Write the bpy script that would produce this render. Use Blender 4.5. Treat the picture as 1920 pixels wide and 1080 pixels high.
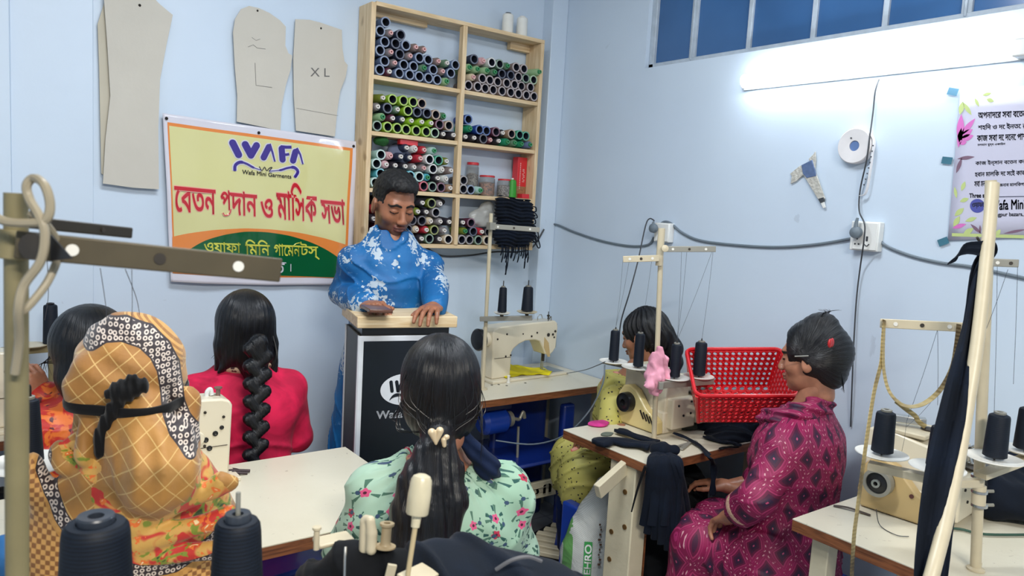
import bpy, math, random
import numpy as np
from math import sin, cos, pi, radians, atan2, sqrt, exp
from mathutils import Vector, Matrix, Euler

for _o in list(bpy.data.objects):
    bpy.data.objects.remove(_o)
SC = bpy.context.scene
COL = SC.collection
rnd = random.Random(7)

# ------------------------------------------------------------------ camera
FPX, HEAD, PITCH, ROLL, CZ = 1400.0, 36.9, -6.0, 3.3, 1.55
_h, _p, _r = radians(HEAD), radians(PITCH), radians(ROLL)
FW = np.array([sin(_h) * cos(_p), cos(_h) * cos(_p), sin(_p)])
_r0 = np.array([cos(_h), -sin(_h), 0.0])
_u0 = np.cross(_r0, FW)
UP = _u0 * cos(_r) - _r0 * sin(_r)
RT = _r0 * cos(_r) + _u0 * sin(_r)
CP = np.array([0.0, 0.0, CZ])
cam_data = bpy.data.cameras.new('camera')
cam = bpy.data.objects.new('camera', cam_data)
COL.objects.link(cam)
_m = Matrix(((RT[0], UP[0], -FW[0], 0), (RT[1], UP[1], -FW[1], 0), (RT[2], UP[2], -FW[2], CZ), (0, 0, 0, 1)))
cam.matrix_world = _m
cam_data.sensor_width = 36.0
cam_data.lens = 36.0 * FPX / 1920.0
cam_data.clip_start = 0.02
cam_data.dof.use_dof = True
cam_data.dof.focus_distance = 2.6
cam_data.dof.aperture_fstop = 9.0
SC.camera = cam

# ------------------------------------------------------------------ world, lights, exposure
SC.view_settings.view_transform = 'Standard'
SC.view_settings.look = 'None'
SC.view_settings.gamma = 1.0
SC.view_settings.use_curve_mapping = False
SC.view_settings.exposure = 0.0
W = bpy.data.worlds.new('night_outside')
SC.world = W
W.use_nodes = True
W.node_tree.nodes['Background'].inputs[0].default_value = (0.02, 0.07, 0.22, 1)
W.node_tree.nodes['Background'].inputs[1].default_value = 0.6


def area_light(name, loc, aim, sx, sy, power, color):
    d = bpy.data.lights.new(name, 'AREA')
    d.shape = 'RECTANGLE'
    d.size, d.size_y = sx, sy
    d.energy = power
    d.color = color
    o = bpy.data.objects.new(name, d)
    COL.objects.link(o)
    o.location = loc
    v = Vector(aim) - Vector(loc)
    o.rotation_euler = v.to_track_quat('-Z', 'Y').to_euler()
    return o


# the room's lamps: LED battens on the ceiling (above and behind the photographer)
area_light('ceiling_lamp_light', (0.85, 1.40, 2.86), (0.95, 1.55, 0), 1.15, 0.12, 39, (0.90, 0.95, 1.0))
area_light('ceiling_lamp_light', (0.1, -1.2, 2.86), (0.5, -0.2, 0), 1.15, 0.12, 88, (1.0, 0.94, 0.84))
TUBE_EMIT = 16.0


# ------------------------------------------------------------------ pixel rays onto true planes / distances
def ray(px, py):
    return FW + RT * (px - 960) / FPX - UP * (py - 540) / FPX


def atD(px, py, d): return CP + ray(px, py) * d
def atZ(px, py, z): q = ray(px, py); return CP + q * (z - CZ) / q[2]
def atY(px, py, y): q = ray(px, py); return CP + q * y / q[1]
def atX(px, py, x): q = ray(px, py); return CP + q * x / q[0]


WALL_Y, WALL_X = 3.10, 2.53

# ------------------------------------------------------------------ materials
MATS = {}


def srgb(r, g, b):
    def f(c):
        c = c / 255.0
        return c / 12.92 if c <= 0.04045 else ((c + 0.055) / 1.055) ** 2.4
    return (f(r), f(g), f(b), 1.0)


def new_mat(name):
    m = bpy.data.materials.new(name)
    m.use_nodes = True
    nt = m.node_tree
    b = nt.nodes['Principled BSDF']
    return m, nt, b


def coord(nt, kind='Object'):
    return nt.nodes.new('ShaderNodeTexCoord').outputs[kind]


def mat(name, rgb, rough=0.5, metal=0.0, var=0.06, vscale=20.0, bump=0.0, bscale=60.0, sheen=0.0, coat=0.0, stretch=(1, 1, 1), trans=0.0, alpha=1.0, spec=0.5):
    """plain procedural material: base colour with a little noise mottling and bump"""
    if name in MATS:
        return MATS[name]
    m, nt, b = new_mat(name)
    L = nt.links
    tc = coord(nt)
    mp = nt.nodes.new('ShaderNodeMapping')
    mp.inputs['Scale'].default_value = stretch
    L.new(tc, mp.inputs[0])
    nz = nt.nodes.new('ShaderNodeTexNoise')
    nz.inputs['Scale'].default_value = vscale
    nz.inputs['Detail'].default_value = 4
    L.new(mp.outputs[0], nz.inputs[0])
    mx = nt.nodes.new('ShaderNodeMix')
    mx.data_type = 'RGBA'
    c = srgb(*rgb)
    mx.inputs[6].default_value = tuple(max(0, x * (1 - var * 2)) for x in c[:3]) + (1,)
    mx.inputs[7].default_value = tuple(min(1, x * (1 + var * 2)) for x in c[:3]) + (1,)
    L.new(nz.outputs[0], mx.inputs[0])
    L.new(mx.outputs[2], b.inputs['Base Color'])
    b.inputs['Roughness'].default_value = rough
    b.inputs['Metallic'].default_value = metal
    b.inputs['Sheen Weight'].default_value = sheen
    b.inputs['Coat Weight'].default_value = coat
    b.inputs['Transmission Weight'].default_value = trans
    b.inputs['Alpha'].default_value = alpha
    b.inputs['Specular IOR Level'].default_value = spec
    if bump > 0:
        n2 = nt.nodes.new('ShaderNodeTexNoise')
        n2.inputs['Scale'].default_value = bscale
        n2.inputs['Detail'].default_value = 5
        L.new(mp.outputs[0], n2.inputs[0])
        bp = nt.nodes.new('ShaderNodeBump')
        bp.inputs['Strength'].default_value = bump
        bp.inputs['Distance'].default_value = 0.01
        L.new(n2.outputs[0], bp.inputs['Height'])
        L.new(bp.outputs[0], b.inputs['Normal'])
    MATS[name] = m
    return m


class E:
    """tiny expression wrapper over math nodes"""
    def __init__(s, nt, out): s.nt, s.o = nt, out

    def _op(s, op, *a, clamp=False):
        n = s.nt.nodes.new('ShaderNodeMath')
        n.operation = op
        n.use_clamp = clamp
        for i, v in enumerate((s,) + a):
            if isinstance(v, E):
                s.nt.links.new(v.o, n.inputs[i])
            else:
                n.inputs[i].default_value = v
        return E(s.nt, n.outputs[0])

    def __add__(s, a): return s._op('ADD', a)
    def __sub__(s, a): return s._op('SUBTRACT', a)
    def __mul__(s, a): return s._op('MULTIPLY', a)
    def __truediv__(s, a): return s._op('DIVIDE', a)
    def __lt__(s, a): return s._op('LESS_THAN', a)
    def __gt__(s, a): return s._op('GREATER_THAN', a)
    def sin(s): return s._op('SINE')
    def cos(s): return s._op('COSINE')
    def abs(s): return s._op('ABSOLUTE')
    def frac(s): return s._op('FRACT')
    def floor(s): return s._op('FLOOR')
    def sqrt(s): return s._op('SQRT')
    def atan2(s, a): return s._op('ARCTAN2', a)
    def mn(s, a): return s._op('MINIMUM', a)
    def mx(s, a): return s._op('MAXIMUM', a)
    def pp(s, a): return s._op('PINGPONG', a)

    def step(s, a, w):   # smooth 0..1 as value passes a, width w
        n = s.nt.nodes.new('ShaderNodeMapRange')
        n.interpolation_type = 'SMOOTHSTEP'
        s.nt.links.new(s.o, n.inputs[0])
        n.inputs[1].default_value = a - w / 2
        n.inputs[2].default_value = a + w / 2
        return E(s.nt, n.outputs[0])


def val(nt, v):
    n = nt.nodes.new('ShaderNodeValue')
    n.outputs[0].default_value = v
    return E(nt, n.outputs[0])


def sepxyz(nt, vec):
    n = nt.nodes.new('ShaderNodeSeparateXYZ')
    nt.links.new(vec, n.inputs[0])
    return [E(nt, n.outputs[i]) for i in range(3)]


def attr(nt, name):
    n = nt.nodes.new('ShaderNodeAttribute')
    n.attribute_name = name
    return n


def noise(nt, vec, scale, detail=3, dist=0.0):
    n = nt.nodes.new('ShaderNodeTexNoise')
    n.inputs['Scale'].default_value = scale
    n.inputs['Detail'].default_value = detail
    n.inputs['Distortion'].default_value = dist
    if vec is not None:
        nt.links.new(vec, n.inputs[0])
    return E(nt, n.outputs[0])


def combine(nt, x, y, z):
    n = nt.nodes.new('ShaderNodeCombineXYZ')
    for i, v in enumerate((x, y, z)):
        if isinstance(v, E):
            nt.links.new(v.o, n.inputs[i])
        else:
            n.inputs[i].default_value = v
    return n.outputs[0]


def mixc(nt, fac, a, b):
    n = nt.nodes.new('ShaderNodeMix')
    n.data_type = 'RGBA'
    if isinstance(fac, E):
        nt.links.new(fac.o, n.inputs[0])
    else:
        n.inputs[0].default_value = fac
    for i, v in ((6, a), (7, b)):
        if isinstance(v, tuple):
            n.inputs[i].default_value = v
        else:
            nt.links.new(v, n.inputs[i])
    return n.outputs[2]


def bump_to(nt, b, h, strength=0.3, dist=0.01):
    bp = nt.nodes.new('ShaderNodeBump')
    bp.inputs['Strength'].default_value = strength
    bp.inputs['Distance'].default_value = dist
    nt.links.new(h.o, bp.inputs['Height'])
    nt.links.new(bp.outputs[0], b.inputs['Normal'])


def wood_mat(name, c1, c2, scale=(3, 30, 30), rough=0.6, knots=0.0):
    if name in MATS:
        return MATS[name]
    m, nt, b = new_mat(name)
    mp = nt.nodes.new('ShaderNodeMapping')
    mp.inputs['Scale'].default_value = scale
    nt.links.new(coord(nt), mp.inputs[0])
    f = noise(nt, mp.outputs[0], 1.6, 6, 1.2)
    g = noise(nt, mp.outputs[0], 6.0, 3, 0.3)
    k = (f * 0.7 + g * 0.3).step(0.5, 0.35)
    col = mixc(nt, k, srgb(*c1), srgb(*c2))
    if knots:
        kn = noise(nt, coord(nt), 9, 1)
        col = mixc(nt, kn.step(0.72, 0.06) * knots, col, srgb(110, 72, 40))
    nt.links.new(col, b.inputs['Base Color'])
    b.inputs['Roughness'].default_value = rough
    bump_to(nt, b, f, 0.15)
    MATS[name] = m
    return m


# ------------------------------------------------------------------ mesh collecting
class MB:
    def __init__(s):
        s.v, s.f, s.mi = [], [], []
        s.cur = 0

    def add(s, vs, fs):
        o = len(s.v)
        s.v += [tuple(map(float, q)) for q in vs]
        s.f += [tuple(i + o for i in q) for q in fs]
        s.mi += [s.cur] * len(fs)
        return s

    def box(s, c, size, rot=None):
        hx, hy, hz = [q / 2 for q in size]
        vs = [Vector((x, y, z)) for x in (-hx, hx) for y in (-hy, hy) for z in (-hz, hz)]
        if rot is not None:
            R = rot if isinstance(rot, Matrix) else Euler(rot).to_matrix()
            vs = [R @ q for q in vs]
        vs = [q + Vector(c) for q in vs]
        return s.add(vs, [(0, 1, 3, 2), (4, 6, 7, 5), (0, 4, 5, 1), (2, 3, 7, 6), (0, 2, 6, 4), (1, 5, 7, 3)])

    def bx(s, x0, x1, y0, y1, z0, z1):
        return s.box(((x0 + x1) / 2, (y0 + y1) / 2, (z0 + z1) / 2), (abs(x1 - x0), abs(y1 - y0), abs(z1 - z0)))

    def bar(s, p, q, w, t, side=None):
        """rectangular bar from p to q: width w along side vector, thickness t"""
        p, q = Vector(p), Vector(q)
        d = (q - p).normalized()
        sd = Vector(side) if side is not None else (Vector((0, 0, 1)) if abs(d.z) < 0.9 else Vector((1, 0, 0)))
        a = (sd - d * sd.dot(d)).normalized()
        b = d.cross(a)
        vs = []
        for e in (p, q):
            for i, j in ((-1, -1), (1, -1), (1, 1), (-1, 1)):
                vs.append(e + a * (w / 2 * i) + b * (t / 2 * j))
        return s.add(vs, [(3, 2, 1, 0), (4, 5, 6, 7), (0, 1, 5, 4), (1, 2, 6, 5), (2, 3, 7, 6), (3, 0, 4, 7)])

    def lathe(s, prof, o=(0, 0, 0), ax=(0, 0, 1), n=24, closed=False):
        """prof: list of (radius, height) along axis ax from o"""
        o, ax = Vector(o), Vector(ax).normalized()
        t = Vector((1, 0, 0)) if abs(ax.x) < 0.9 else Vector((0, 1, 0))
        a = ax.cross(t).normalized()
        b = ax.cross(a)
        vs, fs = [], []
        for r, h in prof:
            for i in range(n):
                g = 2 * pi * i / n
                vs.append(o + ax * h + (a * cos(g) + b * sin(g)) * r)
        for k in range(len(prof) - 1):
            for i in range(n):
                j = (i + 1) % n
                fs.append((k * n + i, k * n + j, (k + 1) * n + j, (k + 1) * n + i))
        if not closed:
            fs.append(tuple(range(n - 1, -1, -1)))
            fs.append(tuple((len(prof) - 1) * n + i for i in range(n)))
        else:
            k = len(prof) - 1
            for i in range(n):
                j = (i + 1) % n
                fs.append((k * n + i, k * n + j, j, i))
        return s.add(vs, fs)

    def cyl(s, p, q, r, r2=None, n=16):
        p, q = Vector(p), Vector(q)
        return s.lathe([(r, 0), (r if r2 is None else r2, (q - p).length)], p, q - p, n)

    def tube(s, pts, r, n=8, smooth=True, flat=None):
        """tube along a smoothed polyline; flat=(w,t) makes it a ribbon"""
        P = [Vector(q) for q in pts]
        if smooth and len(P) > 2:
            out = []
            for i in range(len(P) - 1):
                p0, p1, p2, p3 = P[max(0, i - 1)], P[i], P[i + 1], P[min(len(P) - 1, i + 2)]
                m_ = 6
                for k in range(m_):
                    t = k / m_
                    out.append(0.5 * ((2 * p1) + (p2 - p0) * t + (2 * p0 - 5 * p1 + 4 * p2 - p3) * t * t + (3 * p1 - p0 - 3 * p2 + p3) * t ** 3))
            out.append(P[-1])
            P = out
        N = len(P)
        rad = r if callable(r) else (lambda t: r)
        d0 = (P[1] - P[0]).normalized()
        nv = Vector((0, 0, 1)) if abs(d0.z) < 0.9 else Vector((1, 0, 0))
        vs, fs = [], []
        for i in range(N):
            d = (P[min(N - 1, i + 1)] - P[max(0, i - 1)]).normalized()
            nv = (nv - d * nv.dot(d))
            nv = nv.normalized() if nv.length > 1e-6 else d.orthogonal().normalized()
            bv = d.cross(nv)
            rr = rad(i / (N - 1))
            for k in range(n):
                g = 2 * pi * (k + 0.5) / n
                if flat:
                    vs.append(P[i] + nv * cos(g) * flat[0] * rr + bv * sin(g) * flat[1] * rr)
                else:
                    vs.append(P[i] + (nv * cos(g) + bv * sin(g)) * rr)
        for i in range(N - 1):
            for k in range(n):
                j = (k + 1) % n
                fs.append((i * n + k, i * n + j, (i + 1) * n + j, (i + 1) * n + k))
        fs.append(tuple(range(n - 1, -1, -1)))
        fs.append(tuple((N - 1) * n + k for k in range(n)))
        return s.add(vs, fs)

    def prism(s, poly, o, u, v, t):
        """2D polygon extruded by vector t; o origin, u/v axes"""
        o, u, v, t = Vector(o), Vector(u), Vector(v), Vector(t)
        n = len(poly)
        vs = [o + u * a + v * b for a, b in poly] + [o + u * a + v * b + t for a, b in poly]
        fs = [tuple(range(n - 1, -1, -1)), tuple(range(n, 2 * n))]
        fs += [(i, (i + 1) % n, (i + 1) % n + n, i + n) for i in range(n)]
        return s.add(vs, fs)

    def grid(s, P, closed_u=False):
        """P[i][j] points -> quads"""
        nu, nv = len(P), len(P[0])
        vs = [q for row in P for q in row]
        fs = []
        for i in range(nu - (0 if closed_u else 1)):
            for j in range(nv - 1):
                a = i * nv + j
                b = ((i + 1) % nu) * nv + j
                fs.append((a, a + 1, b + 1, b))
        return s.add(vs, fs)

    def sphere(s, c, r, n=12, m=8):
        if not hasattr(r, '__len__'):
            r = (r, r, r)
        vs = [(c[0] + r[0] * sin(pi * j / m) * cos(2 * pi * i / n), c[1] + r[1] * sin(pi * j / m) * sin(2 * pi * i / n), c[2] + r[2] * cos(pi * j / m)) for j in range(m + 1) for i in range(n)]
        fs = [(j * n + i, (j + 1) * n + i, (j + 1) * n + (i + 1) % n, j * n + (i + 1) % n) for j in range(m) for i in range(n)]
        return s.add(vs, fs)

    def build(s, name, mats, parent=None, bevel=0.0, smooth=True, solid=0.0, subsurf=0, angle=35):
        me = bpy.data.meshes.new(name)
        me.from_pydata(s.v, [], s.f)
        me.update()
        if not isinstance(mats, (list, tuple)):
            mats = [mats]
        for m_ in mats:
            me.materials.append(m_)
        if len(mats) > 1:
            me.polygons.foreach_set('material_index', s.mi)
        o = bpy.data.objects.new(name, me)
        COL.objects.link(o)
        if parent is not None:
            o.parent = parent
        if smooth:
            me.polygons.foreach_set('use_smooth', [True] * len(me.polygons))
            try:
                me.set_sharp_from_angle(angle=radians(angle))
            except Exception:
                pass
        if solid:
            q = o.modifiers.new('solid', 'SOLIDIFY')
            q.thickness = solid
            q.offset = 0
        if bevel:
            q = o.modifiers.new('bevel', 'BEVEL')
            q.width = bevel
            q.segments = 2
            q.limit_method = 'ANGLE'
            q.angle_limit = radians(40)
        if subsurf:
            q = o.modifiers.new('sub', 'SUBSURF')
            q.levels = q.render_levels = subsurf
        return o


def tag(o, label=None, cat=None, group=None, kind=None):
    if label: o['label'] = label
    if cat: o['category'] = cat
    if group: o['group'] = group
    if kind: o['kind'] = kind
    return o


def thing(name, label, cat, loc=(0, 0, 0), rotz=0.0, group=None):
    o = bpy.data.objects.new(name, None)
    COL.objects.link(o)
    o.location = loc
    o.rotation_euler = (0, 0, rotz)
    o.empty_display_size = 0.05
    return tag(o, label, cat, group)


def children_of(o):
    return [c for c in bpy.data.objects if c.parent == o]


def copy_tree(o, parent=None, kids=None):
    c = o.copy()
    COL.objects.link(c)
    c.parent = parent
    for ch in (kids[o.name] if kids and o.name in kids else o.children):
        copy_tree(ch, c, kids)
    return c


# ------------------------------------------------------------------ lettering: any script, filled by scanlines (robust to overlapping contours)
_GL = {}


def glyph_runs(text, rows=110):
    if text in _GL:
        return _GL[text]
    cu = bpy.data.curves.new('t', 'FONT')
    cu.body = text
    cu.size = 1
    cu.fill_mode = 'NONE'
    cu.resolution_u = 6
    o = bpy.data.objects.new('t', cu)
    COL.objects.link(o)
    dg = bpy.context.evaluated_depsgraph_get()
    dg.update()
    me = o.evaluated_get(dg).to_mesh()
    V = [(q.co.x, q.co.y) for q in me.vertices]
    Ed = [(e.vertices[0], e.vertices[1]) for e in me.edges]
    o.evaluated_get(dg).to_mesh_clear()
    bpy.data.objects.remove(o)
    V = np.array(V)
    A = np.array([V[a] for a, b in Ed])
    B = np.array([V[b] for a, b in Ed])
    y0, y1 = V[:, 1].min(), V[:, 1].max()
    x0, x1 = V[:, 0].min(), V[:, 0].max()
    h = (y1 - y0) / rows
    runs = []
    # orient edges consistently: walk order in the mesh already follows each contour
    for r in range(rows):
        y = y0 + (r + 0.5) * h
        up = (A[:, 1] <= y) & (B[:, 1] > y)
        dn = (B[:, 1] <= y) & (A[:, 1] > y)
        idx = np.where(up | dn)[0]
        xs = []
        for i in idx:
            t = (y - A[i, 1]) / (B[i, 1] - A[i, 1])
            xs.append((A[i, 0] + t * (B[i, 0] - A[i, 0]), 1 if up[i] else -1))
        xs.sort()
        w, st = 0, None
        for x, s_ in xs:
            if w == 0:
                st = x
            w += s_
            if w == 0:
                runs.append((st, x, y - h * 0.55, y + h * 0.55))
    _GL[text] = (runs, (x0, x1, y0, y1))
    return _GL[text]


def letter(mb, text, p0, p1, ptop, grow=0.0, rows=110, fn=None, base=None):
    """lay text so its ink spans p0->p1 along the foot line and p0->ptop in height; fn maps points"""
    runs, (x0, x1, y0, y1) = glyph_runs(text, rows)
    p0, p1, pt = Vector(p0), Vector(p1), Vector(ptop)
    u, v = (p1 - p0) / (x1 - x0), (pt - p0) / (y1 - y0)
    g = grow
    vs, fs = [], []
    for a, b, c, d in runs:
        k = len(vs)
        for x, y in ((a - g, c - g), (b + g, c - g), (b + g, d + g), (a - g, d + g)):
            q = p0 + u * (x - x0) + v * (y - y0)
            vs.append(fn(q) if fn else q)
        fs.append((k, k + 1, k + 2, k + 3))
    mb.add(vs, fs)


# ------------------------------------------------------------------ implicit surfaces (people, cloth) meshed by surface nets
def fnoise(X, Y, Z, f, seed=0.0):
    s = seed * 1.7
    a = np.sin(X * f + 1.3 * np.sin(Y * f * 0.7 + s) + s) + np.sin(Y * f * 1.1 + 1.7 * np.sin(Z * f * 0.8 + s * 2) + 2 * s) + np.sin(Z * f * 0.9 + 1.5 * np.sin(X * f * 0.9 - s) - s)
    return a / 3.0


class Field:
    def __init__(s, lo, hi, h):
        s.lo, s.h = np.array(lo, float), h
        s.n = [int(math.ceil((hi[i] - lo[i]) / h)) + 1 for i in range(3)]
        s.ax = [(lo[i] + h * np.arange(s.n[i])).astype(np.float32) for i in range(3)]
        s.D = np.full(s.n, 0.06, np.float32)

    def block(s, lo, hi):
        sl, A = [], []
        for i in range(3):
            a = max(0, int((lo[i] - s.lo[i]) / s.h))
            b = min(s.n[i], int((hi[i] - s.lo[i]) / s.h) + 2)
            if b <= a:
                return None, None
            sl.append(slice(a, b))
            A.append(s.ax[i][a:b])
        X, Y, Z = A[0][:, None, None], A[1][None, :, None], A[2][None, None, :]
        return tuple(sl), (X, Y, Z)

    def comb(s, sl, d, k, op):
        D = s.D[sl]
        if op == 'u':
            if k > 0:
                h = np.clip(0.5 + 0.5 * (D - d) / k, 0, 1)
                s.D[sl] = D * (1 - h) + d * h - k * h * (1 - h)
            else:
                s.D[sl] = np.minimum(D, d)
        elif op == 's':
            d = -d
            if k > 0:
                h = np.clip(0.5 - 0.5 * (D - d) / k, 0, 1)
                s.D[sl] = D * (1 - h) + d * h + k * h * (1 - h)
            else:
                s.D[sl] = np.maximum(D, d)
        elif op == 'i':
            s.D[sl] = np.maximum(D, d)

    def ell(s, c, r, k=0.02, op='u', rot=None):
        m = max(r) + 0.05 + k
        sl, g = s.block([q - m for q in c], [q + m for q in c])
        if sl is None: return s
        X, Y, Z = g[0] - c[0], g[1] - c[1], g[2] - c[2]
        if rot is not None:
            R = np.array(Euler([radians(a) for a in rot]).to_matrix().inverted())
            X, Y, Z = (R[i, 0] * X + R[i, 1] * Y + R[i, 2] * Z for i in range(3))
        k0 = np.sqrt((X / r[0]) ** 2 + (Y / r[1]) ** 2 + (Z / r[2]) ** 2) + 1e-6
        k1 = np.sqrt((X / r[0] ** 2) ** 2 + (Y / r[1] ** 2) ** 2 + (Z / r[2] ** 2) ** 2) + 1e-6
        s.comb(sl, k0 * (k0 - 1) / k1, k, op)
        return s

    def cap(s, a, b, ra, rb, k=0.02, op='u'):
        a, b = np.array(a, float), np.array(b, float)
        m = max(ra, rb) + 0.05 + k
        sl, g = s.block(np.minimum(a, b) - m, np.maximum(a, b) + m)
        if sl is None: return s
        X, Y, Z = g[0] - a[0], g[1] - a[1], g[2] - a[2]
        d = b - a
        L = max(d @ d, 1e-9)
        t = np.clip((X * d[0] + Y * d[1] + Z * d[2]) / L, 0, 1)
        q = np.sqrt((X - t * d[0]) ** 2 + (Y - t * d[1]) ** 2 + (Z - t * d[2]) ** 2) - (ra + t * (rb - ra))
        s.comb(sl, q, k, op)
        return s

    def chain(s, pts, rs, k=0.02, op='u'):
        for i in range(len(pts) - 1):
            s.cap(pts[i], pts[i + 1], rs[i], rs[i + 1], k, op)
        return s

    def loft(s, secs, k=0.02, op='u'):
        """vertical loft: secs = [(z, cx, cy, rx, ry)] ascending in z"""
        S = np.array(secs, float)
        rmx = max(S[:, 3].max(), S[:, 4].max()) + 0.06 + k
        lo = (S[:, 1].min() - rmx, S[:, 2].min() - rmx, S[0, 0] - 0.03)
        hi = (S[:, 1].max() + rmx, S[:, 2].max() + rmx, S[-1, 0] + 0.03)
        sl, g = s.block(lo, hi)
        if sl is None: return s
        Z = g[2]
        zz = Z.ravel()
        f = [np.interp(zz, S[:, 0], S[:, i]).astype(np.float32)[None, None, :] for i in (1, 2, 3, 4)]
        x, y = (g[0] - f[0]) / f[2], (g[1] - f[1]) / f[3]
        d = (np.sqrt(x * x + y * y) - 1) * np.minimum(f[2], f[3])
        d = np.maximum(d, np.maximum(S[0, 0] - Z, Z - S[-1, 0]))
        s.comb(sl, d, k, op)
        return s

    def box(s, c, r, k=0.0, op='u', rd=0.0, rot=None):
        m = float(np.linalg.norm(r)) + 0.05 + k
        sl, g = s.block([q - m for q in c], [q + m for q in c])
        if sl is None: return s
        X, Y, Z = g[0] - c[0], g[1] - c[1], g[2] - c[2]
        if rot is not None:
            R = np.array(Euler([radians(a) for a in rot]).to_matrix().inverted())
            X, Y, Z = (R[i, 0] * X + R[i, 1] * Y + R[i, 2] * Z for i in range(3))
        qx, qy, qz = np.abs(X) - r[0] + rd, np.abs(Y) - r[1] + rd, np.abs(Z) - r[2] + rd
        d = np.sqrt(np.maximum(qx, 0) ** 2 + np.maximum(qy, 0) ** 2 + np.maximum(qz, 0) ** 2) + np.minimum(np.maximum(qx, np.maximum(qy, qz)), 0) - rd
        s.comb(sl, d, k, op)
        return s

    def offset(s, r):
        s.D -= r
        return s

    def disp(s, fn):
        """add fn(X,Y,Z) near the surface"""
        X, Y, Z = s.ax[0][:, None, None], s.ax[1][None, :, None], s.ax[2][None, None, :]
        s.D += fn(X, Y, Z).astype(np.float32)
        return s

    def mesh(s):
        D = s.D
        # close at the borders
        for i in range(3):
            a = [slice(None)] * 3
            for e in (0, -1):
                a[i] = e
                D[tuple(a)] = np.maximum(D[tuple(a)], 0.004)
        ins = D < 0
        nx, ny, nz = D.shape
        c = [ins[i:nx - 1 + i, j:ny - 1 + j, k:nz - 1 + k] for i in (0, 1) for j in (0, 1) for k in (0, 1)]
        any_ = c[0].copy(); all_ = c[0].copy()
        for q in c[1:]:
            any_ |= q
            all_ &= q
        act = any_ & ~all_
        idx = np.argwhere(act)
        if len(idx) == 0:
            return np.zeros((0, 3)), np.zeros((0, 4), int)
        vid = np.full(act.shape, -1, np.int32)
        vid[act] = np.arange(len(idx))
        P = np.zeros((len(idx), 3)); cnt = np.zeros(len(idx))
        offs = [(i, j, k) for i in (0, 1) for j in (0, 1) for k in (0, 1)]
        vals = {o: D[idx[:, 0] + o[0], idx[:, 1] + o[1], idx[:, 2] + o[2]] for o in offs}
        for o in offs:
            for ax in range(3):
                if o[ax] == 0:
                    q = list(o); q[ax] = 1; q = tuple(q)
                    a, b = vals[o], vals[q]
                    m_ = (a < 0) != (b < 0)
                    t = np.where(m_, a / np.where(m_, a - b, 1), 0)
                    w = np.array(o, float)[None, :].repeat(len(idx), 0)
                    w[:, ax] += t
                    P[m_] += w[m_]
                    cnt[m_] += 1
        P = (P / cnt[:, None] + idx) * s.h + s.lo
        faces = []
        for ax in range(3):
            u, v = (ax + 1) % 3, (ax + 2) % 3
            a = [slice(0, n_) for n_ in D.shape]; b = list(a)
            a[ax] = slice(0, D.shape[ax] - 1); b[ax] = slice(1, D.shape[ax])
            A, B = ins[tuple(a)], ins[tuple(b)]
            x = A != B
            e = np.argwhere(x)
            ok = (e[:, u] > 0) & (e[:, v] > 0) & (e[:, u] < D.shape[u] - 1) & (e[:, v] < D.shape[v] - 1)
            e = e[ok]
            flip = ~A[e[:, 0], e[:, 1], e[:, 2]]
            q = []
            for du, dv in ((-1, -1), (0, -1), (0, 0), (-1, 0)):
                c_ = e.copy(); c_[:, u] += du; c_[:, v] += dv
                q.append(vid[c_[:, 0], c_[:, 1], c_[:, 2]])
            F = np.stack(q, 1)
            F[flip] = F[flip][:, ::-1]
            faces.append(F)
        return P, np.concatenate(faces)


def raw_mesh(name, P, F, mats, parent=None, attrs=None, smooth=True, mi=None):
    me = bpy.data.meshes.new(name)
    me.vertices.add(len(P))
    me.vertices.foreach_set('co', np.asarray(P, np.float32).ravel())
    me.loops.add(len(F) * 4)
    me.loops.foreach_set('vertex_index', np.asarray(F, np.int32).ravel())
    me.polygons.add(len(F))
    me.polygons.foreach_set('loop_start', np.arange(0, len(F) * 4, 4, dtype=np.int32))
    me.polygons.foreach_set('loop_total', np.full(len(F), 4, np.int32))
    me.polygons.foreach_set('use_smooth', [smooth] * len(F))
    if not isinstance(mats, (list, tuple)):
        mats = [mats]
    for m_ in mats:
        me.materials.append(m_)
    if mi is not None:
        me.polygons.foreach_set('material_index', np.asarray(mi, np.int32))
    me.update(calc_edges=True)
    for k, a in (attrs or {}).items():
        a = np.asarray(a, np.float32)
        if a.ndim == 1:
            at = me.attributes.new(k, 'FLOAT', 'POINT')
            at.data.foreach_set('value', a)
        else:
            at = me.attributes.new(k, 'FLOAT_VECTOR', 'POINT')
            at.data.foreach_set('vector', a.ravel())
    o = bpy.data.objects.new(name, me)
    COL.objects.link(o)
    if parent is not None:
        o.parent = parent
    return o


def merge_meshes(ms):
    P, F, k = [], [], 0
    for p, f in ms:
        P.append(p); F.append(np.asarray(f) + k); k += len(p)
    return np.concatenate(P), np.concatenate(F)
# ================================================================== the room
def wall_material(name='painted_wall', c=(200, 215, 231)):
    m, nt, b = new_mat(name)
    v = coord(nt)
    big = noise(nt, v, 1.1, 4)
    fine = noise(nt, v, 14, 5)
    col = mixc(nt, big.step(0.5, 0.5), srgb(c[0] - 5, c[1] - 5, c[2] - 4), srgb(c[0] + 4, c[1] + 4, c[2] + 3))
    spot = noise(nt, v, 5.5, 6, 1.0).step(0.735, 0.03)
    col = mixc(nt, spot * 0.22, col, srgb(130, 140, 152))
    nt.links.new(col, b.inputs['Base Color'])
    b.inputs['Roughness'].default_value = 0.42
    bump_to(nt, b, fine * 0.5 + big * 1.5, 0.18, 0.012)
    return m


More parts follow.
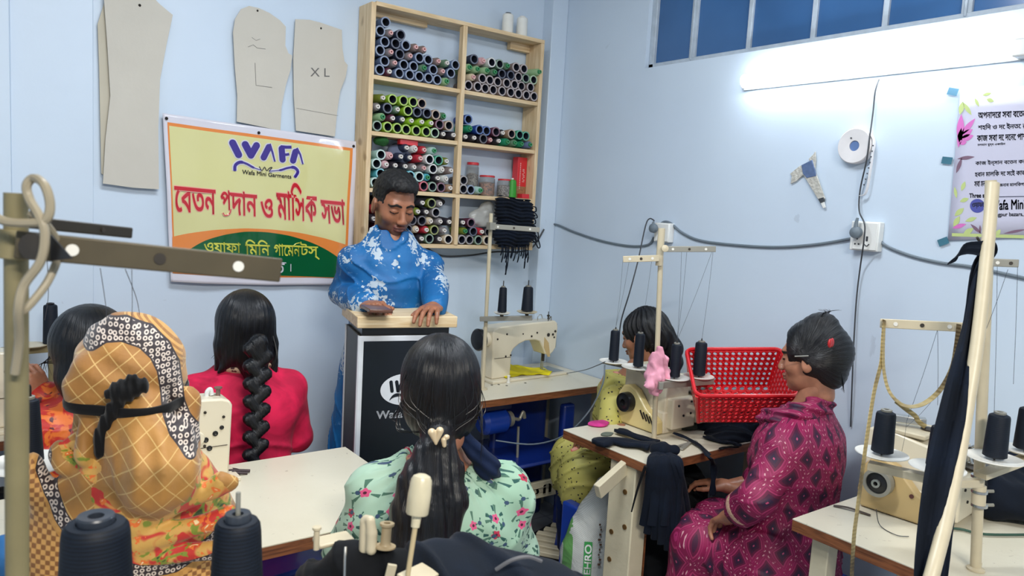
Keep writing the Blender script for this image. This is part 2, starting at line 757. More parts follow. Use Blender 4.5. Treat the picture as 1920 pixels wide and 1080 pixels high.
M_WALL = wall_material()
M_CEIL = mat('ceiling_paint', (225, 228, 228), 0.8)
m_, nt_, b_ = new_mat('floor_concrete')
v_ = coord(nt_)
n1 = noise(nt_, v_, 3.0, 6, 0.5)
x_, y_, z_ = sepxyz(nt_, v_)
joint = ((x_ * 2.5).frac() < 0.012).mx((y_ * 2.5).frac() < 0.012)
cc = mixc(nt_, n1, srgb(120, 124, 132), srgb(168, 170, 176))
cc = mixc(nt_, joint * 0.7, cc, srgb(70, 74, 82))
nt_.links.new(cc, b_.inputs['Base Color'])
b_.inputs['Roughness'].default_value = 0.35
M_FLOOR = m_

XL, YB, ZC = -1.6, -2.6, 2.92
MB().bx(XL - 0.1, WALL_X + 0.35, YB - 0.1, WALL_Y + 0.12, -0.05, 0).build('floor', M_FLOOR)['kind'] = 'structure'
MB().bx(XL - 0.1, WALL_X + 0.35, YB - 0.1, WALL_Y + 0.12, ZC, ZC + 0.06).build('ceiling', M_CEIL)['kind'] = 'structure'
MB().bx(XL - 0.1, WALL_X + 0.35, WALL_Y, WALL_Y + 0.12, 0, ZC).build('wall_back', M_WALL)['kind'] = 'structure'
MB().bx(XL - 0.1, XL, YB, WALL_Y, 0, ZC).build('wall_left', M_WALL)['kind'] = 'structure'
MB().bx(XL - 0.1, WALL_X + 0.35, YB - 0.1, YB, 0, ZC).build('wall_front', M_WALL)['kind'] = 'structure'
# right wall with the high window opening
WY0, WY1, WZ0, WZ1 = -0.2, 2.462, 2.222, 2.86
wr = MB()
wr.bx(WALL_X, WALL_X + 0.2, YB, WALL_Y, 0, WZ0)
wr.bx(WALL_X, WALL_X + 0.2, YB, WALL_Y, WZ1, ZC)
wr.bx(WALL_X, WALL_X + 0.2, YB, WY0, WZ0, WZ1)
wr.bx(WALL_X, WALL_X + 0.2, WY1, WALL_Y, WZ0, WZ1)
wr.build('wall_right', M_WALL)['kind'] = 'structure'
# shallow pilasters of the back wall: at the far left, behind the banner and in the corner
for nm, x0, x1, dp in (('trim_1', -0.6, 0.157, 0.035), ('trim_3', 2.43, WALL_X, 0.075)):
    MB().bx(x0, x1, WALL_Y - dp, WALL_Y + 0.01, 0, ZC).build(nm, M_WALL, bevel=0.004)['kind'] = 'structure'
# wall painted slightly raised panel between the first pilaster and the card patterns
MB().bx(0.157, 0.405, WALL_Y - 0.008, WALL_Y + 0.005, 0, ZC).build('trim_4', M_WALL, bevel=0.003)['kind'] = 'structure'

# window: frame, mullions, bluish panes
M_WFRAME = mat('window_frame_paint', (176, 188, 200), 0.5, var=0.12, vscale=30, bump=0.2)
m_, nt_, b_ = new_mat('window_glass')
gy = noise(nt_, coord(nt_), 2.0, 3)
nt_.links.new(mixc(nt_, gy, srgb(44, 84, 132), srgb(76, 132, 196)), b_.inputs['Base Color'])
b_.inputs['Roughness'].default_value = 0.16
b_.inputs['Transmission Weight'].default_value = 0.25
b_.inputs['Coat Weight'].default_value = 0.3
M_GLASS = m_
win = MB()
xw = WALL_X + 0.035
win.bx(xw - 0.012, xw + 0.03, WY0, WY1, WZ0, WZ0 + 0.022)
win.bx(xw - 0.012, xw + 0.03, WY0, WY1, WZ1 - 0.03, WZ1)
win.bx(xw - 0.012, xw + 0.03, WY1 - 0.03, WY1, WZ0, WZ1)
win.bx(xw - 0.012, xw + 0.03, WY0, WY0 + 0.03, WZ0, WZ1)
w0 = win.build('window_1', M_WFRAME, bevel=0.003)
w0['kind'] = 'structure'
ys = [atX(1303, 55, xw)[1], atX(1408, 45, xw)[1], atX(1528, 40, xw)[1], atX(1662, 28, xw)[1], atX(1815, 12, xw)[1], 0.75, 0.5, 0.25, 0.0]
for i, y in enumerate(ys):
    wdt = 0.032 if i in (0, 4) else 0.02
    mu = MB().bx(xw - 0.008, xw + 0.022, y - wdt / 2, y + wdt / 2, WZ0 + 0.01, WZ1 - 0.01)
    if i in (0, 4):
        mu.bx(xw - 0.016, xw - 0.006, y - 0.004, y + 0.004, WZ0 + 0.01, WZ1 - 0.01)
    q = mu.build('mullion', M_WFRAME, w0, bevel=0.002)
yy = [WY1 - 0.02] + ys + [WY0 + 0.02]
for a, b in zip(yy[:-1], yy[1:]):
    MB().bx(xw + 0.004, xw + 0.009, b, a, WZ0 + 0.01, WZ1 - 0.02).build('pane', M_GLASS, w0)
# dark exterior reveal beyond the glass
M_OUT = mat('outside_concrete', (52, 66, 84), 0.9)

# tube light on the right wall
m_, nt_, b_ = new_mat('tube_glow')
b_.inputs['Base Color'].default_value = (1, 1, 1, 1)
b_.inputs['Emission Color'].default_value = (0.90, 0.96, 1.0, 1)
b_.inputs['Emission Strength'].default_value = TUBE_EMIT
M_TUBE = m_
M_WPLASTIC = mat('white_plastic', (226, 228, 226), 0.35, var=0.03)
pL, pR = atX(1393, 149, WALL_X - 0.035), atX(1899, 97, WALL_X - 0.035)
ty0, ty1, tz = pR[1], pL[1], (pL[2] + pR[2]) / 2
tl = thing('tube_light', 'bright white tube light mounted on the right wall below the window', 'light', (WALL_X, (ty0 + ty1) / 2, tz))
hw = (ty1 - ty0) / 2
MB().lathe([(0.0, -hw), (0.014, -hw + 0.001), (0.0255, -hw + 0.008), (0.0265, hw - 0.008), (0.014, hw - 0.001), (0, hw)], (-0.036, 0, 0), (0, 1, 0), 20).build('diffuser', M_TUBE, tl)
mbt = MB()
mbt.bx(-0.012, 0, -hw - 0.012, hw + 0.012, -0.03, 0.03)
mbt.build('housing', M_WPLASTIC, tl, bevel=0.003)
MB().bx(-0.05, 0, -hw - 0.05, -hw - 0.002, -0.026, 0.026).build('end_cap', M_WPLASTIC, tl, bevel=0.005)
MB().bx(-0.02, 0, hw + 0.002, hw + 0.012, -0.024, 0.024).build('end_cap', M_WPLASTIC, tl, bevel=0.003)
# ceiling battens (out of the frame, they light the room)
for (x, y) in ((0.85, 1.40), (0.1, -1.2)):
    cl = thing('ceiling_light', 'white batten light fixed to the ceiling ' + ('over the sewing tables' if y > 0 else 'behind the photographer'), 'light', (x, y, ZC))
    MB().bx(-0.6, 0.6, -0.03, 0.03, -0.05, 0).build('housing', M_WPLASTIC, cl, bevel=0.003)

# ================================================================== card patterns on the back wall
M_CARD = mat('grey_card', (196, 191, 180), 0.75, var=0.03, vscale=8, bump=0.05)
M_CARD2 = mat('tan_card', (190, 183, 165), 0.75, var=0.03, vscale=8)
M_PENCIL = mat('pencil', (110, 108, 106), 0.7)
M_NAIL = mat('dark_nail', (40, 36, 34), 0.4, 0.6)


def card(name, label, poly, y, th=0.004, m=None, bend=0.0, group=None):
    P = [atY(px, py, y) for px, py in poly]
    c = np.mean(P, axis=0)
    t = thing(name, label, 'sewing pattern', (c[0], y, c[2]), 0, group)
    mb = MB()
    mb.prism([(q[0] - c[0], q[2] - c[2]) for q in P], (0, 0, 0), (1, 0, 0), (0, 0, 1), (0, th, 0))
    mb.build('card', m or M_CARD, t, smooth=False)
    return t, c


def stroke(mb, pts, y, c, r=0.0012):
    P = [atY(px, py, y) - c for px, py in pts]
    mb.tube([(q[0], y - c[1] if False else 0.0 - 0.0005, q[2]) for q in P], r, 4, smooth=False)


card('card_pattern', 'narrow grey card pattern half hidden behind the largest card pattern', [(197, 0), (183, 45), (186, 130), (190, 325), (196, 330), (240, 300), (240, 0)], 3.085, m=M_CARD2)
t, c = card('card_pattern', 'largest grey card pattern with pointed top right corner, hanging left of the banner',
            [(197, -30), (195, 0), (201, 80), (207, 180), (198, 260), (193, 344), (250, 352), (298, 355), (297, 240), (300, 150), (312, 85), (322, 38), (324, 28), (300, 8), (286, -6), (270, -30)], 3.072)
MB().sphere((atY(262, 10, 3.072) - c), 0.005, 8, 6).build('nail', M_NAIL, t)
t, c = card('card_pattern', 'grey card pattern with rounded top marked L, above the banner',
            [(437, 60), (441, 35), (452, 17), (467, 11), (485, 15), (505, 24), (525, 38), (536, 50), (535, 85), (541, 100), (548, 104), (545, 130), (536, 160), (528, 200), (526, 245), (444, 228), (445, 180), (440, 120)], 3.078)
mb = MB()
stroke(mb, [(478, 118), (480, 160), (510, 164)], 3.078, c)
stroke(mb, [(472, 70), (480, 76), (488, 73)], 3.078, c, 0.0008)
stroke(mb, [(465, 88), (475, 84), (482, 90), (498, 92)], 3.078, c, 0.001)
mb.build('pencil_marks', M_PENCIL, t)
MB().sphere((atY(483, 20, 3.077) - c), 0.004, 8, 6).build('nail', M_NAIL, t)
t, c = card('card_pattern', 'grey card trouser pattern marked XL, hanging just left of the thread shelf',
            [(554, 36), (580, 37), (600, 42), (641, 56), (642, 90), (646, 115), (652, 122), (648, 145), (638, 170), (632, 210), (628, 256), (555, 245), (551, 180), (550, 110)], 3.078)
mb = MB()
letter(mb, 'X L', atY(582, 143, 3.0772) - c, atY(618, 144, 3.0772) - c, atY(582, 127, 3.0772) - c, rows=40)
stroke(mb, [(556, 203), (634, 217)], 3.078, c, 0.0008)
mb.build('pencil_marks', M_PENCIL, t)
MB().sphere((atY(602, 53, 3.077) - c), 0.004, 8, 6).build('nail', M_NAIL, t)

# ================================================================== banner
BY = 3.085


def bwave(q):
    x, z = q[0], q[2]
    return 0.004 * sin(x * 9 + z * 4) + 0.003 * sin(x * 23 - z * 6) + 0.003 * sin(z * 17 + x * 5)


def bat(px, py, dy=0.0):
    q = atY(px, py, BY - 0.012)
    q[1] = BY - 0.012 + bwave(q) - dy
    return q


def bfn(dy):
    def f(q):
        return Vector((q[0], BY - 0.012 + bwave(q) - dy, q[2]))
    return f


def gloss(name, rgb):
    return mat(name, rgb, 0.16, var=0.015, vscale=6, bump=0.12, bscale=7, coat=0.5)


M_BW, M_BY_, M_BO, M_BG, M_BR = gloss('vinyl_white', (214, 212, 222)), gloss('vinyl_yellow', (214, 210, 150)), gloss('vinyl_orange', (226, 134, 62)), gloss('vinyl_green', (12, 88, 46)), gloss('vinyl_red', (196, 36, 48))
M_BP, M_BLY, M_BK, M_BPK = gloss('vinyl_purple', (62, 46, 136)), gloss('vinyl_lime', (208, 210, 80)), gloss('vinyl_black', (34, 32, 44)), gloss('vinyl_pink', (232, 168, 150))
ban = thing('banner', 'yellow vinyl banner with red Bengali heading and green arch, nailed to the back wall', 'banner', (0, 0, 0))
TLc, TRc, BLc, BRc = (305, 212), (673, 266), (320, 528), (655, 533)


def bil(u, v):
    x = (TLc[0] * (1 - u) + TRc[0] * u) * (1 - v) + (BLc[0] * (1 - u) + BRc[0] * u) * v
    y = (TLc[1] * (1 - u) + TRc[1] * u) * (1 - v) + (BLc[1] * (1 - u) + BRc[1] * u) * v
    y += 4 * sin(u * pi) * v
    return x, y


def bsheet(u0, u1, v0, v1, dy, n=60):
    return [[bat(*bil(u0 + (u1 - u0) * i / n, v0 + (v1 - v0) * j / n), dy) for j in range(n + 1)] for i in range(n + 1)]


MB().grid(bsheet(0, 1, 0, 1, 0)).build('sheet', M_BW, ban, solid=0.001)
MB().grid(bsheet(0.022, 0.972, 0.05, 0.95, 0.0012)).build('orange_border', M_BO, ban)
MB().grid(bsheet(0.03, 0.958, 0.07, 0.94, 0.0022)).build('yellow_field', M_BY_, ban)


def band(top, bot, name, m, dy, n=50):
    """filled area between two pixel curves given as control points"""
    xs = np.linspace(top[0][0], top[-1][0], n)
    T = np.interp(xs, [p[0] for p in top], [p[1] for p in top])
    B = np.interp(xs, [p[0] for p in bot], [p[1] for p in bot])
    for _ in range(3):
        T[1:-1] = (T[:-2] + 2 * T[1:-1] + T[2:]) / 4
    rows_ = [[bat(x, t + (b - t) * k / 12, dy) for k in range(13)] for x, t, b in zip(xs, T, B)]
    MB().grid(rows_).build(name, m, ban)


def arc(cx, cy, rx, ry, x0, x1, tilt, n=30):
    return [(x, cy - ry * sqrt(max(0, 1 - ((x - cx) / rx) ** 2)) + tilt * (x - cx)) for x in np.linspace(x0, x1, n)]


botl = [(320, 509), (655, 519)]
band([(323, 444), (350, 438), (400, 431), (460, 428), (510, 430), (560, 436), (610, 447), (661, 463)], [(323, 512), (658, 522)], 'orange_arch', M_BO, 0.0032)
band([(341, 478), (360, 464), (385, 450), (420, 440), (460, 434), (500, 435), (540, 441), (580, 453), (610, 467), (635, 484), (658, 505)], [(341, 511), (658, 521)], 'green_arch', M_BG, 0.0042)


def brow(mb, words, y_foot, y_top, dy, slope_pts, grow=0.0, shift=(0, 0)):
    """words: (text, x0px, x1px, dytop, dyfoot)"""
    for w, x0, x1, a, b in words:
        yf = lambda x: slope_pts[0] + (x - 320) * slope_pts[1]
        p0 = atY(x0 + shift[0], yf(x0) + y_foot + b + shift[1], BY - 0.012)
        p1 = atY(x1 + shift[0], yf(x1) + y_foot + b + shift[1], BY - 0.012)
        pt = atY(x0 + shift[0] - 1, yf(x0) + y_top + a + shift[1], BY - 0.012)
        letter(mb, w, p0, p1, pt, grow=grow, fn=bfn(dy))


H1 = [('েবতন', 327, 404, 0, 0), ('প', 414, 433, 0, -10), ('দান', 433, 482, 0, -2), ('ও', 490, 511, 10, -2), ('মািসক', 519, 593, -24, -1), ('সভা', 602, 646, 0, 0)]
# foot line: y=398 at x=330 to 417 at x=645 ; head line: 352 -> 378
for nm, m, dy, g, sh in (('heading_outline', M_BPK, 0.0034, 0.035, (0, 0)), ('heading_letters', M_BR, 0.0046, 0.012, (0, 0))):
    mb = MB()
    brow(mb, H1, 46, 0, dy, (349, 0.078), g, sh)
    ra = [(417, 399), (420, 404), (427, 403), (431, 398), (432, 392)]
    mb.tube([bat(x, y, dy) for x, y in ra], 0.0042 if g > 0.02 else 0.003, 6)
    mb.build(nm, m, ban)
H2 = [('ওয়াফা', 383, 452, 0, 2), ('িমিন', 461, 506, -6, 0), ('গােমন', 514, 562, 0, 0), ('টস্', 562, 598, -5, 5)]
mb = MB()
brow(mb, H2, 22, 0, 0.0058, (451, 0.03), 0.012)
mb.tube([bat(x, y, 0.0058) for x, y in ((548, 462), (553, 457), (560, 455))], 0.0022, 6)
mb.build('subtitle_letters', M_BLY, ban)
mb = MB()
mb.tube([bat(x, y, 0.0056) for x, y in ((468, 490), (500, 491), (536, 493))], 0.0022, 6)
letter(mb, 'িত', bat(505, 512, 0.0058), bat(533, 513, 0.0058), bat(505, 484, 0.0058), fn=bfn(0.0058), grow=0.01)
mb.tube([bat(545, 495, 0.0056), bat(545, 509, 0.0056)], 0.0018, 6, smooth=False)
mb.build('place_letters', M_BW, ban)


def pill(mb, pts, r, dy):
    mb.tube([bat(x, y, dy) for x, y in pts], r, 10, smooth=len(pts) > 2, flat=(1, 0.12))
    for x, y in (pts[0], pts[-1]):
        q = bat(x, y, dy)
        mb.lathe([(0, -r * 0.12), (r, -r * 0.02), (r, r * 0.02), (0, r * 0.12)], q, (0, 1, 0), 16)


def flatstroke(mb, pts, ws, dy, at=None):
    """ribbon in the banner plane, half widths ws (metres)"""
    at = at or bat
    A = [Vector(at(x, y, dy)) for x, y in pts]
    L, R = [], []
    for i, p in enumerate(A):
        d = (A[min(i + 1, len(A) - 1)] - A[max(0, i - 1)])
        n_ = Vector((-d.z, 0, d.x)).normalized() if at is bat else Vector((0, -d.z, d.y)).normalized()
        L.append(p + n_ * ws[i])
        R.append(p - n_ * ws[i])
    mb.grid([L, R])


def dense(pts, k=6):
    P = [Vector((x, y, 0)) for x, y in pts]
    out = []
    for i in range(len(P) - 1):
        p0, p1, p2, p3 = P[max(0, i - 1)], P[i], P[i + 1], P[min(len(P) - 1, i + 2)]
        for j in range(k):
            t = j / k
            q = 0.5 * ((2 * p1) + (p2 - p0) * t + (2 * p0 - 5 * p1 + 4 * p2 - p3) * t * t + (3 * p1 - p0 - 3 * p2 + p3) * t ** 3)
            out.append((q.x, q.y))
    out.append(pts[-1])
    return out


def logo_strokes():
    return [([(436, 268), (447, 290)], 0.0145), ([(459, 271), (470, 291)], 0.0145), ([(480, 273), (470, 291)], 0.0145), ([(503, 276), (494, 295)], 0.0135), ([(527, 279), (529, 299)], 0.0135), ([(552, 285), (548, 301)], 0.0135)]


for nm, m, dy, e in (('logo_outline', M_BW, 0.0036, 0.0045), ('logo_letters', M_BP, 0.0056, 0.0)):
    mb = MB()
    for pts, r in logo_strokes():
        r = r * 0.93
        L = []
        p, q = Vector(bat(*pts[0], dy)), Vector(bat(*pts[1], dy))
        d = (q - p).normalized()
        n_ = Vector((-d.z, 0, d.x))
        ring = [p - (d * cos(a) + n_ * sin(a)) * (r + e) for a in np.linspace(-pi / 2, pi / 2, 12)] + [q + (d * cos(a) + n_ * sin(a)) * (r + e) for a in np.linspace(-pi / 2, pi / 2, 12)]
        mb.add([Vector((v.x, BY - 0.012 + bwave(v) - dy, v.z)) for v in ring], [tuple(range(len(ring)))])
    for pts in ([(504, 270), (510, 285), (515, 303)], [(554, 278), (561, 290), (566, 308)]):
        flatstroke(mb, pts, [0.006 + e, 0.004 + e, 0.003 + e], dy)
    flatstroke(mb, [(525, 275), (535, 276), (545, 276)], [0.006 + e] * 3, dy)
    flatstroke(mb, [(528, 289), (535, 290), (541, 289)], [0.005 + e] * 3, dy)
    flatstroke(mb, dense([(440, 321), (441, 310), (450, 304), (462, 307), (475, 314), (490, 319)]), [0.001 + e] + [0.006 + e] * 14 + [0.004 + e] * 10 + [0.0015 + e] * 6, dy)
    flatstroke(mb, dense([(551, 333), (557, 322), (550, 314), (538, 315), (525, 319), (505, 321)]), [0.001 + e] + [0.006 + e] * 14 + [0.004 + e] * 10 + [0.0015 + e] * 6, dy)
    mb.build(nm, m, ban)
mb = MB()
flatstroke(mb, dense([(486, 312), (491, 320), (496, 313), (500, 320), (505, 315), (510, 314), (504, 321)], 3), [0.0016] * 19, 0.0062)
letter(mb, 'Wafa Mini Garments', bat(454, 326, 0.006), bat(545, 335, 0.006), bat(454, 318, 0.006), fn=bfn(0.006), rows=60, grow=0.01)
mb.build('logo_caption', M_BK, ban)
mb = MB()
for x, y in ((484, 249), (663, 274), (312, 222)):
    mb.sphere(bat(x, y, 0.004), 0.006, 10, 6)
mb.build('nail_heads', M_NAIL, ban)

# ================================================================== poster on the right wall
def pat(px, py, dx=0.0):
    q = atX(px, py, WALL_X - 0.006)
    q[0] -= dx
    return q


M_PP = mat('poster_paper', (196, 196, 216), 0.4, var=0.03, vscale=3, coat=0.15)
M_INK = mat('poster_ink', (58, 62, 84), 0.5)
M_PBLUE = mat('poster_blue', (72, 78, 158), 0.5)
M_PLEAF = mat('poster_leaf', (184, 200, 130), 0.5)
M_PPINK = mat('poster_pink', (206, 110, 186), 0.5)
M_PMAUV = mat('poster_mauve', (120, 92, 112), 0.5)
M_TAPE = mat('teal_tape', (92, 140, 168), 0.35)
M_TAPE2 = mat('dark_teal_tape', (62, 112, 132), 0.35)
pos = thing('poster', 'pale lilac poster with pink flower border and Bengali text on the right wall', 'poster', (0, 0, 0))
mb = MB()
mb.grid([[pat(1801 + (2010 - 1801) * i / 8 - 24 * (1 - i / 8) * j / 8 - 26 * (i / 8) * j / 8, 169 + (-14) * i / 8 + (282 + 6 * i / 8) * j / 8) for j in range(9)] for i in range(9)])
mb.build('paper', M_PP, pos, solid=0.0012)
rows_ = [('অপনাদের সবা বেতন', 1834, 1925, 222, 6), ('শহিদ ও দে ইনতে র', 1834, 1925, 244, 6), ('কাজ সবা দে দেনে পাশ', 1832, 1925, 265, 6), ('চলমান যুদ্ধ একাউন', 1833, 1885, 275, 3.4),
         ('কাজ ইন্সান বেতন কর', 1829, 1925, 312, 6), ('হবান মালিক দে সেই কাজ', 1828, 1925, 332, 6), ('সবা মনে', 1827, 1850, 350, 5.5), ('জনাব মালিকগণ', 1873, 1925, 350, 4)]
mb = MB()
for w, x0, x1, y, h in rows_:
    sl = -0.035
    for a, b in ((0, 1),):
        letter(mb, w, pat(x0, y, 0.0012), pat(x1, y + sl * (x1 - x0), 0.0012), pat(x0 + 0.4, y - h * 1.9, 0.0012), rows=44, grow=0.02)
letter(mb, 'Three stars', pat(1818, 371, 0.0012), pat(1860, 370, 0.0012), pat(1818, 363, 0.0012), rows=40, grow=0.03)
letter(mb, 'Wafa Mini', pat(1858, 394, 0.0012), pat(1922, 392, 0.0012), pat(1858, 376, 0.0012), rows=60, grow=0.02)
letter(mb, 'Rangpur bazars, Ba', pat(1858, 408, 0.0012), pat(1932, 407, 0.0012), pat(1858, 399, 0.0012), rows=40, grow=0.02)
mb.grid([[pat(1866, 368.5, 0.0012), pat(1866, 370, 0.0012)], [pat(1930, 367.5, 0.0012), pat(1930, 369, 0.0012)]])
mb.build('print_text', M_INK, pos)
mb = MB()
ring = [pat(1833 + 14 * cos(a), 386 + 13 * sin(a), 0.0014) for a in np.linspace(0, 2 * pi, 28, endpoint=False)]
mb.add(ring, [tuple(range(28))])
mb.build('oval_emblem', M_PBLUE, pos)
mb = MB()
letter(mb, 'ওয়াফা', pat(1823, 391, 0.002), pat(1845, 390, 0.002), pat(1823, 380, 0.002), rows=40, grow=0.02)
mb.build('emblem_letters', M_PP, pos)


def pleaf(mb, x0, y0, x1, y1, w, dx=0.0014):
    d = np.array([x1 - x0, y1 - y0], float)
    n_ = np.array([-d[1], d[0]]) / np.linalg.norm(d) * w
    pts = []
    for t in np.linspace(0, 1, 9):
        pts.append(np.array([x0, y0]) + d * t + n_ * sin(pi * t))
    for t in np.linspace(1, 0, 9)[1:-1]:
        pts.append(np.array([x0, y0]) + d * t - n_ * sin(pi * t))
    mb.add([pat(p[0], p[1], dx) for p in pts], [tuple(range(len(pts)))])


mb = MB()
for a in ((1800, 215, 1806, 190, 5), (1806, 192, 1822, 216, 4), (1828, 184, 1836, 200, 3), (1842, 179, 1860, 174, 3), (1850, 186, 1864, 190, 4), (1794, 372, 1790, 350, 3), (1803, 358, 1810, 340, 4), (1800, 378, 1817, 372, 4), (1790, 405, 1808, 390, 5), (1788, 425, 1800, 405, 5), (1810, 415, 1832, 408, 4), (1806, 440, 1826, 428, 5), (1868, 442, 1876, 430, 4)):
    pleaf(mb, *a)
mb.grid([[pat(1785, 437, 0.0011), pat(1785, 443, 0.0011)], [pat(1920, 441, 0.0011), pat(1920, 447, 0.0011)]])
mb.build('leaf_print', M_PLEAF, pos)
mb = MB()
for a in ((1799, 268, 1803, 214, 7), (1801, 255, 1829, 222, 5), (1800, 262, 1826, 254, 6), (1800, 260, 1824, 242, 6), (1799, 270, 1813, 266, 4), (1797, 277, 1803, 240, 5), (1786, 428, 1812, 420, 4)):
    pleaf(mb, *a)
mb.build('flower_print', M_PPINK, pos)
mb = MB()
for a in ((1795, 298, 1828, 294, 3.5), (1793, 325, 1804, 296, 3.5), (1820, 420, 1840, 438, 3), (1838, 438, 1838, 422, 2), (1882, 438, 1925, 430, 2.5)):
    pleaf(mb, *a)
mb.build('branch_print', M_PMAUV, pos)
for (x, y, a, lab, m) in ((1787, 172, 0.25, 'light blue tape square at the top left corner of the poster', M_TAPE), (1776, 301, 0.12, 'teal tape square half way down the poster edge', M_TAPE2), (1769, 453, -0.45, 'dark teal tape square at the bottom left corner of the poster', M_TAPE2)):
    c = pat(x, y, 0.002)
    q = MB().box((0, 0, 0), (0.0012, 0.031, 0.022), (a, 0, 0)).build('tape_piece', m)
    q.location = c
    tag(q, lab, 'tape')
# ================================================================== thread shelf
M_PINE = wood_mat('pine', (232, 208, 170), (206, 176, 132), (2, 22, 22), 0.6, 0.5)
M_PINEV = wood_mat('pine_upright', (230, 206, 168), (204, 174, 132), (22, 22, 2), 0.6, 0.5)
SF, SBK = 2.97, 3.092
SX0, SX1, SDX = 1.435, 2.325, 1.880
SZ = [1.370, 1.607, 1.849, 2.084, 2.368]
shelf = thing('thread_shelf', 'tall pine shelf with two columns full of thread cones on the back wall', 'shelf', ((SX0 + SX1) / 2, SBK, SZ[0]))
cx, cy, cz = (SX0 + SX1) / 2, SBK, SZ[0]


def shb(name, x0, x1, y0, y1, z0, z1, m):
    return MB().bx(x0 - cx, x1 - cx, y0 - cy, y1 - cy, z0 - cz, z1 - cz).build(name, m, shelf, bevel=0.0015)


shb('side_panel', SX0 - 0.022, SX0, SF, SBK, SZ[0] - 0.02, SZ[4] + 0.012, M_PINEV)
shb('side_panel', SX1, SX1 + 0.02, SF, SBK, SZ[0] - 0.02, SZ[4], M_PINEV)
shb('top_board', SX0, SX1 + 0.02, SF, SBK, SZ[4], SZ[4] + 0.018, M_PINE)
for z in SZ[:4]:
    shb('shelf_board', SX0, SX1, SF + 0.002, SBK, z - 0.018, z, M_PINE)
shb('divider', SDX - 0.011, SDX + 0.011, SF - 0.004, SF + 0.03, SZ[1] , SZ[4] - 0.001, M_PINEV)
shb('divider', SDX - 0.006, SDX + 0.014, SF - 0.004, SF + 0.03, SZ[0], SZ[1] - 0.018, M_PINEV)
shb('top_batten', SX0, SX0 + 0.3, SBK - 0.03, SBK, SZ[4] - 0.022, SZ[4], M_PINE)
shb('top_batten', SX1 - 0.12, SX1, SBK - 0.03, SBK, SZ[4] - 0.035, SZ[4], M_PINE)

CC = {'SB': ((96, 114, 148), 'slate blue'), 'DN': (( 34, 42, 66), 'dark navy'), 'LG': ((150, 186, 140), 'pale green'), 'GY': ((128, 122, 124), 'grey'),
      'GB': ((128, 112, 108), 'grey brown'), 'PK': ((214, 172, 178), 'pale pink'), 'WH': ((214, 216, 212), 'white'), 'LM': ((140, 184, 36), 'lime green'),
      'MR': ((84, 34, 56), 'maroon'), 'TQ': ((84, 178, 196), 'turquoise'), 'EM': ((26, 134, 96), 'emerald green'), 'BL': ((26, 62, 140), 'deep blue'),
      'BK': ((36, 32, 42), 'black'), 'TN': ((158, 128, 104), 'tan'), 'RD': ((180, 40, 56), 'red'), 'GG': ((98, 128, 104), 'grey green'), 'MT': ((170, 204, 196), 'mint'),
      'CR': ((216, 198, 170), 'cream'), 'OL': ((112, 124, 40), 'olive green')}
M_HOLE = mat('cone_hollow', (26, 30, 46), 0.6)
M_TIP = mat('cone_tip_white', (226, 220, 214), 0.5)
M_TIPP = mat('cone_tip_pink', (226, 178, 176), 0.5)
M_TIPG = mat('cone_tip_green', (60, 140, 90), 0.5)


def thread_mat(k):
    n = 'thread_' + CC[k][1].replace(' ', '_')
    if n in MATS:
        return MATS[n]
    m, nt, b = new_mat(n)
    x, y, z = sepxyz(nt, coord(nt))
    w = (y * 1400.0).sin() * 0.5 + 0.5
    c = CC[k][0]
    nt.links.new(mixc(nt, w, srgb(*[q * 0.86 for q in c]), srgb(*[min(255, q * 1.08) for q in c])), b.inputs['Base Color'])
    b.inputs['Roughness'].default_value = 0.55
    bump_to(nt, b, w, 0.2, 0.002)
    MATS[n] = m
    return m


protos = {}


def cone_proto(col, kind):
    """lying cone along +y; kind B: big open base in front, S: narrow tip in front, T: wound tip with coloured core"""
    key = (col, kind)
    if key in protos:
        return protos[key]
    R, r, L = 0.0232, 0.0165, 0.105
    a, b_ = MB(), MB()
    if kind == 'B':
        a.lathe([(0.0186, 0.0), (R - 0.002, -0.001), (R, 0.003), (r, L), (0.006, L + 0.001), (0.0150, 0.06), (0.0184, 0.002)], n=20, closed=True, ax=(0, 1, 0))
        b_.lathe([(0.0185, 0.0005), (0.0228, 0.0), (0.0222, -0.0025), (0.0168, -0.003), (0.0162, 0.004)], n=20, closed=True, ax=(0, 1, 0))
        b_.cur = 1
        b_.lathe([(0.0166, -0.001), (0.0160, -0.001), (0.0130, 0.045), (0, 0.046), (0, 0.048), (0.0145, 0.047)], n=20, closed=True, ax=(0, 1, 0))
        c_ = CC[col][0]
        lc = tuple(int(q + (215 - q) * 0.38) for q in c_) if col != 'GB' else (176, 166, 166)
        mb_ = [mat('rim_' + CC[col][1].replace(' ', '_'), lc, 0.4), M_HOLE]
    else:
        a.lathe([(0.006, 0.004), (r - 0.003, 0.002), (r, 0.006), (R, L), (0.01, L), (0.006, 0.01)], n=20, closed=True, ax=(0, 1, 0))
        b_.lathe([(0.0046, -0.008), (0.0088, -0.008), (0.0098, 0.006), (0.0098, 0.03), (0.0036, 0.03)], n=16, closed=True, ax=(0, 1, 0))
        mb_ = {'S': M_TIP, 'P': M_TIPP, 'T': M_TIPG}[kind]
    ma = a.build('thread', thread_mat(col)).data
    mc = b_.build('core', mb_).data
    for o in [o for o in bpy.data.objects if o.data in (ma, mc)]:
        bpy.data.objects.remove(o)
    protos[key] = (ma, mc)
    return protos[key]


ORD = ['first', 'second', 'third', 'fourth', 'fifth', 'sixth', 'seventh', 'eighth', 'ninth', 'tenth', 'eleventh', 'twelfth']
ROWN = ['bottom row', 'second row up', 'third row up', 'fourth row up', 'fifth row up', 'sixth row up']


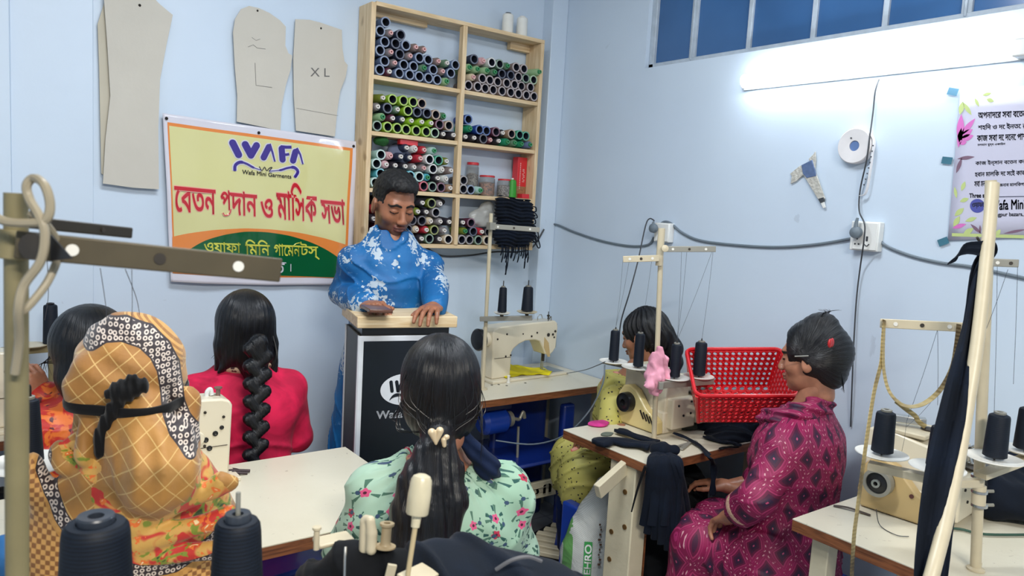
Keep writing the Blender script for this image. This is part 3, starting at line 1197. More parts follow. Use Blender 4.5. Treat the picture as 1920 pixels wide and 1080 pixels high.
def pack(cell, x0, z0, rows, group, dx=0.0475, dz=0.0405):
    """rows: list of (x shift in cone widths, 'SB.B DN.S ...')"""
    for ri, (sh, spec) in enumerate(rows):
        items = spec.split()
        n = 0
        for i, it in enumerate(items):
            if it == '-':
                continue
            col, kind = it.split('.')
            j = ((ri * 5 + i * 3) % 7 - 3) / 3.0
            x = x0 + 0.024 + (i + sh) * dx
            z = z0 + 0.0245 + ri * dz
            o = bpy.data.objects.new('thread_cone', None)
            COL.objects.link(o)
            o.location = (x, SF + 0.004 + rnd.uniform(-0.003, 0.012), z)
            o.rotation_euler = (0, rnd.uniform(0, 6), 0)
            kd = {'B': 'open end out', 'S': 'white tip out', 'P': 'pink tip out', 'T': 'green tip out'}[kind]
            tag(o, '%s thread cone, %s, %s in %s, %s' % (CC[col][1], kd, ORD[min(i, 11)], ROWN[ri], cell), 'thread cone', group)
            ma, mc = cone_proto(col, kind)
            for nm, me in (('thread', ma), ('core', mc)):
                c = bpy.data.objects.new(nm, me)
                COL.objects.link(c)
                c.parent = o
            n += 1


G = 'thread cones lying on the %s shelf'
pack('top left compartment', SX0 + 0.004, SZ[3], [
    (0, 'SB.B MR.S SB.B SB.B SB.B SB.B SB.B LG.T'),
    (0.5, 'SB.B GY.P SB.B SB.B GG.T SB.B GB.P SB.B'),
    (0, 'SB.B GY.P DN.B GY.P SB.B SB.B GB.P GG.S SB.B'),
    (0.5, 'SB.B DN.B SB.B GB.P GB.P'),
    (0, 'SB.B GY.P DN.B'),
    (0.5, 'SB.B')], G % 'top left')
pack('top right compartment', SDX + 0.012, SZ[3], [
    (0, 'GB.B GB.B GB.B GB.B GB.B GB.B GB.B GB.B GB.B'),
    (0.5, 'CR.P GB.B GB.B GB.B GB.B GB.B GB.B GB.B'),
    (0, 'LG.T LG.T LG.T GG.T DN.B DN.B GB.B GG.B LG.B'),
    (0.5, 'DN.B PK.P WH.B GG.B GG.T GB.B GB.B - LG.T')], G % 'top right', dx=0.0478)
pack('second left compartment', SX0 + 0.004, SZ[2], [
    (0, 'GG.B LM.B LM.B LM.B LM.B LM.B LG.B BK.S BK.S'),
    (0.5, 'LG.T MR.S DN.S LM.S LM.S LM.S MR.B TN.B'),
    (0, 'GY.S DN.B GG.S LM.B DN.B DN.B TN.B GG.T'),
    (0.5, 'OL.S LM.B LM.B LM.B TN.B')], G % 'second left')
pack('second right compartment', SDX + 0.012, SZ[2], [
    (0, 'BK.S BK.S BK.B MR.P BK.S EM.T GG.T EM.T SB.T'),
    (0.5, 'EM.T BL.B BL.B MR.B BK.S TN.B EM.B EM.B'),
    (0.2, 'BL.B')], G % 'second right')
pack('third left compartment', SX0 + 0.004, SZ[1], [
    (0, 'MT.B CR.B BK.S TQ.B TQ.B RD.B GG.B MR.B TN.S'),
    (0.5, 'TQ.B MT.B TQ.B TQ.B MT.B TQ.T BK.S WH.S'),
    (0, 'MT.B PK.S BK.S BK.S GY.S GY.P WH.B WH.S GB.S'),
    (0.5, 'MT.B PK.P DN.S DN.S RD.P WH.B EM.B OL.S'),
    (0, '- - - DN.S WH.S RD.P MT.T')], G % 'third left')
pack('third right compartment', SDX + 0.012, SZ[1], [
    (0, 'GY.B SB.B MT.T'),
    (0, 'GY.B')], G % 'third right')
pack('bottom left compartment', SX0 + 0.004, SZ[0], [
    (0, 'RD.S BK.B DN.B BK.S BK.S BK.S GG.B BK.S CR.B'),
    (0.5, 'MR.S RD.P DN.B BK.B CR.S RD.S OL.B GY.S'),
    (0, 'BK.S RD.B BK.S BK.S BK.B BK.B CR.S GY.S BK.S'),
    (0.5, 'RD.S BK.S BK.S TQ.B OL.S BK.S GY.B'),
    (0, '- BK.S BK.S - - BK.S OL.B GY.S')], G % 'bottom left')
pack('bottom right compartment', SDX + 0.012, SZ[0], [
    (0.1, 'GY.B GY.B GG.B CR.B'),
    (0.4, 'OL.T DN.B RD.S BK.B'),
    (0.1, 'BK.S MR.B')], G % 'bottom right')


def jar(px, pyb, w, h, lab, z0=SZ[1], dep=0.0, fill=(170, 160, 150)):
    p = atY(px, pyb, SF + 0.055 + dep)
    t = thing('plastic_jar', lab, 'jar', (p[0], p[1], z0), 0, 'red lidded jars on the third right shelf')
    r = w / 2
    mg = MATS.get('jar_plastic')
    if mg is None:
        mg, nt, b = new_mat('jar_plastic')
        b.inputs['Base Color'].default_value = srgb(214, 214, 210)
        b.inputs['Roughness'].default_value = 0.15
        b.inputs['Transmission Weight'].default_value = 0.85
        b.inputs['IOR'].default_value = 1.15
        MATS['jar_plastic'] = mg
    MB().lathe([(0.0, 0.0015), (r * 0.92, 0.0015), (r, 0.008), (r, h * 0.85), (r * 0.86, h * 0.93), (r * 0.86, h * 0.96), (0, h * 0.96)], n=24).build('body', mg, t)
    MB().lathe([(0, h * 0.93), (r * 0.97, h * 0.93), (r * 0.97, h), (r * 0.9, h + 0.002), (0, h + 0.002)], n=24).build('lid', mat('jar_lid_red', (196, 48, 56), 0.35), t)
    m, nt, b = new_mat('jar_content')
    vo = nt.nodes.new('ShaderNodeTexVoronoi'); vo.inputs['Scale'].default_value = 140
    nt.links.new(coord(nt), vo.inputs[0])
    x, y, z = sepxyz(nt, vo.outputs['Color'])
    nt.links.new(mixc(nt, x, srgb(70, 60, 60), srgb(*fill)), b.inputs['Base Color'])
    b.inputs['Roughness'].default_value = 0.5
    MB().lathe([(0, 0.004), (r * 0.9, 0.004), (r * 0.9, h * 0.62), (r * 0.4, h * 0.68), (0, h * 0.66)], n=20).build('contents', m, t)
    return t


jar(884, 362, 0.06, 0.155, 'clear jar with red lid behind the middle upright of the shelf', dep=0.02)
jar(912, 362, 0.078, 0.098, 'wide clear jar with red lid full of orange and grey trimmings', fill=(206, 140, 110))
jar(944, 367, 0.068, 0.088, 'short clear jar with red lid full of grey buttons beside the green cone', fill=(190, 184, 184))
# green upright cone, red box, small red box
p = atY(959, 368, SF + 0.035)
t = thing('thread_cone', 'bright green thread cone standing upright beside the jars', 'thread cone', (p[0], p[1], SZ[1]))
MB().lathe([(0.018, 0), (0.0235, 0.004), (0.021, 0.075), (0.018, 0.086), (0.008, 0.09)], n=24).build('thread', mat('thread_bright_green', (44, 146, 36), 0.5), t)
MB().lathe([(0.0065, 0.088), (0.0065, 0.097), (0.0, 0.097)], n=12).build('core', M_TIP, t)
M_REDBOX = mat('red_carton', (206, 36, 44), 0.35, coat=0.3)
p = atY(966, 360, SF + 0.075)
t = thing('carton', 'tall red carton with white lettering at the right end of the third shelf', 'box', (p[0] + 0.02, p[1], SZ[1]), 0.05)
MB().bx(-0.03, 0.03, -0.02, 0.02, 0.0005, 0.205).build('box_body', M_REDBOX, t, bevel=0.001)
mb = MB()
for i in range(9):
    mb.box((0.010 + 0.004 * sin(i * 2.3), -0.0206, 0.085 + i * 0.0075), (0.010 + 0.003 * cos(i * 1.7), 0.0008, 0.003))
for i in range(14):
    mb.box((-0.012, -0.0206, 0.05 + i * 0.0095), (0.004, 0.0008, 0.006))
mb.build('printed_marks', mat('carton_print', (226, 190, 186), 0.4), t)['kind'] = 'stuff'
MB().bx(-0.0303, 0.0303, -0.0204, 0.0202, 0.001, 0.06).build('tan_lower_band', mat('carton_tan', (150, 104, 70), 0.5, var=0.3, vscale=120), t)
q = MB().bx(-0.022, 0.022, -0.02, 0.02, 0.0, 0.022).build('carton', M_REDBOX, bevel=0.001)
q.location = (SX1 - 0.035, SF + 0.03, SZ[1] + 0.001)
tag(q, 'small flat red carton in the corner of the third right shelf', 'box')
# soft cloth lumps lying among the cones: grey sack under a red strip, dark green yarn
def lump(name, label, cat, c, r, m, seed, h=0.005, amp=0.006, f=60, group=None, squash=None):
    F = Field((-r[0] - 0.02, -r[1] - 0.02, -r[2] - 0.02), (r[0] + 0.02, r[1] + 0.02, r[2] + 0.02), h)
    F.ell((0, 0, 0), r, 0)
    F.disp(lambda X, Y, Z: amp * fnoise(X, Y, Z, f, seed))
    P, Q = F.mesh()
    o = raw_mesh(name, P, Q, m)
    o.location = c
    return tag(o, label, cat, group)


p = atY(745, 295, SF + 0.07)
lump('cloth_bundle', 'grey blue cloth bundle on top of the cones on the third left shelf', 'cloth', (p[0] + 0.01, p[1], SZ[1] + 0.165), (0.062, 0.03, 0.045), mat('grey_cloth', (92, 100, 122), 0.8), 2)
q = MB().bx(-0.045, 0.045, -0.015, 0.015, -0.012, 0.012).build('carton', M_REDBOX, bevel=0.003)
q.location = (p[0] + 0.03, p[1] - 0.035, SZ[1] + 0.212)
q.rotation_euler = (0, 0.02, 0)
tag(q, 'red box lying on the grey cloth bundle above the cones', 'box')
p = atY(712, 275, SF + 0.04)
lump('yarn_ball', 'dark green yarn ball at the left end of the third shelf', 'yarn', (p[0] + 0.008, p[1], SZ[1] + 0.207), (0.034, 0.028, 0.022), mat('green_yarn', (28, 84, 34), 0.9, bump=0.4, bscale=300), 5, 0.004, 0.004, 120)
p = atY(800, 378, SF + 0.06)
lump('cloth_bundle', 'black cloth bundle heaped above the cones on the bottom left shelf', 'cloth', (p[0], p[1] , SZ[0] + 0.195), (0.095, 0.03, 0.028), mat('black_cloth', (24, 26, 30), 0.85), 9)
# clear bag on the bottom right shelf
m_, nt_, b_ = new_mat('clear_bag')
b_.inputs['Base Color'].default_value = srgb(205, 205, 200)
b_.inputs['Roughness'].default_value = 0.22
b_.inputs['Alpha'].default_value = 0.55
F = Field((-0.11, -0.05, -0.06), (0.11, 0.05, 0.09), 0.005)
F.ell((0, 0, -0.01), (0.09, 0.032, 0.05)).ell((0.02, 0, 0.035), (0.03, 0.012, 0.03), 0.03)
F.disp(lambda X, Y, Z: 0.007 * fnoise(X, Y, Z, 60, 3) + 0.003 * fnoise(X, Y, Z, 140, 1))
P, Q = F.mesh()
q = raw_mesh('plastic_bag', P, Q, m_)
p = atY(905, 410, SF + 0.05)
q.location = (p[0] + 0.01, p[1], SZ[0] + 0.145)
tag(q, 'crumpled clear plastic bag lying over cones on the bottom right shelf', 'bag')
# two white cones on top
for i, px in enumerate((951, 978)):
    p = atY(px, 62, SF + 0.05)
    t = thing('thread_cone', ('left' if i == 0 else 'right') + ' one of two white thread cones standing on the shelf top', 'thread cone', (p[0], p[1], SZ[4] + 0.018))
    MB().lathe([(0.026, 0), (0.0275, 0.004), (0.0265, 0.088), (0.022, 0.094), (0.01, 0.095)], n=24).build('thread', mat('thread_white_plain', (226, 226, 220), 0.6), t)
    MB().lathe([(0.014, 0.094), (0.014, 0.1), (0.006, 0.1)], n=14).build('core', M_HOLE if i == 0 else M_TIP, t)
# timber offcuts standing in front of the shelf's left side
M_OLD = wood_mat('old_timber', (140, 116, 92), (74, 58, 46), (30, 30, 2), 0.8, 0.6)
for i, (pxa, pya, pxb, pyb, w, lab) in enumerate(((679, 240, 667, 480, 0.022, 'dark weathered batten leaning at the left of the thread shelf, nearest the banner'), (692, 242, 684, 480, 0.026, 'brown weathered batten leaning directly against the side of the thread shelf'))):
    a, b = atY(pxa, pya, 3.082), atY(pxb, pyb, 3.082)
    b = a + (b - a) * 1.12
    q = MB().bar((0, 0, 0), a - b, w, 0.018, (1, 0, 0)).build('timber_batten', M_OLD, bevel=0.002)
    q.location = b
    tag(q, lab, 'wood')
# bundle of dark strips hanging at the right end of the shelf
M_NAVY = None


def cloth_mat(name, rgb, weave=900, rough=0.85, sheen=0.04, fold=0.3):
    if name in MATS:
        return MATS[name]
    m, nt, b = new_mat(name)
    v = coord(nt)
    n = noise(nt, v, 9, 4, 0.6)
    f = noise(nt, v, weave, 1)
    nt.links.new(mixc(nt, n.step(0.5, 0.4), srgb(*[q * 0.82 for q in rgb]), srgb(*[min(255, q * 1.14) for q in rgb])), b.inputs['Base Color'])
    b.inputs['Roughness'].default_value = rough
    b.inputs['Sheen Weight'].default_value = sheen
    b.inputs['Sheen Roughness'].default_value = 0.4
    b.inputs['Specular IOR Level'].default_value = 0.22
    bump_to(nt, b, n * 1.4 + f * 0.1, fold, 0.01)
    MATS[name] = m
    return m


M_NAVY = cloth_mat('navy_cloth', (11, 20, 34))
M_BLACK = cloth_mat('black_fabric', (11, 13, 17))
bp = atY(955, 420, 2.92)
sb = thing('strip_bundle', 'bundle of dark navy fabric strips hanging from the right end of the thread shelf', 'cloth bundle', bp)
F = Field((-0.17, -0.07, -0.17), (0.17, 0.06, 0.14), 0.0045)
for a, b, r in (((-0.06, 0, 0.10), (0.10, 0, 0.09), 0.03), ((-0.05, 0, 0.05), (0.11, 0, 0.04), 0.034), ((-0.03, 0, 0.0), (0.115, 0, -0.01), 0.034), ((-0.06, 0, -0.05), (0.12, 0, -0.05), 0.036), ((-0.04, 0, -0.09), (0.10, 0, -0.085), 0.026)):
    F.cap(a, b, r, r, 0.02)
F.disp(lambda X, Y, Z: 0.006 * np.sin((Z + 0.1 * X + 0.004 * np.sin(X * 50)) * 380) * np.ones_like(Y) + 0.006 * fnoise(X, Y, Z, 70, 2))
P, Q = F.mesh()
raw_mesh('folded_strips', P, Q, M_NAVY, sb)
for i in range(18):
    x = -0.05 + i * 0.0098
    L = rnd.choice((0.05, 0.07, 0.09, 0.12)) if i % 3 else rnd.uniform(0.05, 0.09)
    if i in (2, 5): L = 0.15
    z0 = -0.095
    dx = rnd.uniform(-0.01, 0.012)
    MB().tube([(x, -0.01, z0 + 0.02), (x + dx, -0.02, z0 - L * 0.6), (x + dx * 1.5, -0.012, z0 - L), (x + dx + 0.006, -0.01, z0 - L * 0.7)], 0.0032, 6, flat=(1.0, 0.5)).build('strap_end', M_NAVY, sb)
for i in range(6):
    z = 0.09 - i * 0.03
    MB().tube([(0.12, -0.01, z), (0.14, -0.02, z - 0.002), (0.148 + 0.01 * (i % 2), -0.015, z - 0.022), (0.135, -0.01, z - 0.025)], 0.003, 6).build('strap_end', M_NAVY, sb)
for i, (a, b, c) in enumerate((((0.1, 0, -0.02), (0.16, -0.01, -0.05), (0.19, -0.01, -0.10)), ((0.11, 0, -0.05), (0.165, -0.01, -0.03), (0.185, 0, -0.07)))):
    MB().tube([a, b, c, (c[0] - 0.01, c[1], c[2] - 0.012), (b[0] - 0.01, b[1], b[2] - 0.03), (0.11, 0, -0.07)], 0.003, 6).build('strap_end', M_NAVY, sb)

# ================================================================== wall cables, sockets, tape roll, model
M_CABLE = mat('grey_cable', (104, 116, 126), 0.5)
M_DCABLE = mat('dark_cable', (56, 60, 66), 0.5)
XW = WALL_X - 0.006


def cable(name, label, pts, r, m, cat='cable'):
    mb = MB().tube(pts, r, 8)
    o = mb.build(name, m)
    return tag(o, label, cat)


cable('wall_cable', 'grey cable looping along the right wall from the room corner to the first socket',
      [atX(1022, 440, XW), atX(1032, 424, XW), atX(1043, 421, XW), atX(1080, 436, XW), atX(1130, 452, XW), atX(1180, 461, XW), atX(1215, 459, XW), atX(1226, 445, XW)], 0.0052, M_CABLE)
cable('wall_cable', 'grey cable along the right wall between the two sockets',
      [atX(1233, 425, XW), atX(1245, 416, XW), atX(1258, 419, XW), atX(1280, 437, XW), atX(1318, 452, XW), atX(1400, 461, XW), atX(1470, 463, XW), atX(1540, 457, XW), atX(1598, 447, XW)], 0.0055, M_CABLE)
cable('wall_cable', 'grey cable running right along the wall from the second socket',
      [atX(1640, 420, XW), atX(1650, 432, XW), atX(1654, 456, XW), atX(1700, 477, XW), atX(1760, 492, XW), atX(1820, 500, XW), atX(1900, 517, XW), atX(1960, 530, XW)], 0.0052, M_CABLE)
cable('wall_cable', 'dark cable on the back wall under the bottom shelf board',
      [atY(1020, 430, 3.018), atY(1000, 462, 3.018), atY(975, 472, 3.01), atY(930, 472, 3.06), atY(880, 479, 3.085), atY(830, 480, 3.09), atY(800, 465, 3.09)], 0.0045, M_DCABLE)
cable('hanging_cable', 'thin dark cable hanging from the tube light down past the second socket',
      [atX(1648, 149, XW), atX(1641, 172, XW - 0.01), atX(1637, 210, XW - 0.012), atX(1630, 262, XW - 0.03), atX(1625, 300, XW - 0.03), atX(1613, 355, XW - 0.01), atX(1611, 395, XW - 0.02), atX(1621, 420, XW - 0.06), atX(1620, 450, XW - 0.062), atX(1613, 500, XW - 0.02), atX(1606, 560, XW - 0.01), atX(1601, 640, XW - 0.012), atX(1597, 740, XW - 0.012), atX(1595, 800, XW)], 0.0026, M_DCABLE)


def socket(y, z, dy, dz, label, holes):
    t = thing('wall_socket', label, 'socket', (WALL_X, y, z))
    MB().bx(-0.032, 0, -dy, dy, -dz, dz).build('socket_box', M_WPLASTIC, t, bevel=0.003)
    MB().bx(-0.036, -0.03, -dy + 0.004, dy - 0.012, -dz + 0.004, dz - 0.004).build('face_plate', M_WPLASTIC, t, bevel=0.0015)
    for (a, b) in holes:
        MB().cyl((-0.037, a, b), (-0.034, a, b), 0.0032, n=10).build('socket_hole', M_DCABLE, t)
    return t


a = atX(1244, 436, WALL_X - 0.02)
s1 = socket(a[1], a[2], 0.044, 0.042, 'small white wall socket behind the pole of the middle thread stand', [(0.01, -0.02), (-0.01, -0.02)])
MB().bx(-0.038, -0.034, -0.004, 0.004, -0.02, -0.008).build('switch', M_DCABLE, s1)
a2 = atX(1624, 443, WALL_X - 0.02)
s2 = socket(a2[1], a2[2], 0.05, 0.05, 'white wall socket with grey plug and hanging cable on the right wall', [(0.022, -0.01), (0.028, -0.028), (0.015, -0.028)])
MB().bx(-0.039, -0.034, -0.016, -0.010, -0.016, 0.0).build('switch', M_DCABLE, s2)
MB().tube([(-0.0375, -0.004, -0.026), (-0.0375, -0.014, -0.033), (-0.0375, -0.022, -0.026)], 0.0016, 6).build('switch', M_DCABLE, s2)
# plugs
for (px, py, lab, tall) in ((1607, 436, 'grey three pin plug in the second wall socket', 0.05), (1227, 428, 'round grey plug beside the first wall socket', 0.03)):
    c = atX(px, py, WALL_X - 0.05)
    t = thing('power_plug', lab, 'plug', c)
    MB().lathe([(0.0, -0.004), (0.019, -0.003), (0.021, 0.004), (0.019, 0.016), (0.01, 0.022), (0, 0.023)], ax=(-1, 0, 0.0), n=20).build('plug_body', M_CABLE, t)
    MB().tube([(-0.01, 0, 0.01), (-0.01, 0.001, tall * 0.6), (-0.01, -0.002, tall)], lambda u: 0.009 * (1 - 0.55 * u), 8).build('cord_grip', M_CABLE, t)
c1 = atX(1227, 414, WALL_X - 0.05)
cable('plug_cable', 'thin grey cable dropping from the first socket towards the sewing table',
      [c1, atX(1218, 410, WALL_X - 0.06), atX(1210, 425, WALL_X - 0.08), atX(1196, 490, WALL_X - 0.14), atX(1180, 550, WALL_X - 0.2), atX(1165, 600, WALL_X - 0.22), atX(1160, 640, WALL_X - 0.24)], 0.003, M_DCABLE)
# tape roll with hanging perforated tape
c = atX(1605, 274, WALL_X - 0.02)
t = thing('tape_roll', 'round white roll of perforated tape hung on the right wall below the light', 'tape roll', (WALL_X, c[1], c[2]))
MB().lathe([(0.018, 0.002), (0.018, 0.032), (0.058, 0.034), (0.061, 0.03), (0.061, 0.004), (0.058, 0.001)], ax=(-1, 0, 0), n=40, closed=True).build('roll', mat('paper_tape', (222, 220, 222), 0.6), t)
MB().lathe([(0, 0.0), (0.0175, 0.0), (0.0175, 0.028), (0, 0.028)], ax=(-1, 0, 0), n=24).build('hub', mat('blue_grey_hub', (94, 122, 172), 0.4), t)
pts = [atX(x, y, WALL_X - 0.024) - np.array([WALL_X, c[1], c[2]]) for x, y in ((1630, 250), (1638, 262), (1636, 290), (1632, 320), (1627, 350), (1622, 364), (1613, 367))]
MB().tube(pts, 0.0085, 8, flat=(0.18, 1)).build('loose_tape', mat('paper_tape', (0, 0, 0)), t)
mb = MB()
for k in range(8):
    p = np.array(atX(1637 - k * 1.6 - 0.12 * k * k, 273 + k * 10.5, WALL_X - 0.034)) - np.array([WALL_X, c[1], c[2]])
    mb.box(p, (0.004, 0.003, 0.004))
mb.build('perforations', M_DCABLE, t)['kind'] = 'stuff'
MB().sphere((-0.036, 0.012, 0.027), 0.003, 8, 6).build('pin_head', M_DCABLE, t)
# crumpled paper and plastic gadget pinned to the wall
c = atX(1518, 330, WALL_X - 0.012)
t = thing('wall_ornament', 'small torn silver and blue paper ornament with a pointed tail on the wall', 'ornament', (WALL_X, c[1], c[2]))


def wq(px, py, d):
    return np.array(atX(px, py, WALL_X - d)) - np.array([WALL_X, c[1], c[2]])


M_SIL = mat('crumpled_silver', (196, 194, 186), 0.35, 0.2, var=0.25, vscale=70, bump=0.5, bscale=90)


def wpoly(name, pts, d, m, th=0.006):
    P = [wq(x, y, d) for x, y in pts]
    n = len(P)
    mb = MB()
    mb.add([Vector(p) for p in P] + [Vector(p) + Vector((-th, 0, 0)) for p in P], [tuple(range(n)), tuple(range(2 * n - 1, n - 1, -1))] + [(i, i + n, (i + 1) % n + n, (i + 1) % n) for i in range(n)])
    mb.build(name, m, t, bevel=0.0008)


wpoly('wing', [(1500, 312), (1508, 308), (1512, 326), (1504, 331), (1494, 340), (1484, 345), (1486, 330), (1483, 326)], 0.004, M_SIL)
wpoly('neck', [(1518, 298), (1526, 290), (1530, 284), (1531, 300), (1529, 318), (1524, 318)], 0.006, M_SIL)
wpoly('body', [(1504, 310), (1524, 300), (1532, 330), (1514, 334), (1507, 326)], 0.010, mat('slate_foil', (92, 112, 150), 0.35, 0.2, var=0.2, vscale=60))
wpoly('tail', [(1508, 328), (1530, 322), (1548, 372), (1538, 378)], 0.008, M_SIL)
wpoly('tail_band', [(1536, 373), (1546, 370), (1547, 378), (1540, 381)], 0.009, M_DCABLE, 0.008)
wpoly('tail_tip', [(1540, 380), (1546, 378), (1549, 389), (1545, 391)], 0.008, M_WPLASTIC)
# ================================================================== tables
def table_top_mat():
    m, nt, b = new_mat('cream_laminate')
    v = coord(nt)
    n = noise(nt, v, 3.5, 5)
    s_ = noise(nt, v, 38, 4, 1.0).step(0.71, 0.04)
    c = mixc(nt, n, srgb(206, 198, 176), srgb(228, 222, 202))
    c = mixc(nt, s_ * 0.45, c, srgb(120, 104, 84))
    nt.links.new(c, b.inputs['Base Color'])
    b.inputs['Roughness'].default_value = 0.32
    bump_to(nt, b, noise(nt, v, 80, 3), 0.05)
    return m


M_LAM = table_top_mat()
M_EDGE = wood_mat('brown_edge', (138, 84, 50), (92, 52, 30), (4, 4, 40), 0.5)
M_CREAMLEG = mat('cream_leg', (206, 196, 168), 0.5, var=0.06, vscale=14, bump=0.1)
M_MACH = mat('machine_cream', (222, 212, 188), 0.32, var=0.03, vscale=10, coat=0.2)
M_MACHY = mat('machine_yellow_cream', (222, 202, 140), 0.32, var=0.03, vscale=10, coat=0.2)
M_MACHD = mat('machine_tan', (196, 168, 116), 0.35, var=0.05, vscale=10, coat=0.2)
M_STEEL = mat('steel', (190, 190, 186), 0.25, 0.9)
M_DSTEEL = mat('dark_steel', (72, 66, 60), 0.4, 0.7)
M_BLKPL = mat('black_plastic', (22, 22, 24), 0.3)
M_BLUEPL = mat('blue_plastic', (20, 62, 164), 0.35, coat=0.2)
M_DBLUEPL = mat('deep_blue_plastic', (14, 40, 116), 0.35, coat=0.2)
M_STAND = mat('stand_cream', (200, 188, 160), 0.38, var=0.05, vscale=30)
M_OLIVE = mat('stand_olive', (124, 115, 82), 0.5, var=0.12, vscale=22)
M_GREYM = mat('stand_grey', (150, 148, 138), 0.4, 0.3, var=0.06)
M_DISH = mat('white_dish', (228, 226, 218), 0.3)


def table(name, label, x0, x1, y0, y1, legs, z=0.75, th=0.034, rot=0.0, cat='table', lm=None):
    t = thing(name, label, cat, ((x0 + x1) / 2, (y0 + y1) / 2, 0), rot)
    hx, hy = (x1 - x0) / 2, (y1 - y0) / 2
    MB().bx(-hx, hx, -hy, hy, z - 0.004, z).build('tabletop', M_LAM, t, bevel=0.001)
    MB().bx(-hx, hx, -hy, hy, z - th, z - 0.0041).build('table_edge', M_EDGE, t, bevel=0.001)
    for (lx, ly, w, d) in legs:
        MB().bx(lx * hx - w / 2, lx * hx + w / 2, ly * hy - d / 2, ly * hy + d / 2, 0, z - th).build('leg', lm or M_CREAMLEG, t, bevel=0.003)
    return t


# corner desk along the back wall
desk = table('sewing_table', 'cream topped sewing table with brown edge in the room corner under the shelf', 1.50, 2.525, 2.50, 3.015, [(-0.85, -0.75, 0.05, 0.05), (0.9, -0.8, 0.05, 0.05), (-0.85, 0.8, 0.05, 0.05), (0.9, 0.8, 0.05, 0.05)])
mb = MB().bx(-0.44, 0.42, -0.212, -0.192, 0.235, 0.315)
mb.build('stretcher', M_CREAMLEG, desk, bevel=0.004)
mb = MB()
letter(mb, 'ਨਾਸੀ', (-0.02, -0.2155, 0.255), (0.2, -0.2155, 0.255), (-0.02, -0.2155, 0.30), rows=30, grow=0.02)
mb.build('cast_letters', mat('cast_highlight', (232, 222, 198), 0.4), desk)
for (px, py) in ((922, 722), (935, 721), (950, 723), (965, 713), (985, 718)):
    p = atZ(px, py, 0.7505) - np.array([(1.50 + 2.525) / 2, (2.50 + 3.015) / 2, 0])
    MB().lathe([(0.0, 0), (0.006, 0), (0.005, 0.001), (0, 0.001)], p, n=12).build('table_hole', M_DSTEEL, desk)
# middle table
mtab = table('sewing_table', 'small cream topped overlock table with brown edge in front of the red basket', 1.80, 2.50, 1.60, 2.03, [(0.9, -0.7, 0.06, 0.05), (0.9, 0.75, 0.06, 0.05)])
mtab_c = np.array([2.15, 1.815, 0])
# angled cover in front: the table's near edge runs obliquely
MB().bx(-0.34, -0.27, -0.15, -0.03, 0, 0.716).build('leg', M_CREAMLEG, mtab, bevel=0.004)
MB().bx(-0.268, -0.262, -0.15, -0.03, 0, 0.70).build('leg_edge_board', M_EDGE, mtab)
for yy, zz in ((-0.12, 0.50), (-0.06, 0.46), (-0.11, 0.62), (-0.06, 0.36)):
    MB().cyl((-0.343, yy, zz), (-0.339, yy, zz), 0.009, n=14).build('bolt_hole', mat('bolt_brown', (120, 90, 50), 0.4, 0.5), mtab)
MB().bar(atD(1180, 868, 2.55) - mtab_c, atD(1120, 922, 2.45) - mtab_c, 0.05, 0.025, (0.3, 0, 1)).build('chute', M_CREAMLEG, mtab, bevel=0.003)
# right table
rtab = table('sewing_table', 'cream topped table with brown edge in the lower right holding an overlock machine', 1.835, 2.50, 0.20, 1.10, [(-0.82, 0.85, 0.05, 0.05), (0.9, 0.9, 0.05, 0.05), (-0.85, -0.85, 0.05, 0.05)])
rt_c = np.array([(1.835 + 2.50) / 2, 0.65, 0])
# left table
ltab = table('sewing_table', 'large bare cream table left of the podium between the seated women', -0.55, 1.01, 1.63, 2.20, [(0.80, -0.75, 0.045, 0.045), (0.93, 0.8, 0.045, 0.045), (-0.93, -0.8, 0.045, 0.045), (-0.93, 0.8, 0.045, 0.045)], lm=mat('dark_brown_leg', (52, 40, 32), 0.5))
# back left table with the far machine
btab = table('sewing_table', 'cream topped table in the far left against the back wall', -0.62, 0.95, 2.72, 3.04, [(-0.93, -0.8, 0.045, 0.045), (0.93, -0.8, 0.045, 0.045), (0.93, 0.8, 0.045, 0.045)])
# front table under the camera's machines and stands
ftab = table('sewing_table', 'front sewing table under the black covered machine and the foreground thread stand', -0.35, 0.78, 0.62, 1.02, [(-0.93, -0.8, 0.045, 0.045), (0.93, -0.8, 0.045, 0.045), (0.93, 0.8, 0.045, 0.045)])
# corner of another table in the lower right corner of the picture


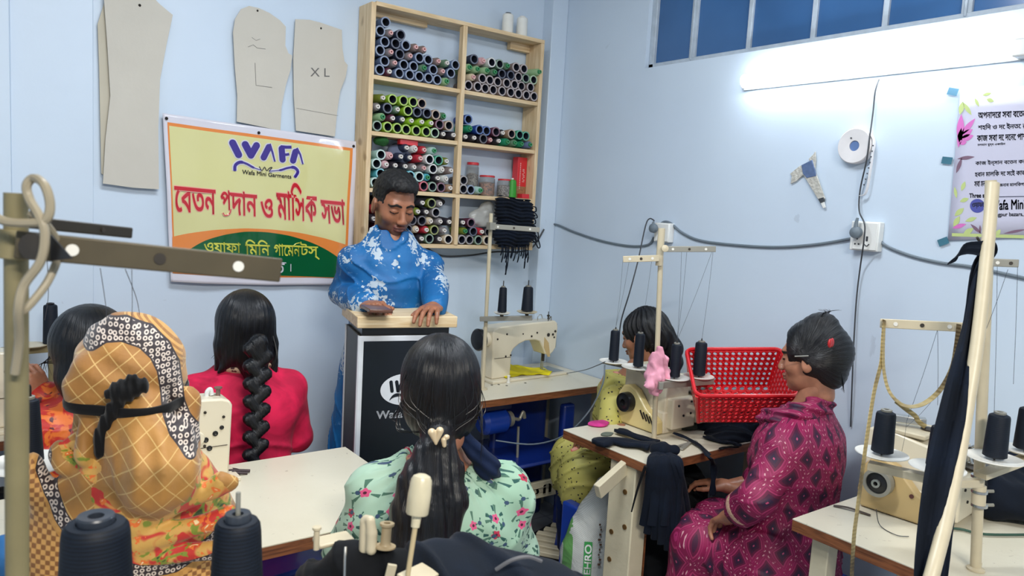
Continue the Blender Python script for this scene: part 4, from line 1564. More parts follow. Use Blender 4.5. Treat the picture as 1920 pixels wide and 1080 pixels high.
# ================================================================== lockstitch machine
def lockstitch(label, loc, rotz=0.0, s=1.0, mirror=False, m=None, extras=True):
    m = m or M_MACH
    t = thing('sewing_machine', label, 'sewing machine', loc, rotz)
    k = -1 if mirror else 1

    def X(a): return a * s * k
    # body: column at x=0..0.11, arm to head at x=0.33..0.43
    poly = [(-0.005, 0.0), (0.105, 0.0), (0.106, 0.118), (0.118, 0.135), (0.15, 0.155), (0.19, 0.168), (0.25, 0.168), (0.282, 0.158), (0.302, 0.13), (0.322, 0.092), (0.355, 0.086), (0.375, 0.098), (0.392, 0.12),
            (0.398, 0.22), (0.392, 0.245), (0.375, 0.256), (0.2, 0.252), (0.02, 0.244), (-0.004, 0.236), (-0.012, 0.22)]
    mb = MB()
    mb.prism([(a * s * k, b * s) for a, b in poly], (0, -0.045 * s, 0.012), (1, 0, 0), (0, 0, 1), (0, 0.09 * s, 0))
    mb.build('machine_arm', m, t, bevel=0.006)
    MB().bx(X(-0.03), X(0.45), -0.085 * s, 0.085 * s, 0.0, 0.012).build('bed_plate', m, t, bevel=0.002)
    MB().bx(X(0.335), X(0.445), -0.06 * s, 0.06 * s, 0.012, 0.0135).build('needle_plate', M_STEEL, t)
    # motor side bulge and handwheel
    if extras:
        MB().lathe([(0, 0), (0.05 * s, 0.002), (0.052 * s, 0.02), (0.046 * s, 0.026), (0.02 * s, 0.03), (0, 0.03)], (X(-0.045), 0, 0.195 * s), (-k, 0, 0), 28).build('handwheel', M_BLKPL, t)
        MB().cyl((X(-0.046), 0, 0.195 * s), (X(0.01), 0, 0.195 * s), 0.034 * s, n=24).build('wheel_boss', m, t, bevel=0.002)
    else:
        MB().lathe([(0, 0), (0.016, 0), (0.02, 0.012), (0.017, 0.02), (0, 0.022)], (X(0.095), -0.045 * s, 0.145 * s), (0, -1, 0), 24).build('round_knob', m, t)
    # needle bar, presser foot, face plate, take-up lever
    MB().cyl((X(0.352), 0, 0.0145), (X(0.352), 0, 0.1), 0.0028, n=8).build('needle_bar', M_STEEL, t)
    MB().cyl((X(0.352), -0.0, 0.06), (X(0.352), 0, 0.10), 0.007, n=10).build('needle_clamp', M_DSTEEL, t)
    MB().box((X(0.352), -0.002, 0.018), (0.012, 0.03, 0.004)).cyl((X(0.352), 0.012, 0.018), (X(0.352), 0.012, 0.1), 0.003, n=8).build('presser_foot', M_STEEL, t)
    MB().bx(X(0.397), X(0.402), -0.036 * s, 0.036 * s, 0.13 * s, 0.25 * s).build('face_plate', M_STEEL, t, bevel=0.002)
    mb = MB()
    for yq in (-1, 1):
        o = yq * 0.0455 * s
        for a, b, r in ((0.225, 0.2, 0.005), (0.26, 0.215, 0.0045), (0.07, 0.22, 0.0045), (0.17, 0.215, 0.0035), (0.07, 0.115, 0.0045), (0.1, 0.118, 0.0045), (0.015, 0.2, 0.0045), (0.365, 0.2, 0.006), (0.38, 0.215, 0.006), (0.375, 0.185, 0.0045), (0.335, 0.2, 0.009)):
            mb.cyl((X(a), o - 0.001 * yq, b * s), (X(a), o + 0.002 * yq, b * s), r * s, n=12)
    q = mb.build('screw_heads', M_DSTEEL, t)
    q['kind'] = 'stuff'
    MB().prism([(0, 0), (0.03, -0.03), (0.045, -0.1), (0.03, -0.1), (0.0, -0.05)], (X(0.31), -0.047 * s, 0.19 * s), (k * s, 0, 0), (0, 0, s), (0, 0.003, 0)).build('thread_guard', M_MACHD, t)
    MB().tube([(X(0.33), -0.03, 0.25 * s), (X(0.345), -0.045, 0.29 * s), (X(0.36), -0.03, 0.255 * s)], 0.003, 6).build('take_up_lever', M_STEEL, t)
    MB().lathe([(0.004, 0), (0.004, 0.02), (0.008, 0.022), (0.008, 0.026), (0.002, 0.03), (0.002, 0.045)], (X(0.37), 0, 0.262 * s), (0, 0, 1), 12).build('pressure_screw', M_DSTEEL, t)
    MB().tube([(X(0.30), 0.0, 0.26 * s), (X(0.30), 0.0, 0.285 * s), (X(0.32), 0, 0.295 * s), (X(0.33), 0, 0.275 * s)], 0.0022, 6).build('thread_guide', M_STEEL, t)
    MB().bx(X(0.002), X(0.1), -0.047 * s, 0.047 * s, 0.1085 * s, 0.110 * s).build('column_seam', M_DSTEEL, t)
    return t


lockstitch('cream lockstitch sewing machine standing on the corner table over yellow cloth', (1.985, 2.80, 0.7505), 0.06, 1.0)
# machine on the left table, arm pointing left
lm = lockstitch('cream sewing machine with spool pin on top on the large left table behind the headscarf', (0.605, 2.13, 0.7505), 0.0, 0.9, mirror=True, extras=False)
for i, (x, h) in enumerate(((-0.045, 0.035), )):
    MB().tube([(x, 0, 0.20), (x - 0.004, 0, 0.24), (x + 0.006, 0, 0.252), (x + 0.010, 0, 0.235)], 0.006, 8).build('lever', M_WPLASTIC, lm)
MB().lathe([(0.012, 0), (0.012, 0.004), (0.006, 0.006), (0.006, 0.034), (0.011, 0.036), (0.011, 0.04), (0, 0.04)], (-0.018, 0, 0.216), n=16).build('bobbin_winder', mat('bobbin_brown', (128, 104, 96), 0.4, 0.3), lm)
for (a, b, r) in ((-0.06, 0.12, 0.0075), (-0.035, 0.135, 0.0075), (-0.05, 0.095, 0.0075), (-0.018, 0.15, 0.006)):
    MB().lathe([(0, 0), (r, 0), (r, 0.002), (r * 0.5, 0.003), (0, 0.001)], (a, -0.0405, b), (0, -1, 0), 16).build('oil_plug', M_BLKPL, lm)
bm = lockstitch('cream sewing machine at the far left edge on the back table', (0.16, 2.86, 0.7505), 0.0, 1.0, mirror=True, extras=False)
mb = MB()
letter(mb, 'IGHTH', (-0.25, -0.0865, 0.10), (-0.08, -0.0865, 0.10), (-0.25, -0.0865, 0.125), rows=20)
lc = MB().box((-0.17, -0.075, 0.11), (0.2, 0.02, 0.05)).build('control_box', M_BLKPL, bm, bevel=0.004)
mb.build('control_lettering', M_WPLASTIC, lc)

# yellow cloth under the needle
yc = MB()
Pg = []
for i in range(19):
    row = []
    for j in range(11):
        u, v = i / 18, j / 10
        x = 2.055 + 0.30 * u
        y = 2.74 + 0.21 * v + 0.02 * sin(u * 5)
        if u > 0.75: y = 2.80 + (y - 2.82) * (1 - (u - 0.75) * 2.6)
        z = 0.7665 + 0.045 * exp(-((u - 0.28) / 0.2) ** 2 - ((v - 0.75) / 0.3) ** 2) + 0.004 * sin(u * 22 + v * 5)
        z = max(z, 0.7655)
        row.append((x, y, z))
    Pg.append(row)
yo = yc.grid(Pg).build('yellow_cloth', cloth_mat('yellow_cloth', (226, 208, 24)), solid=0.003)
tag(yo, 'bright yellow cloth piece under the needle of the corner sewing machine', 'cloth')
o = MB().lathe([(0.009, 0), (0.009, 0.004), (0.006, 0.006), (0.006, 0.03), (0.008, 0.032), (0.008, 0.036), (0, 0.036)], n=16).build('bobbin', M_DISH)
o.location = tuple(atZ(953, 718, 0.7505))
tag(o, 'small cream bobbin standing on the corner table in front of the machine', 'bobbin')
o = MB().box((0, 0, 0.003), (0.09, 0.012, 0.005), (0, 0, 0.2)).box((0.01, 0.012, 0.003), (0.06, 0.01, 0.005), (0, 0, -0.3)).build('thread_snips', M_BLKPL, bevel=0.002)
o.location = tuple(atZ(915, 714, 0.7505))
tag(o, 'black thread snips lying at the foot of the corner sewing machine', 'scissors')
# motor, treadle parts and blue chair under the corner desk
t = thing('sewing_motor', 'blue electric motor hanging under the corner table', 'motor', atY(925, 790, 2.62))
MB().lathe([(0, -0.07), (0.04, -0.07), (0.055, -0.05), (0.055, 0.05), (0.04, 0.07), (0, 0.07)], ax=(1, 0, 0), n=24).build('motor_body', M_BLUEPL, t)
MB().lathe([(0, 0), (0.035, 0), (0.035, 0.02), (0, 0.02)], (0.075, 0, 0), (1, 0, 0), 24).build('pulley', M_GREYM, t)
MB().bx(-0.05, 0.09, -0.012, 0.012, 0.05, 0.105).build('bracket', M_DBLUEPL, t, bevel=0.003)
MB().tube([(0.07, 0, 0.0), (0.1, -0.02, 0.005), (0.13, -0.02, 0.0), (0.15, -0.02, 0.03), (0.16, -0.02, 0.0)], 0.008, 8).build('clutch_lever', M_GREYM, t)
a, b = atY(972, 800, 2.60), atY(968, 910, 2.60)
o = MB().cyl((0, 0, 0), Vector(a) - Vector(b), 0.006, n=8).sphere((0, 0, 0.08), 0.014).build('treadle_rod', M_GREYM)
o.location = b
tag(o, 'thin grey treadle rod hanging under the corner table', 'rod')


def plastic_chair(label, loc, rotz, m, back=True):
    t = thing('plastic_chair' if back else 'plastic_stool', label, 'chair' if back else 'stool', loc, rotz)
    MB().bx(-0.2, 0.2, -0.2, 0.2, 0.41, 0.43).build('seat', m, t, bevel=0.01)
    for sx in (-1, 1):
        for sy in (-1, 1):
            MB().bar((sx * 0.17, sy * 0.17, 0.41), (sx * 0.2, sy * 0.2, 0.0), 0.045, 0.03).build('leg', m, t, bevel=0.006)
    if back:
        mb = MB()
        mb.bar((-0.17, 0.19, 0.42), (-0.15, 0.23, 0.80), 0.04, 0.03, (1, 0, 0))
        mb.bar((0.17, 0.19, 0.42), (0.15, 0.23, 0.80), 0.04, 0.03, (1, 0, 0))
        mb.bar((-0.17, 0.235, 0.80), (0.17, 0.235, 0.80), 0.1, 0.025)
        mb.bar((-0.17, 0.21, 0.55), (0.17, 0.21, 0.55), 0.05, 0.02)
        mb.build('backrest', m, t, bevel=0.01)
    return t


ch = plastic_chair('dark blue plastic chair pushed under the corner table', (2.16, 2.70, 0), 0, M_DBLUEPL, False)
MB().bx(-0.16, 0.17, 0.05, 0.09, 0.05, 0.66).build('backrest', M_DBLUEPL, ch, bevel=0.02)
MB().bx(0.10, 0.17, -0.15, -0.11, 0.0, 0.66).build('arm_support', M_DBLUEPL, ch, bevel=0.012)
_q = atZ(512, 1062, 0.42)
plastic_chair('empty bright blue plastic stool under the large left table', (_q[0] + 0.02, _q[1] + 0.12, 0), 0.1, M_BLUEPL, False)
# treadle irons and clutter on the floor under the desk
o = thing('treadle_plate', 'cream slatted treadle pedal with dark frame on the floor under the corner table', 'pedal', (2.15, 2.42, 0.05), 0.3)
MB().bx(-0.2, 0.2, -0.14, 0.14, 0.0, 0.02).build('pedal_frame', M_BLKPL, o, bevel=0.004)
for i in range(6):
    MB().box((-0.15 + i * 0.06, 0, 0.032), (0.035, 0.22, 0.02), (0, 0, 0.3)).build('pedal_slat', M_STAND, o, bevel=0.003)


# ================================================================== overlock machines
def overlock(label, loc, rotz, cov, body, k=1.0, wheel=M_BLKPL, vents=True, light_ring=False):
    """cover face is -x side, operator side -y"""
    t = thing('overlock_machine', label, 'sewing machine', loc, rotz)
    # base casting
    MB().bx(0.012, 0.25 * k, -0.005, 0.215 * k, 0.0, 0.085).build('base_casting', body, t, bevel=0.008)
    # upper arm with sloping cover
    mb = MB()
    mb.prism([(0.0, 0.08), (0.215, 0.08), (0.215, 0.225), (0.17, 0.235), (0.04, 0.21), (0.0, 0.19)], (0.02, 0, 0), (0, k, 0), (0, 0, 1), (0.13, 0, 0))
    mb.build('upper_housing', body, t, bevel=0.006)
    # belt cover on -x face
    mb = MB()
    mb.prism([(-0.005, 0.002), (0.2, 0.002), (0.212, 0.05), (0.205, 0.12), (0.18, 0.152), (0.15, 0.158), (0.115, 0.145), (0.06, 0.085), (0.0, 0.05)], (-0.02, 0, 0), (0, k, 0), (0, 0, 1), (0.034, 0, 0))
    mb.build('belt_cover', cov, t, bevel=0.006)
    MB().lathe([(0.0, -0.004), (0.012, -0.004), (0.013, 0.006), (0.022, 0.004), (0.031, 0.002), (0.036, 0.004), (0.038, -0.006), (0.038, -0.028), (0, -0.03)][::-1], (-0.045, 0.15 * k, 0.092), (-1, 0, 0), 32).build('handwheel', wheel, t)
    if light_ring:
        MB().lathe([(0.030, -0.001), (0.0395, 0.0), (0.0395, 0.026), (0.030, 0.026)], (-0.052, 0.15 * k, 0.092), (1, 0, 0), 32, closed=True).build('wheel_ring', M_GREYM, t)
        MB().lathe([(0.006, -0.004), (0.012, -0.004), (0.012, 0.01), (0.006, 0.01)], (-0.055, 0.15 * k, 0.092), (1, 0, 0), 24, closed=True).build('wheel_nut', M_STEEL, t)
        MB().cyl((-0.0225, 0.07 * k, 0.075), (-0.018, 0.07 * k, 0.075), 0.006, n=14).build('cover_screw', mat('reddish_screw', (90, 50, 44), 0.4), t)
    if vents:
        for i in range(4):
            y = 0.075 - i * 0.016
            MB().bar((-0.0215, y * k + 0.010, 0.075 - i * 0.004), (-0.0215, y * k - 0.010, 0.045 - i * 0.004), 0.005, 0.003, (0, 1, 0)).build('vent_slot', M_BLKPL, t)
    # front mechanism blocks
    MB().bx(0.03, 0.16, -0.03, 0.02, 0.02, 0.135).build('front_cover', body, t, bevel=0.006)
    MB().bx(0.165, 0.29, -0.045, 0.05, 0.03, 0.14).build('looper_cover', body, t, bevel=0.008)
    MB().bx(0.155, 0.25, 0.02, 0.09, 0.13, 0.2).build('needle_head', body, t, bevel=0.01)
    MB().bx(0.16, 0.3, -0.05, 0.03, 0.138, 0.145).build('cloth_plate', M_DSTEEL, t, bevel=0.002)
    MB().bx(0.288, 0.296, -0.045, 0.05, 0.02, 0.15).build('edge_plate', M_STAND, t, bevel=0.002)
    MB().cyl((0.205, 0.0, 0.14), (0.205, 0.02, 0.2), 0.004, n=8).box((0.205, -0.005, 0.148), (0.014, 0.035, 0.004)).build('presser_foot', M_STEEL, t)
    mb = MB()
    for (x, z, y) in ((0.06, 0.11, -0.031), (0.09, 0.07, -0.031), (0.13, 0.075, -0.031), (0.13, 0.12, -0.031), (0.19, 0.12, -0.046), (0.22, 0.1, -0.046), (0.25, 0.12, -0.046), (0.19, 0.06, -0.046), (0.27, 0.06, -0.046)):
        mb.cyl((x, y + 0.002, z), (x, y - 0.002, z), 0.0045, n=10)
    mb.build('screw_heads', M_BLKPL, t)['kind'] = 'stuff'
    for i in range(4):
        MB().lathe([(0.003, 0), (0.003, 0.012), (0.009, 0.014), (0.009, 0.017), (0.004, 0.019), (0.004, 0.028), (0, 0.03)], (0.05 + i * 0.03, 0.005, 0.2 + 0.0 * i), (0, -0.8, 0.6), 12).build('tension_dial', M_STEEL if i % 2 else M_DSTEEL, t)
    MB().tube([(0.15, -0.02, 0.15), (0.16, -0.05, 0.12), (0.155, -0.05, 0.06), (0.165, -0.035, 0.03)], 0.004, 6).build('air_hose', M_BLKPL, t)
    return t


overlock('cream and yellow overlock machine with black handwheel on the middle table', (2.085, 1.815, 0.7505), 0, M_MACHY, M_MACH)
ov2 = overlock('cream overlock machine with tan cover and grey ringed handwheel on the right table', (2.135, 0.845, 0.7505), 0.08, M_MACHD, M_MACH, 1.05, vents=False, light_ring=True)
MB().bx(0.02, 0.17, 0.07, 0.2, 0.226, 0.24).build('top_lid', M_STAND, ov2, bevel=0.004)
MB().bar((0.06, 0.18, 0.262), (0.1, 0.10, 0.262), 0.02, 0.03).build('top_bracket', M_STEEL, ov2, bevel=0.002)
MB().lathe([(0, 0), (0.02, 0), (0.022, 0.004), (0.012, 0.008), (0, 0.01)], (0.1, 0.09, 0.24), n=20).build('oil_cap', M_DSTEEL, ov2)


# ================================================================== thread stands
def up_cone(label, loc, s=1.0, m=None, parent=None, group=None, R=0.0195, r=0.015, H=0.115, pin=True, core=None):
    t = thing('thread_cone', label, 'thread cone', loc, 0, group)
    MB().lathe([(R * 0.8, 0), (R, 0.003), (R * 0.99, 0.008), (r * 1.03, H - 0.008), (r * 0.96, H - 0.003), (r * 0.7, H), (r * 0.35, H + 0.0005)], n=28).build('thread', m or thread_dark, t)
    MB().lathe([(r * 0.55, H - 0.001), (r * 0.6, H + 0.005), (r * 0.5, H + 0.006), (r * 0.3, H + 0.0055), (r * 0.28, H - 0.004)], n=20).build('core', core or M_GREYM, t)
    return t


thread_dark = None
m_, nt_, b_ = new_mat('thread_near_black')
x_, y_, z_ = sepxyz(nt_, coord(nt_))
w_ = ((z_ * 1500.0) + noise(nt_, coord(nt_), 9) * 6).sin() * 0.5 + 0.5
nt_.links.new(mixc(nt_, w_, srgb(8, 14, 24), srgb(16, 26, 40)), b_.inputs['Base Color'])
b_.inputs['Roughness'].default_value = 0.6
b_.inputs['Specular IOR Level'].default_value = 0.3
bump_to(nt_, b_, w_, 0.08, 0.001)
thread_dark = m_
M_THREAD = mat('sewing_thread', (70, 78, 92), 0.6)


def dish(parent, c, r, m=None):
    MB().lathe([(0.0, -0.003), (r * 0.75, -0.002), (r, 0.004), (r * 0.99, 0.006), (r * 0.72, 0.001), (0, 0.0005)], c, n=32).build('dish', m or M_DISH, parent)
    MB().lathe([(0, -0.012), (0.008, -0.012), (0.008, 0.0), (0, 0.0)], c, n=12).build('dish_nut', M_DSTEEL, parent)


def pin(parent, c, h):
    MB().cyl(c, (c[0], c[1], c[2] + h), 0.0022, n=8).build('spool_pin', M_DSTEEL, parent)


def sub(a, b): return np.array(a, float) - np.array(b, float)


def threads(parent_t, pairs):
    for a, b in pairs:
        MB().tube([a, (np.array(a) + np.array(b)) / 2 + np.array([0.003, 0, -0.002]), b], 0.0005, 4).build('thread_line', M_THREAD, parent_t)['kind'] = 'stuff'


def arm_bar(parent, a, b, w, t, m, holes=2, name='guide_arm'):
    o = MB().bar(a, b, w, t, (0, 0, 1)).build(name, m, parent, bevel=0.0015)
    a, b = Vector(a), Vector(b)
    d = (b - a).normalized()
    n_ = d.cross(Vector((0, 0, 1))).normalized()
    if n_.dot(Vector(tuple(CP)) - Vector(parent.location) - a) < 0:
        n_ = -n_
    for i in range(holes):
        p = a + (b - a) * ((i + 0.6) / (holes + 0.2))
        MB().lathe([(0.0, 0.0), (w * 0.22, 0), (w * 0.22, 0.001), (0, 0.001)], p + n_ * (t / 2 + 0.0002), n_, 12).build('guide_eyelet', M_DSTEEL if i % 2 else M_DISH, parent)
    return o


# middle stand ------------------------------------------------
base = atZ(1226, 826, 0.7505)
ms = thing('thread_stand', 'cream thread stand with four black cones on the middle table, pink cloth on its pole', 'thread stand', base)
top = sub(atY(1241, 428, base[1]), base)
MB().cyl((0, 0, 0), (0, 0, 0.006), 0.028, n=20).build('base_flange', M_STAND, ms)
MB().cyl((0, 0, 0), top, 0.0092, n=16).build('pole', M_STAND, ms)
MB().cyl(top - np.array([0, 0, 0.13]) * 1.0, top, 0.0125, n=16).build('pole_sleeve', M_STAND, ms)
dpt = float(np.dot(np.array(base) + top - CP, FW))
arm_bar(ms, sub(atD(1236, 484, dpt - 0.01), base), sub(atD(1168, 486, dpt), base), 0.022, 0.008, M_STAND, 3)
arm_bar(ms, sub(atD(1243, 467, dpt - 0.01), base), sub(atD(1342, 467, dpt - 0.03), base), 0.02, 0.010, M_GREYM, 3)
MB().lathe([(0, 0), (0.012, 0), (0.012, 0.01), (0.005, 0.012), (0, 0.012)], sub(atD(1246, 466, dpt - 0.03), base), tuple(-FW), 16).build('clamp_knob', M_STAND, ms)
TZ = 0.985
dl = [atZ(1150, 679, TZ), atZ(1196, 690, TZ), atZ(1264, 710, TZ), atZ(1310, 707, TZ)]
ctr = sub(atZ(1229, 700, TZ), base)
MB().bar(sub(atZ(1131, 677, TZ - 0.012), base), sub(atZ(1212, 694, TZ - 0.012), base), 0.02, 0.012).build('tray_arm', M_GREYM, ms, bevel=0.001)
MB().bar(sub(atZ(1236, 722, TZ - 0.012), base), sub(atZ(1336, 714, TZ - 0.012), base), 0.024, 0.016).build('tray_arm', M_GREYM, ms, bevel=0.001)
MB().bar(sub(atZ(1205, 692, TZ - 0.012), base), sub(atZ(1240, 724, TZ - 0.012), base), 0.026, 0.016).build('tray_arm', M_GREYM, ms, bevel=0.001)
TOPS = [(1146, 622), (1191, 626), (1266, 646), (1308, 642)]
GN = ['leftmost dark cone, upright', 'second dark cone from left,', 'third dark cone from left,', 'rightmost dark cone,']
labs = ['leftmost dark thread cone on the middle thread stand', 'second dark thread cone from left on the middle thread stand', 'dark thread cone just right of the pink cloth on the middle stand', 'rightmost dark thread cone on the middle thread stand in front of the basket']
for i, p in enumerate(dl):
    dish(ms, sub(p, base) , 0.062 if i in (1,) else 0.055)
    d = float(np.dot(p - CP, FW))
    h = (p[1] * 0 + (({0: 57, 1: 62, 2: 62, 3: 63})[i]) * d / FPX)
    pin(ms, sub(p, base), h + 0.02)
    up_cone(labs[i], p + np.array([0, 0, 0.0068]), H=h, R=0.0195 if i != 3 else 0.0225, r=0.0175 if i != 3 else 0.0205, core=M_GREYM, group='dark thread cones on the middle stand')
tops = [sub(p, base) + np.array([0, 0, 0.14]) for p in dl]
threads(ms, [(tops[0], sub(atD(1168, 488, dpt), base)), (tops[0], sub(atD(1180, 488, dpt), base)), (tops[1], sub(atD(1222, 488, dpt), base)), (tops[2], sub(atD(1278, 472, dpt), base)), (tops[2], sub(atD(1335, 472, dpt - 0.03), base)), (tops[3], sub(atD(1337, 472, dpt - 0.03), base)), (tops[2], sub(atD(1288, 472, dpt), base))])
# pink cloth knotted on the pole
pc = atY(1233, 695, base[1] - 0.02)
F = Field((-0.07, -0.05, -0.09), (0.07, 0.05, 0.09), 0.004)
F.chain([(0, 0, 0.075), (-0.004, 0, 0.03), (-0.01, 0, -0.02), (-0.004, 0, -0.065)], [0.014, 0.026, 0.034, 0.024], 0.02)
F.cap((0.01, -0.02, 0.04), (0.03, -0.022, -0.03), 0.010, 0.012, 0.006).cap((-0.01, -0.01, -0.01), (-0.045, -0.01, -0.045), 0.02, 0.018, 0.01).cap((0.0, 0.0, 0.05), (0.03, 0, 0.035), 0.02, 0.014, 0.01)
F.cap((0.012, 0, -0.0), (0.035, 0, -0.02), 0.022, 0.016, 0.01)
F.disp(lambda X, Y, Z: 0.005 * fnoise(X, Y, Z, 150, 4) + 0.003 * np.sin(X * 260 + Z * 60 + 0 * Y))
P, Q = F.mesh()
o = raw_mesh('pink_cloth', P, Q, cloth_mat('pink_cloth', (232, 158, 178)))
o.location = pc
tag(o, 'pale pink cloth knotted round the pole of the middle thread stand', 'cloth')

# corner desk stand -------------------------------------------
base = np.array(atZ(905, 712, 0.7505))
base[1] = 2.66; base = np.array([atY(905, 725, 2.66)[0], 2.66, 0.7505])
ds = thing('thread_stand', 'thin cream thread stand with two black cones on the corner table', 'thread stand', base)
top = sub(atY(921, 400, base[1]), base)
MB().cyl((0, 0, 0), (0, 0, 0.006), 0.022, n=20).build('base_flange', M_STAND, ds)
MB().cyl((0, 0, 0), top, 0.0085, n=14).build('pole', M_STAND, ds)
dpt = float(np.dot(base + top - CP, FW))
arm_bar(ds, sub(atD(916, 424, dpt - 0.02), base), sub(atD(1012, 431, dpt - 0.03), base), 0.021, 0.012, M_GREYM, 3)
MB().box(sub(atD(921, 424, dpt - 0.02), base), (0.03, 0.03, 0.032)).build('arm_clamp', M_GREYM, ds, bevel=0.002)
t0, t1 = atD(900, 598, dpt + 0.03), atD(998, 596, dpt + 0.0)
arm_bar(ds, sub(t0, base), sub(t1, base), 0.02, 0.02, M_GREYM, 0, 'tray_arm')
for i, (px, py, h, R, lab) in enumerate(((941, 588, 47, 0.020, 'thinner black thread cone on the corner table stand, nearer its pole'), (988, 586, 46, 0.026, 'thicker black thread cone at the end of the corner table stand'))):
    p = atD(px, py, dpt + 0.01)
    dish(ds, sub(p, base), 0.045 if i else 0.036, M_STAND if i else M_DISH)
    h = h * dpt / FPX
    pin(ds, sub(p, base), h + 0.035)
    up_cone(lab, p + np.array([0, 0, 0.0068]), H=h, R=R, r=R * 0.78)
# foreground left stand -----------------------------------------
base = np.array([atD(22, 900, 0.66)[0], atD(22, 900, 0.66)[1], 0.7505])
fs = thing('thread_stand', 'large olive thread stand with long guide arm in the left foreground', 'thread stand', base)
ptop = sub(atY(30, 362, base[1] + 0.004), base)
MB().cyl((0, 0, 0), (0, 0, 0.008), 0.03, n=20).build('base_flange', M_OLIVE, fs)
MB().cyl((0, 0, 0), ptop, 0.0093, n=20).build('pole', M_OLIVE, fs)
d0 = float(np.dot(base + ptop - CP, FW))
MB().cyl(sub(atD(27, 432, d0), base), sub(atD(20, 486, d0), base), 0.0122, n=20).build('pole_collar', M_OLIVE, fs, bevel=0.001)
arm_bar(fs, sub(atD(28, 458, d0 - 0.018), base), sub(atD(527, 507, d0 + 0.10), base), 0.0235, 0.004, mat('arm_olive', (80, 71, 52), 0.45, 0.2, var=0.1, vscale=30), 3)
arm_bar(fs, sub(atD(10, 412, d0 + 0.03), base), sub(atD(247, 437, d0 + 0.16), base), 0.0115, 0.004, mat('arm_dark', (44, 39, 30), 0.45, 0.2, var=0.1, vscale=30), 2)
MB().lathe([(0, 0), (0.011, 0), (0.011, 0.003), (0.004, 0.004), (0, 0.004)], sub(atD(63, 462, d0 - 0.022), base), tuple(-FW), 18).build('arm_bolt', M_DSTEEL, fs)
MB().prism([(0, 0.008), (0.018, -0.012), (0.0, -0.014)], sub(atD(97, 458, d0 - 0.02), base), tuple(RT), tuple(UP), tuple(-FW * 0.002)).build('arm_gusset', M_BLKPL, fs)
q = MB().tube([atD(x, y, d0 - 0.03 + e) for x, y, e in ((-20, 400, 0.0), (10, 415, 0), (50, 418, 0.0), (85, 413, 0), (94, 385, 0), (84, 348, 0), (64, 334, 0.01), (50, 348, 0.01), (56, 375, 0.01), (75, 408, 0), (84, 440, 0), (76, 490, 0), (45, 535, 0), (35, 580, 0), (36, 640, 0.02), (28, 700, 0.03))], 0.0037, 8).build('stand_cable', mat('cable_beige', (150, 140, 118), 0.4))
tag(q, 'beige cable looped round the top of the left foreground stand', 'cable')
q = MB().tube([atD(x, y, d0 - 0.02 + e) for x, y, e in ((58, 400, 0.0), (85, 420, 0), (108, 455, 0.02), (108, 485, 0.02), (85, 535, 0.01), (45, 582, 0.0), (34, 575, 0.0))], 0.0034, 8).build('stand_cable', mat('cable_beige', (150, 140, 118), 0.4))
tag(q, 'second beige cable hanging in a bow behind the left foreground arm', 'cable')
threads(fs, [(sub(atD(188, 503, 0.85), base), sub(atD(200, 640, 1.2), base)), (sub(atD(88, 480, 0.8), base), sub(atD(84, 600, 1.2), base)), (sub(atD(247, 505, 0.85), base), sub(atD(240, 640, 1.2), base)), (sub(atD(235, 505, 0.85), base), sub(atD(262, 590, 1.2), base))])
# tray of the foreground stand with two big cones
ta, tb = atD(60, 1150, 0.74), atD(520, 1150, 0.86)
MB().bar(sub(ta, base), sub(tb, base), 0.012, 0.03).build('tray_arm', M_OLIVE, fs, bevel=0.001)
for (px, py, d, R, r, lab, pn, dy) in ((180, 972, 0.80, 0.040, 0.0315, 'big black thread cone at the bottom of the picture, left of the two foreground cones', False, 0), (446, 968, 0.84, 0.032, 0.024, 'black thread cone with protruding grey pin, right of the two foreground cones', True, 0)):
    p = atD(px, py, d)
    H = 0.15
    c = p - np.array([0, 0, H])
    t = thing('thread_cone', lab, 'thread cone', c)
    MB().lathe([(R * 0.8, 0), (R, 0.004), (r * 1.06, H - 0.018), (r * 1.02, H - 0.010), (r * 0.9, H - 0.005), (r * 0.62, H - 0.004), (r * 0.6, H - 0.006)], n=40).build('thread', thread_dark, t)
    MB().lathe([(r * 0.58, H - 0.01), (r * 0.60, H + 0.002), (r * 0.56, H + 0.004), (r * 0.26, H + 0.003), (r * 0.24, H - 0.01)], n=30).build('core', mat('core_dark', (46, 52, 62), 0.35), t)
    dish(fs, sub(c, base) - np.array([0, 0, 0.007]), 0.05)
    if pn:
        MB().cyl((0, 0, H - 0.03), (0, 0, H + 0.028), 0.0032, 0.0026, n=10).build('pin_tip', M_GREYM, t)
# left middle cone on its own tray (stand of the left table)
p = atD(56, 872, 1.42)
ls = thing('thread_stand', 'short thread stand with white dish behind the left foreground pole', 'thread stand', (p[0], p[1], 0.0))
MB().cyl((0, 0, 0.0), (0, 0, p[2] - 0.004), 0.009, n=14).build('pole', M_STAND, ls)
dish(ls, (0, 0, p[2]), 0.075)
up_cone('dark thread cone with black pin beside the headscarf at the left edge', p + np.array([0, 0, 0.0068]), H=0.122, R=0.0235, r=0.0165)
MB().lathe([(0.004, 0), (0.004, 0.02), (0.0025, 0.024), (0, 0.025)], (0, 0, p[2] + 0.132), n=10).build('pin_cap', M_BLKPL, ls)
# back left stand with cone
p = atD(95, 646, 2.55)
bs = thing('thread_stand', 'thread stand tray above the machine at the far left edge', 'thread stand', (p[0], p[1], 0.7505))
zz = p[2] - 0.7505
MB().cyl((0, 0, 0), (0, 0, zz), 0.008, n=14).build('pole', M_OLIVE, bs)
MB().bar((-0.14, -0.0, zz - 0.016), (0.02, 0, zz - 0.01), 0.028, 0.02).build('tray_arm', M_OLIVE, bs, bevel=0.001)
MB().lathe([(0, 0), (0.05, 0), (0.055, 0.004), (0.0, 0.003)], (-0.06, 0, zz), n=24).build('dish', M_STAND, bs)
up_cone('black thread cone on the far left stand above the bent woman', p + np.array([0, 0, 0.003]), H=0.135, R=0.0235, r=0.0205, core=M_BLKPL)

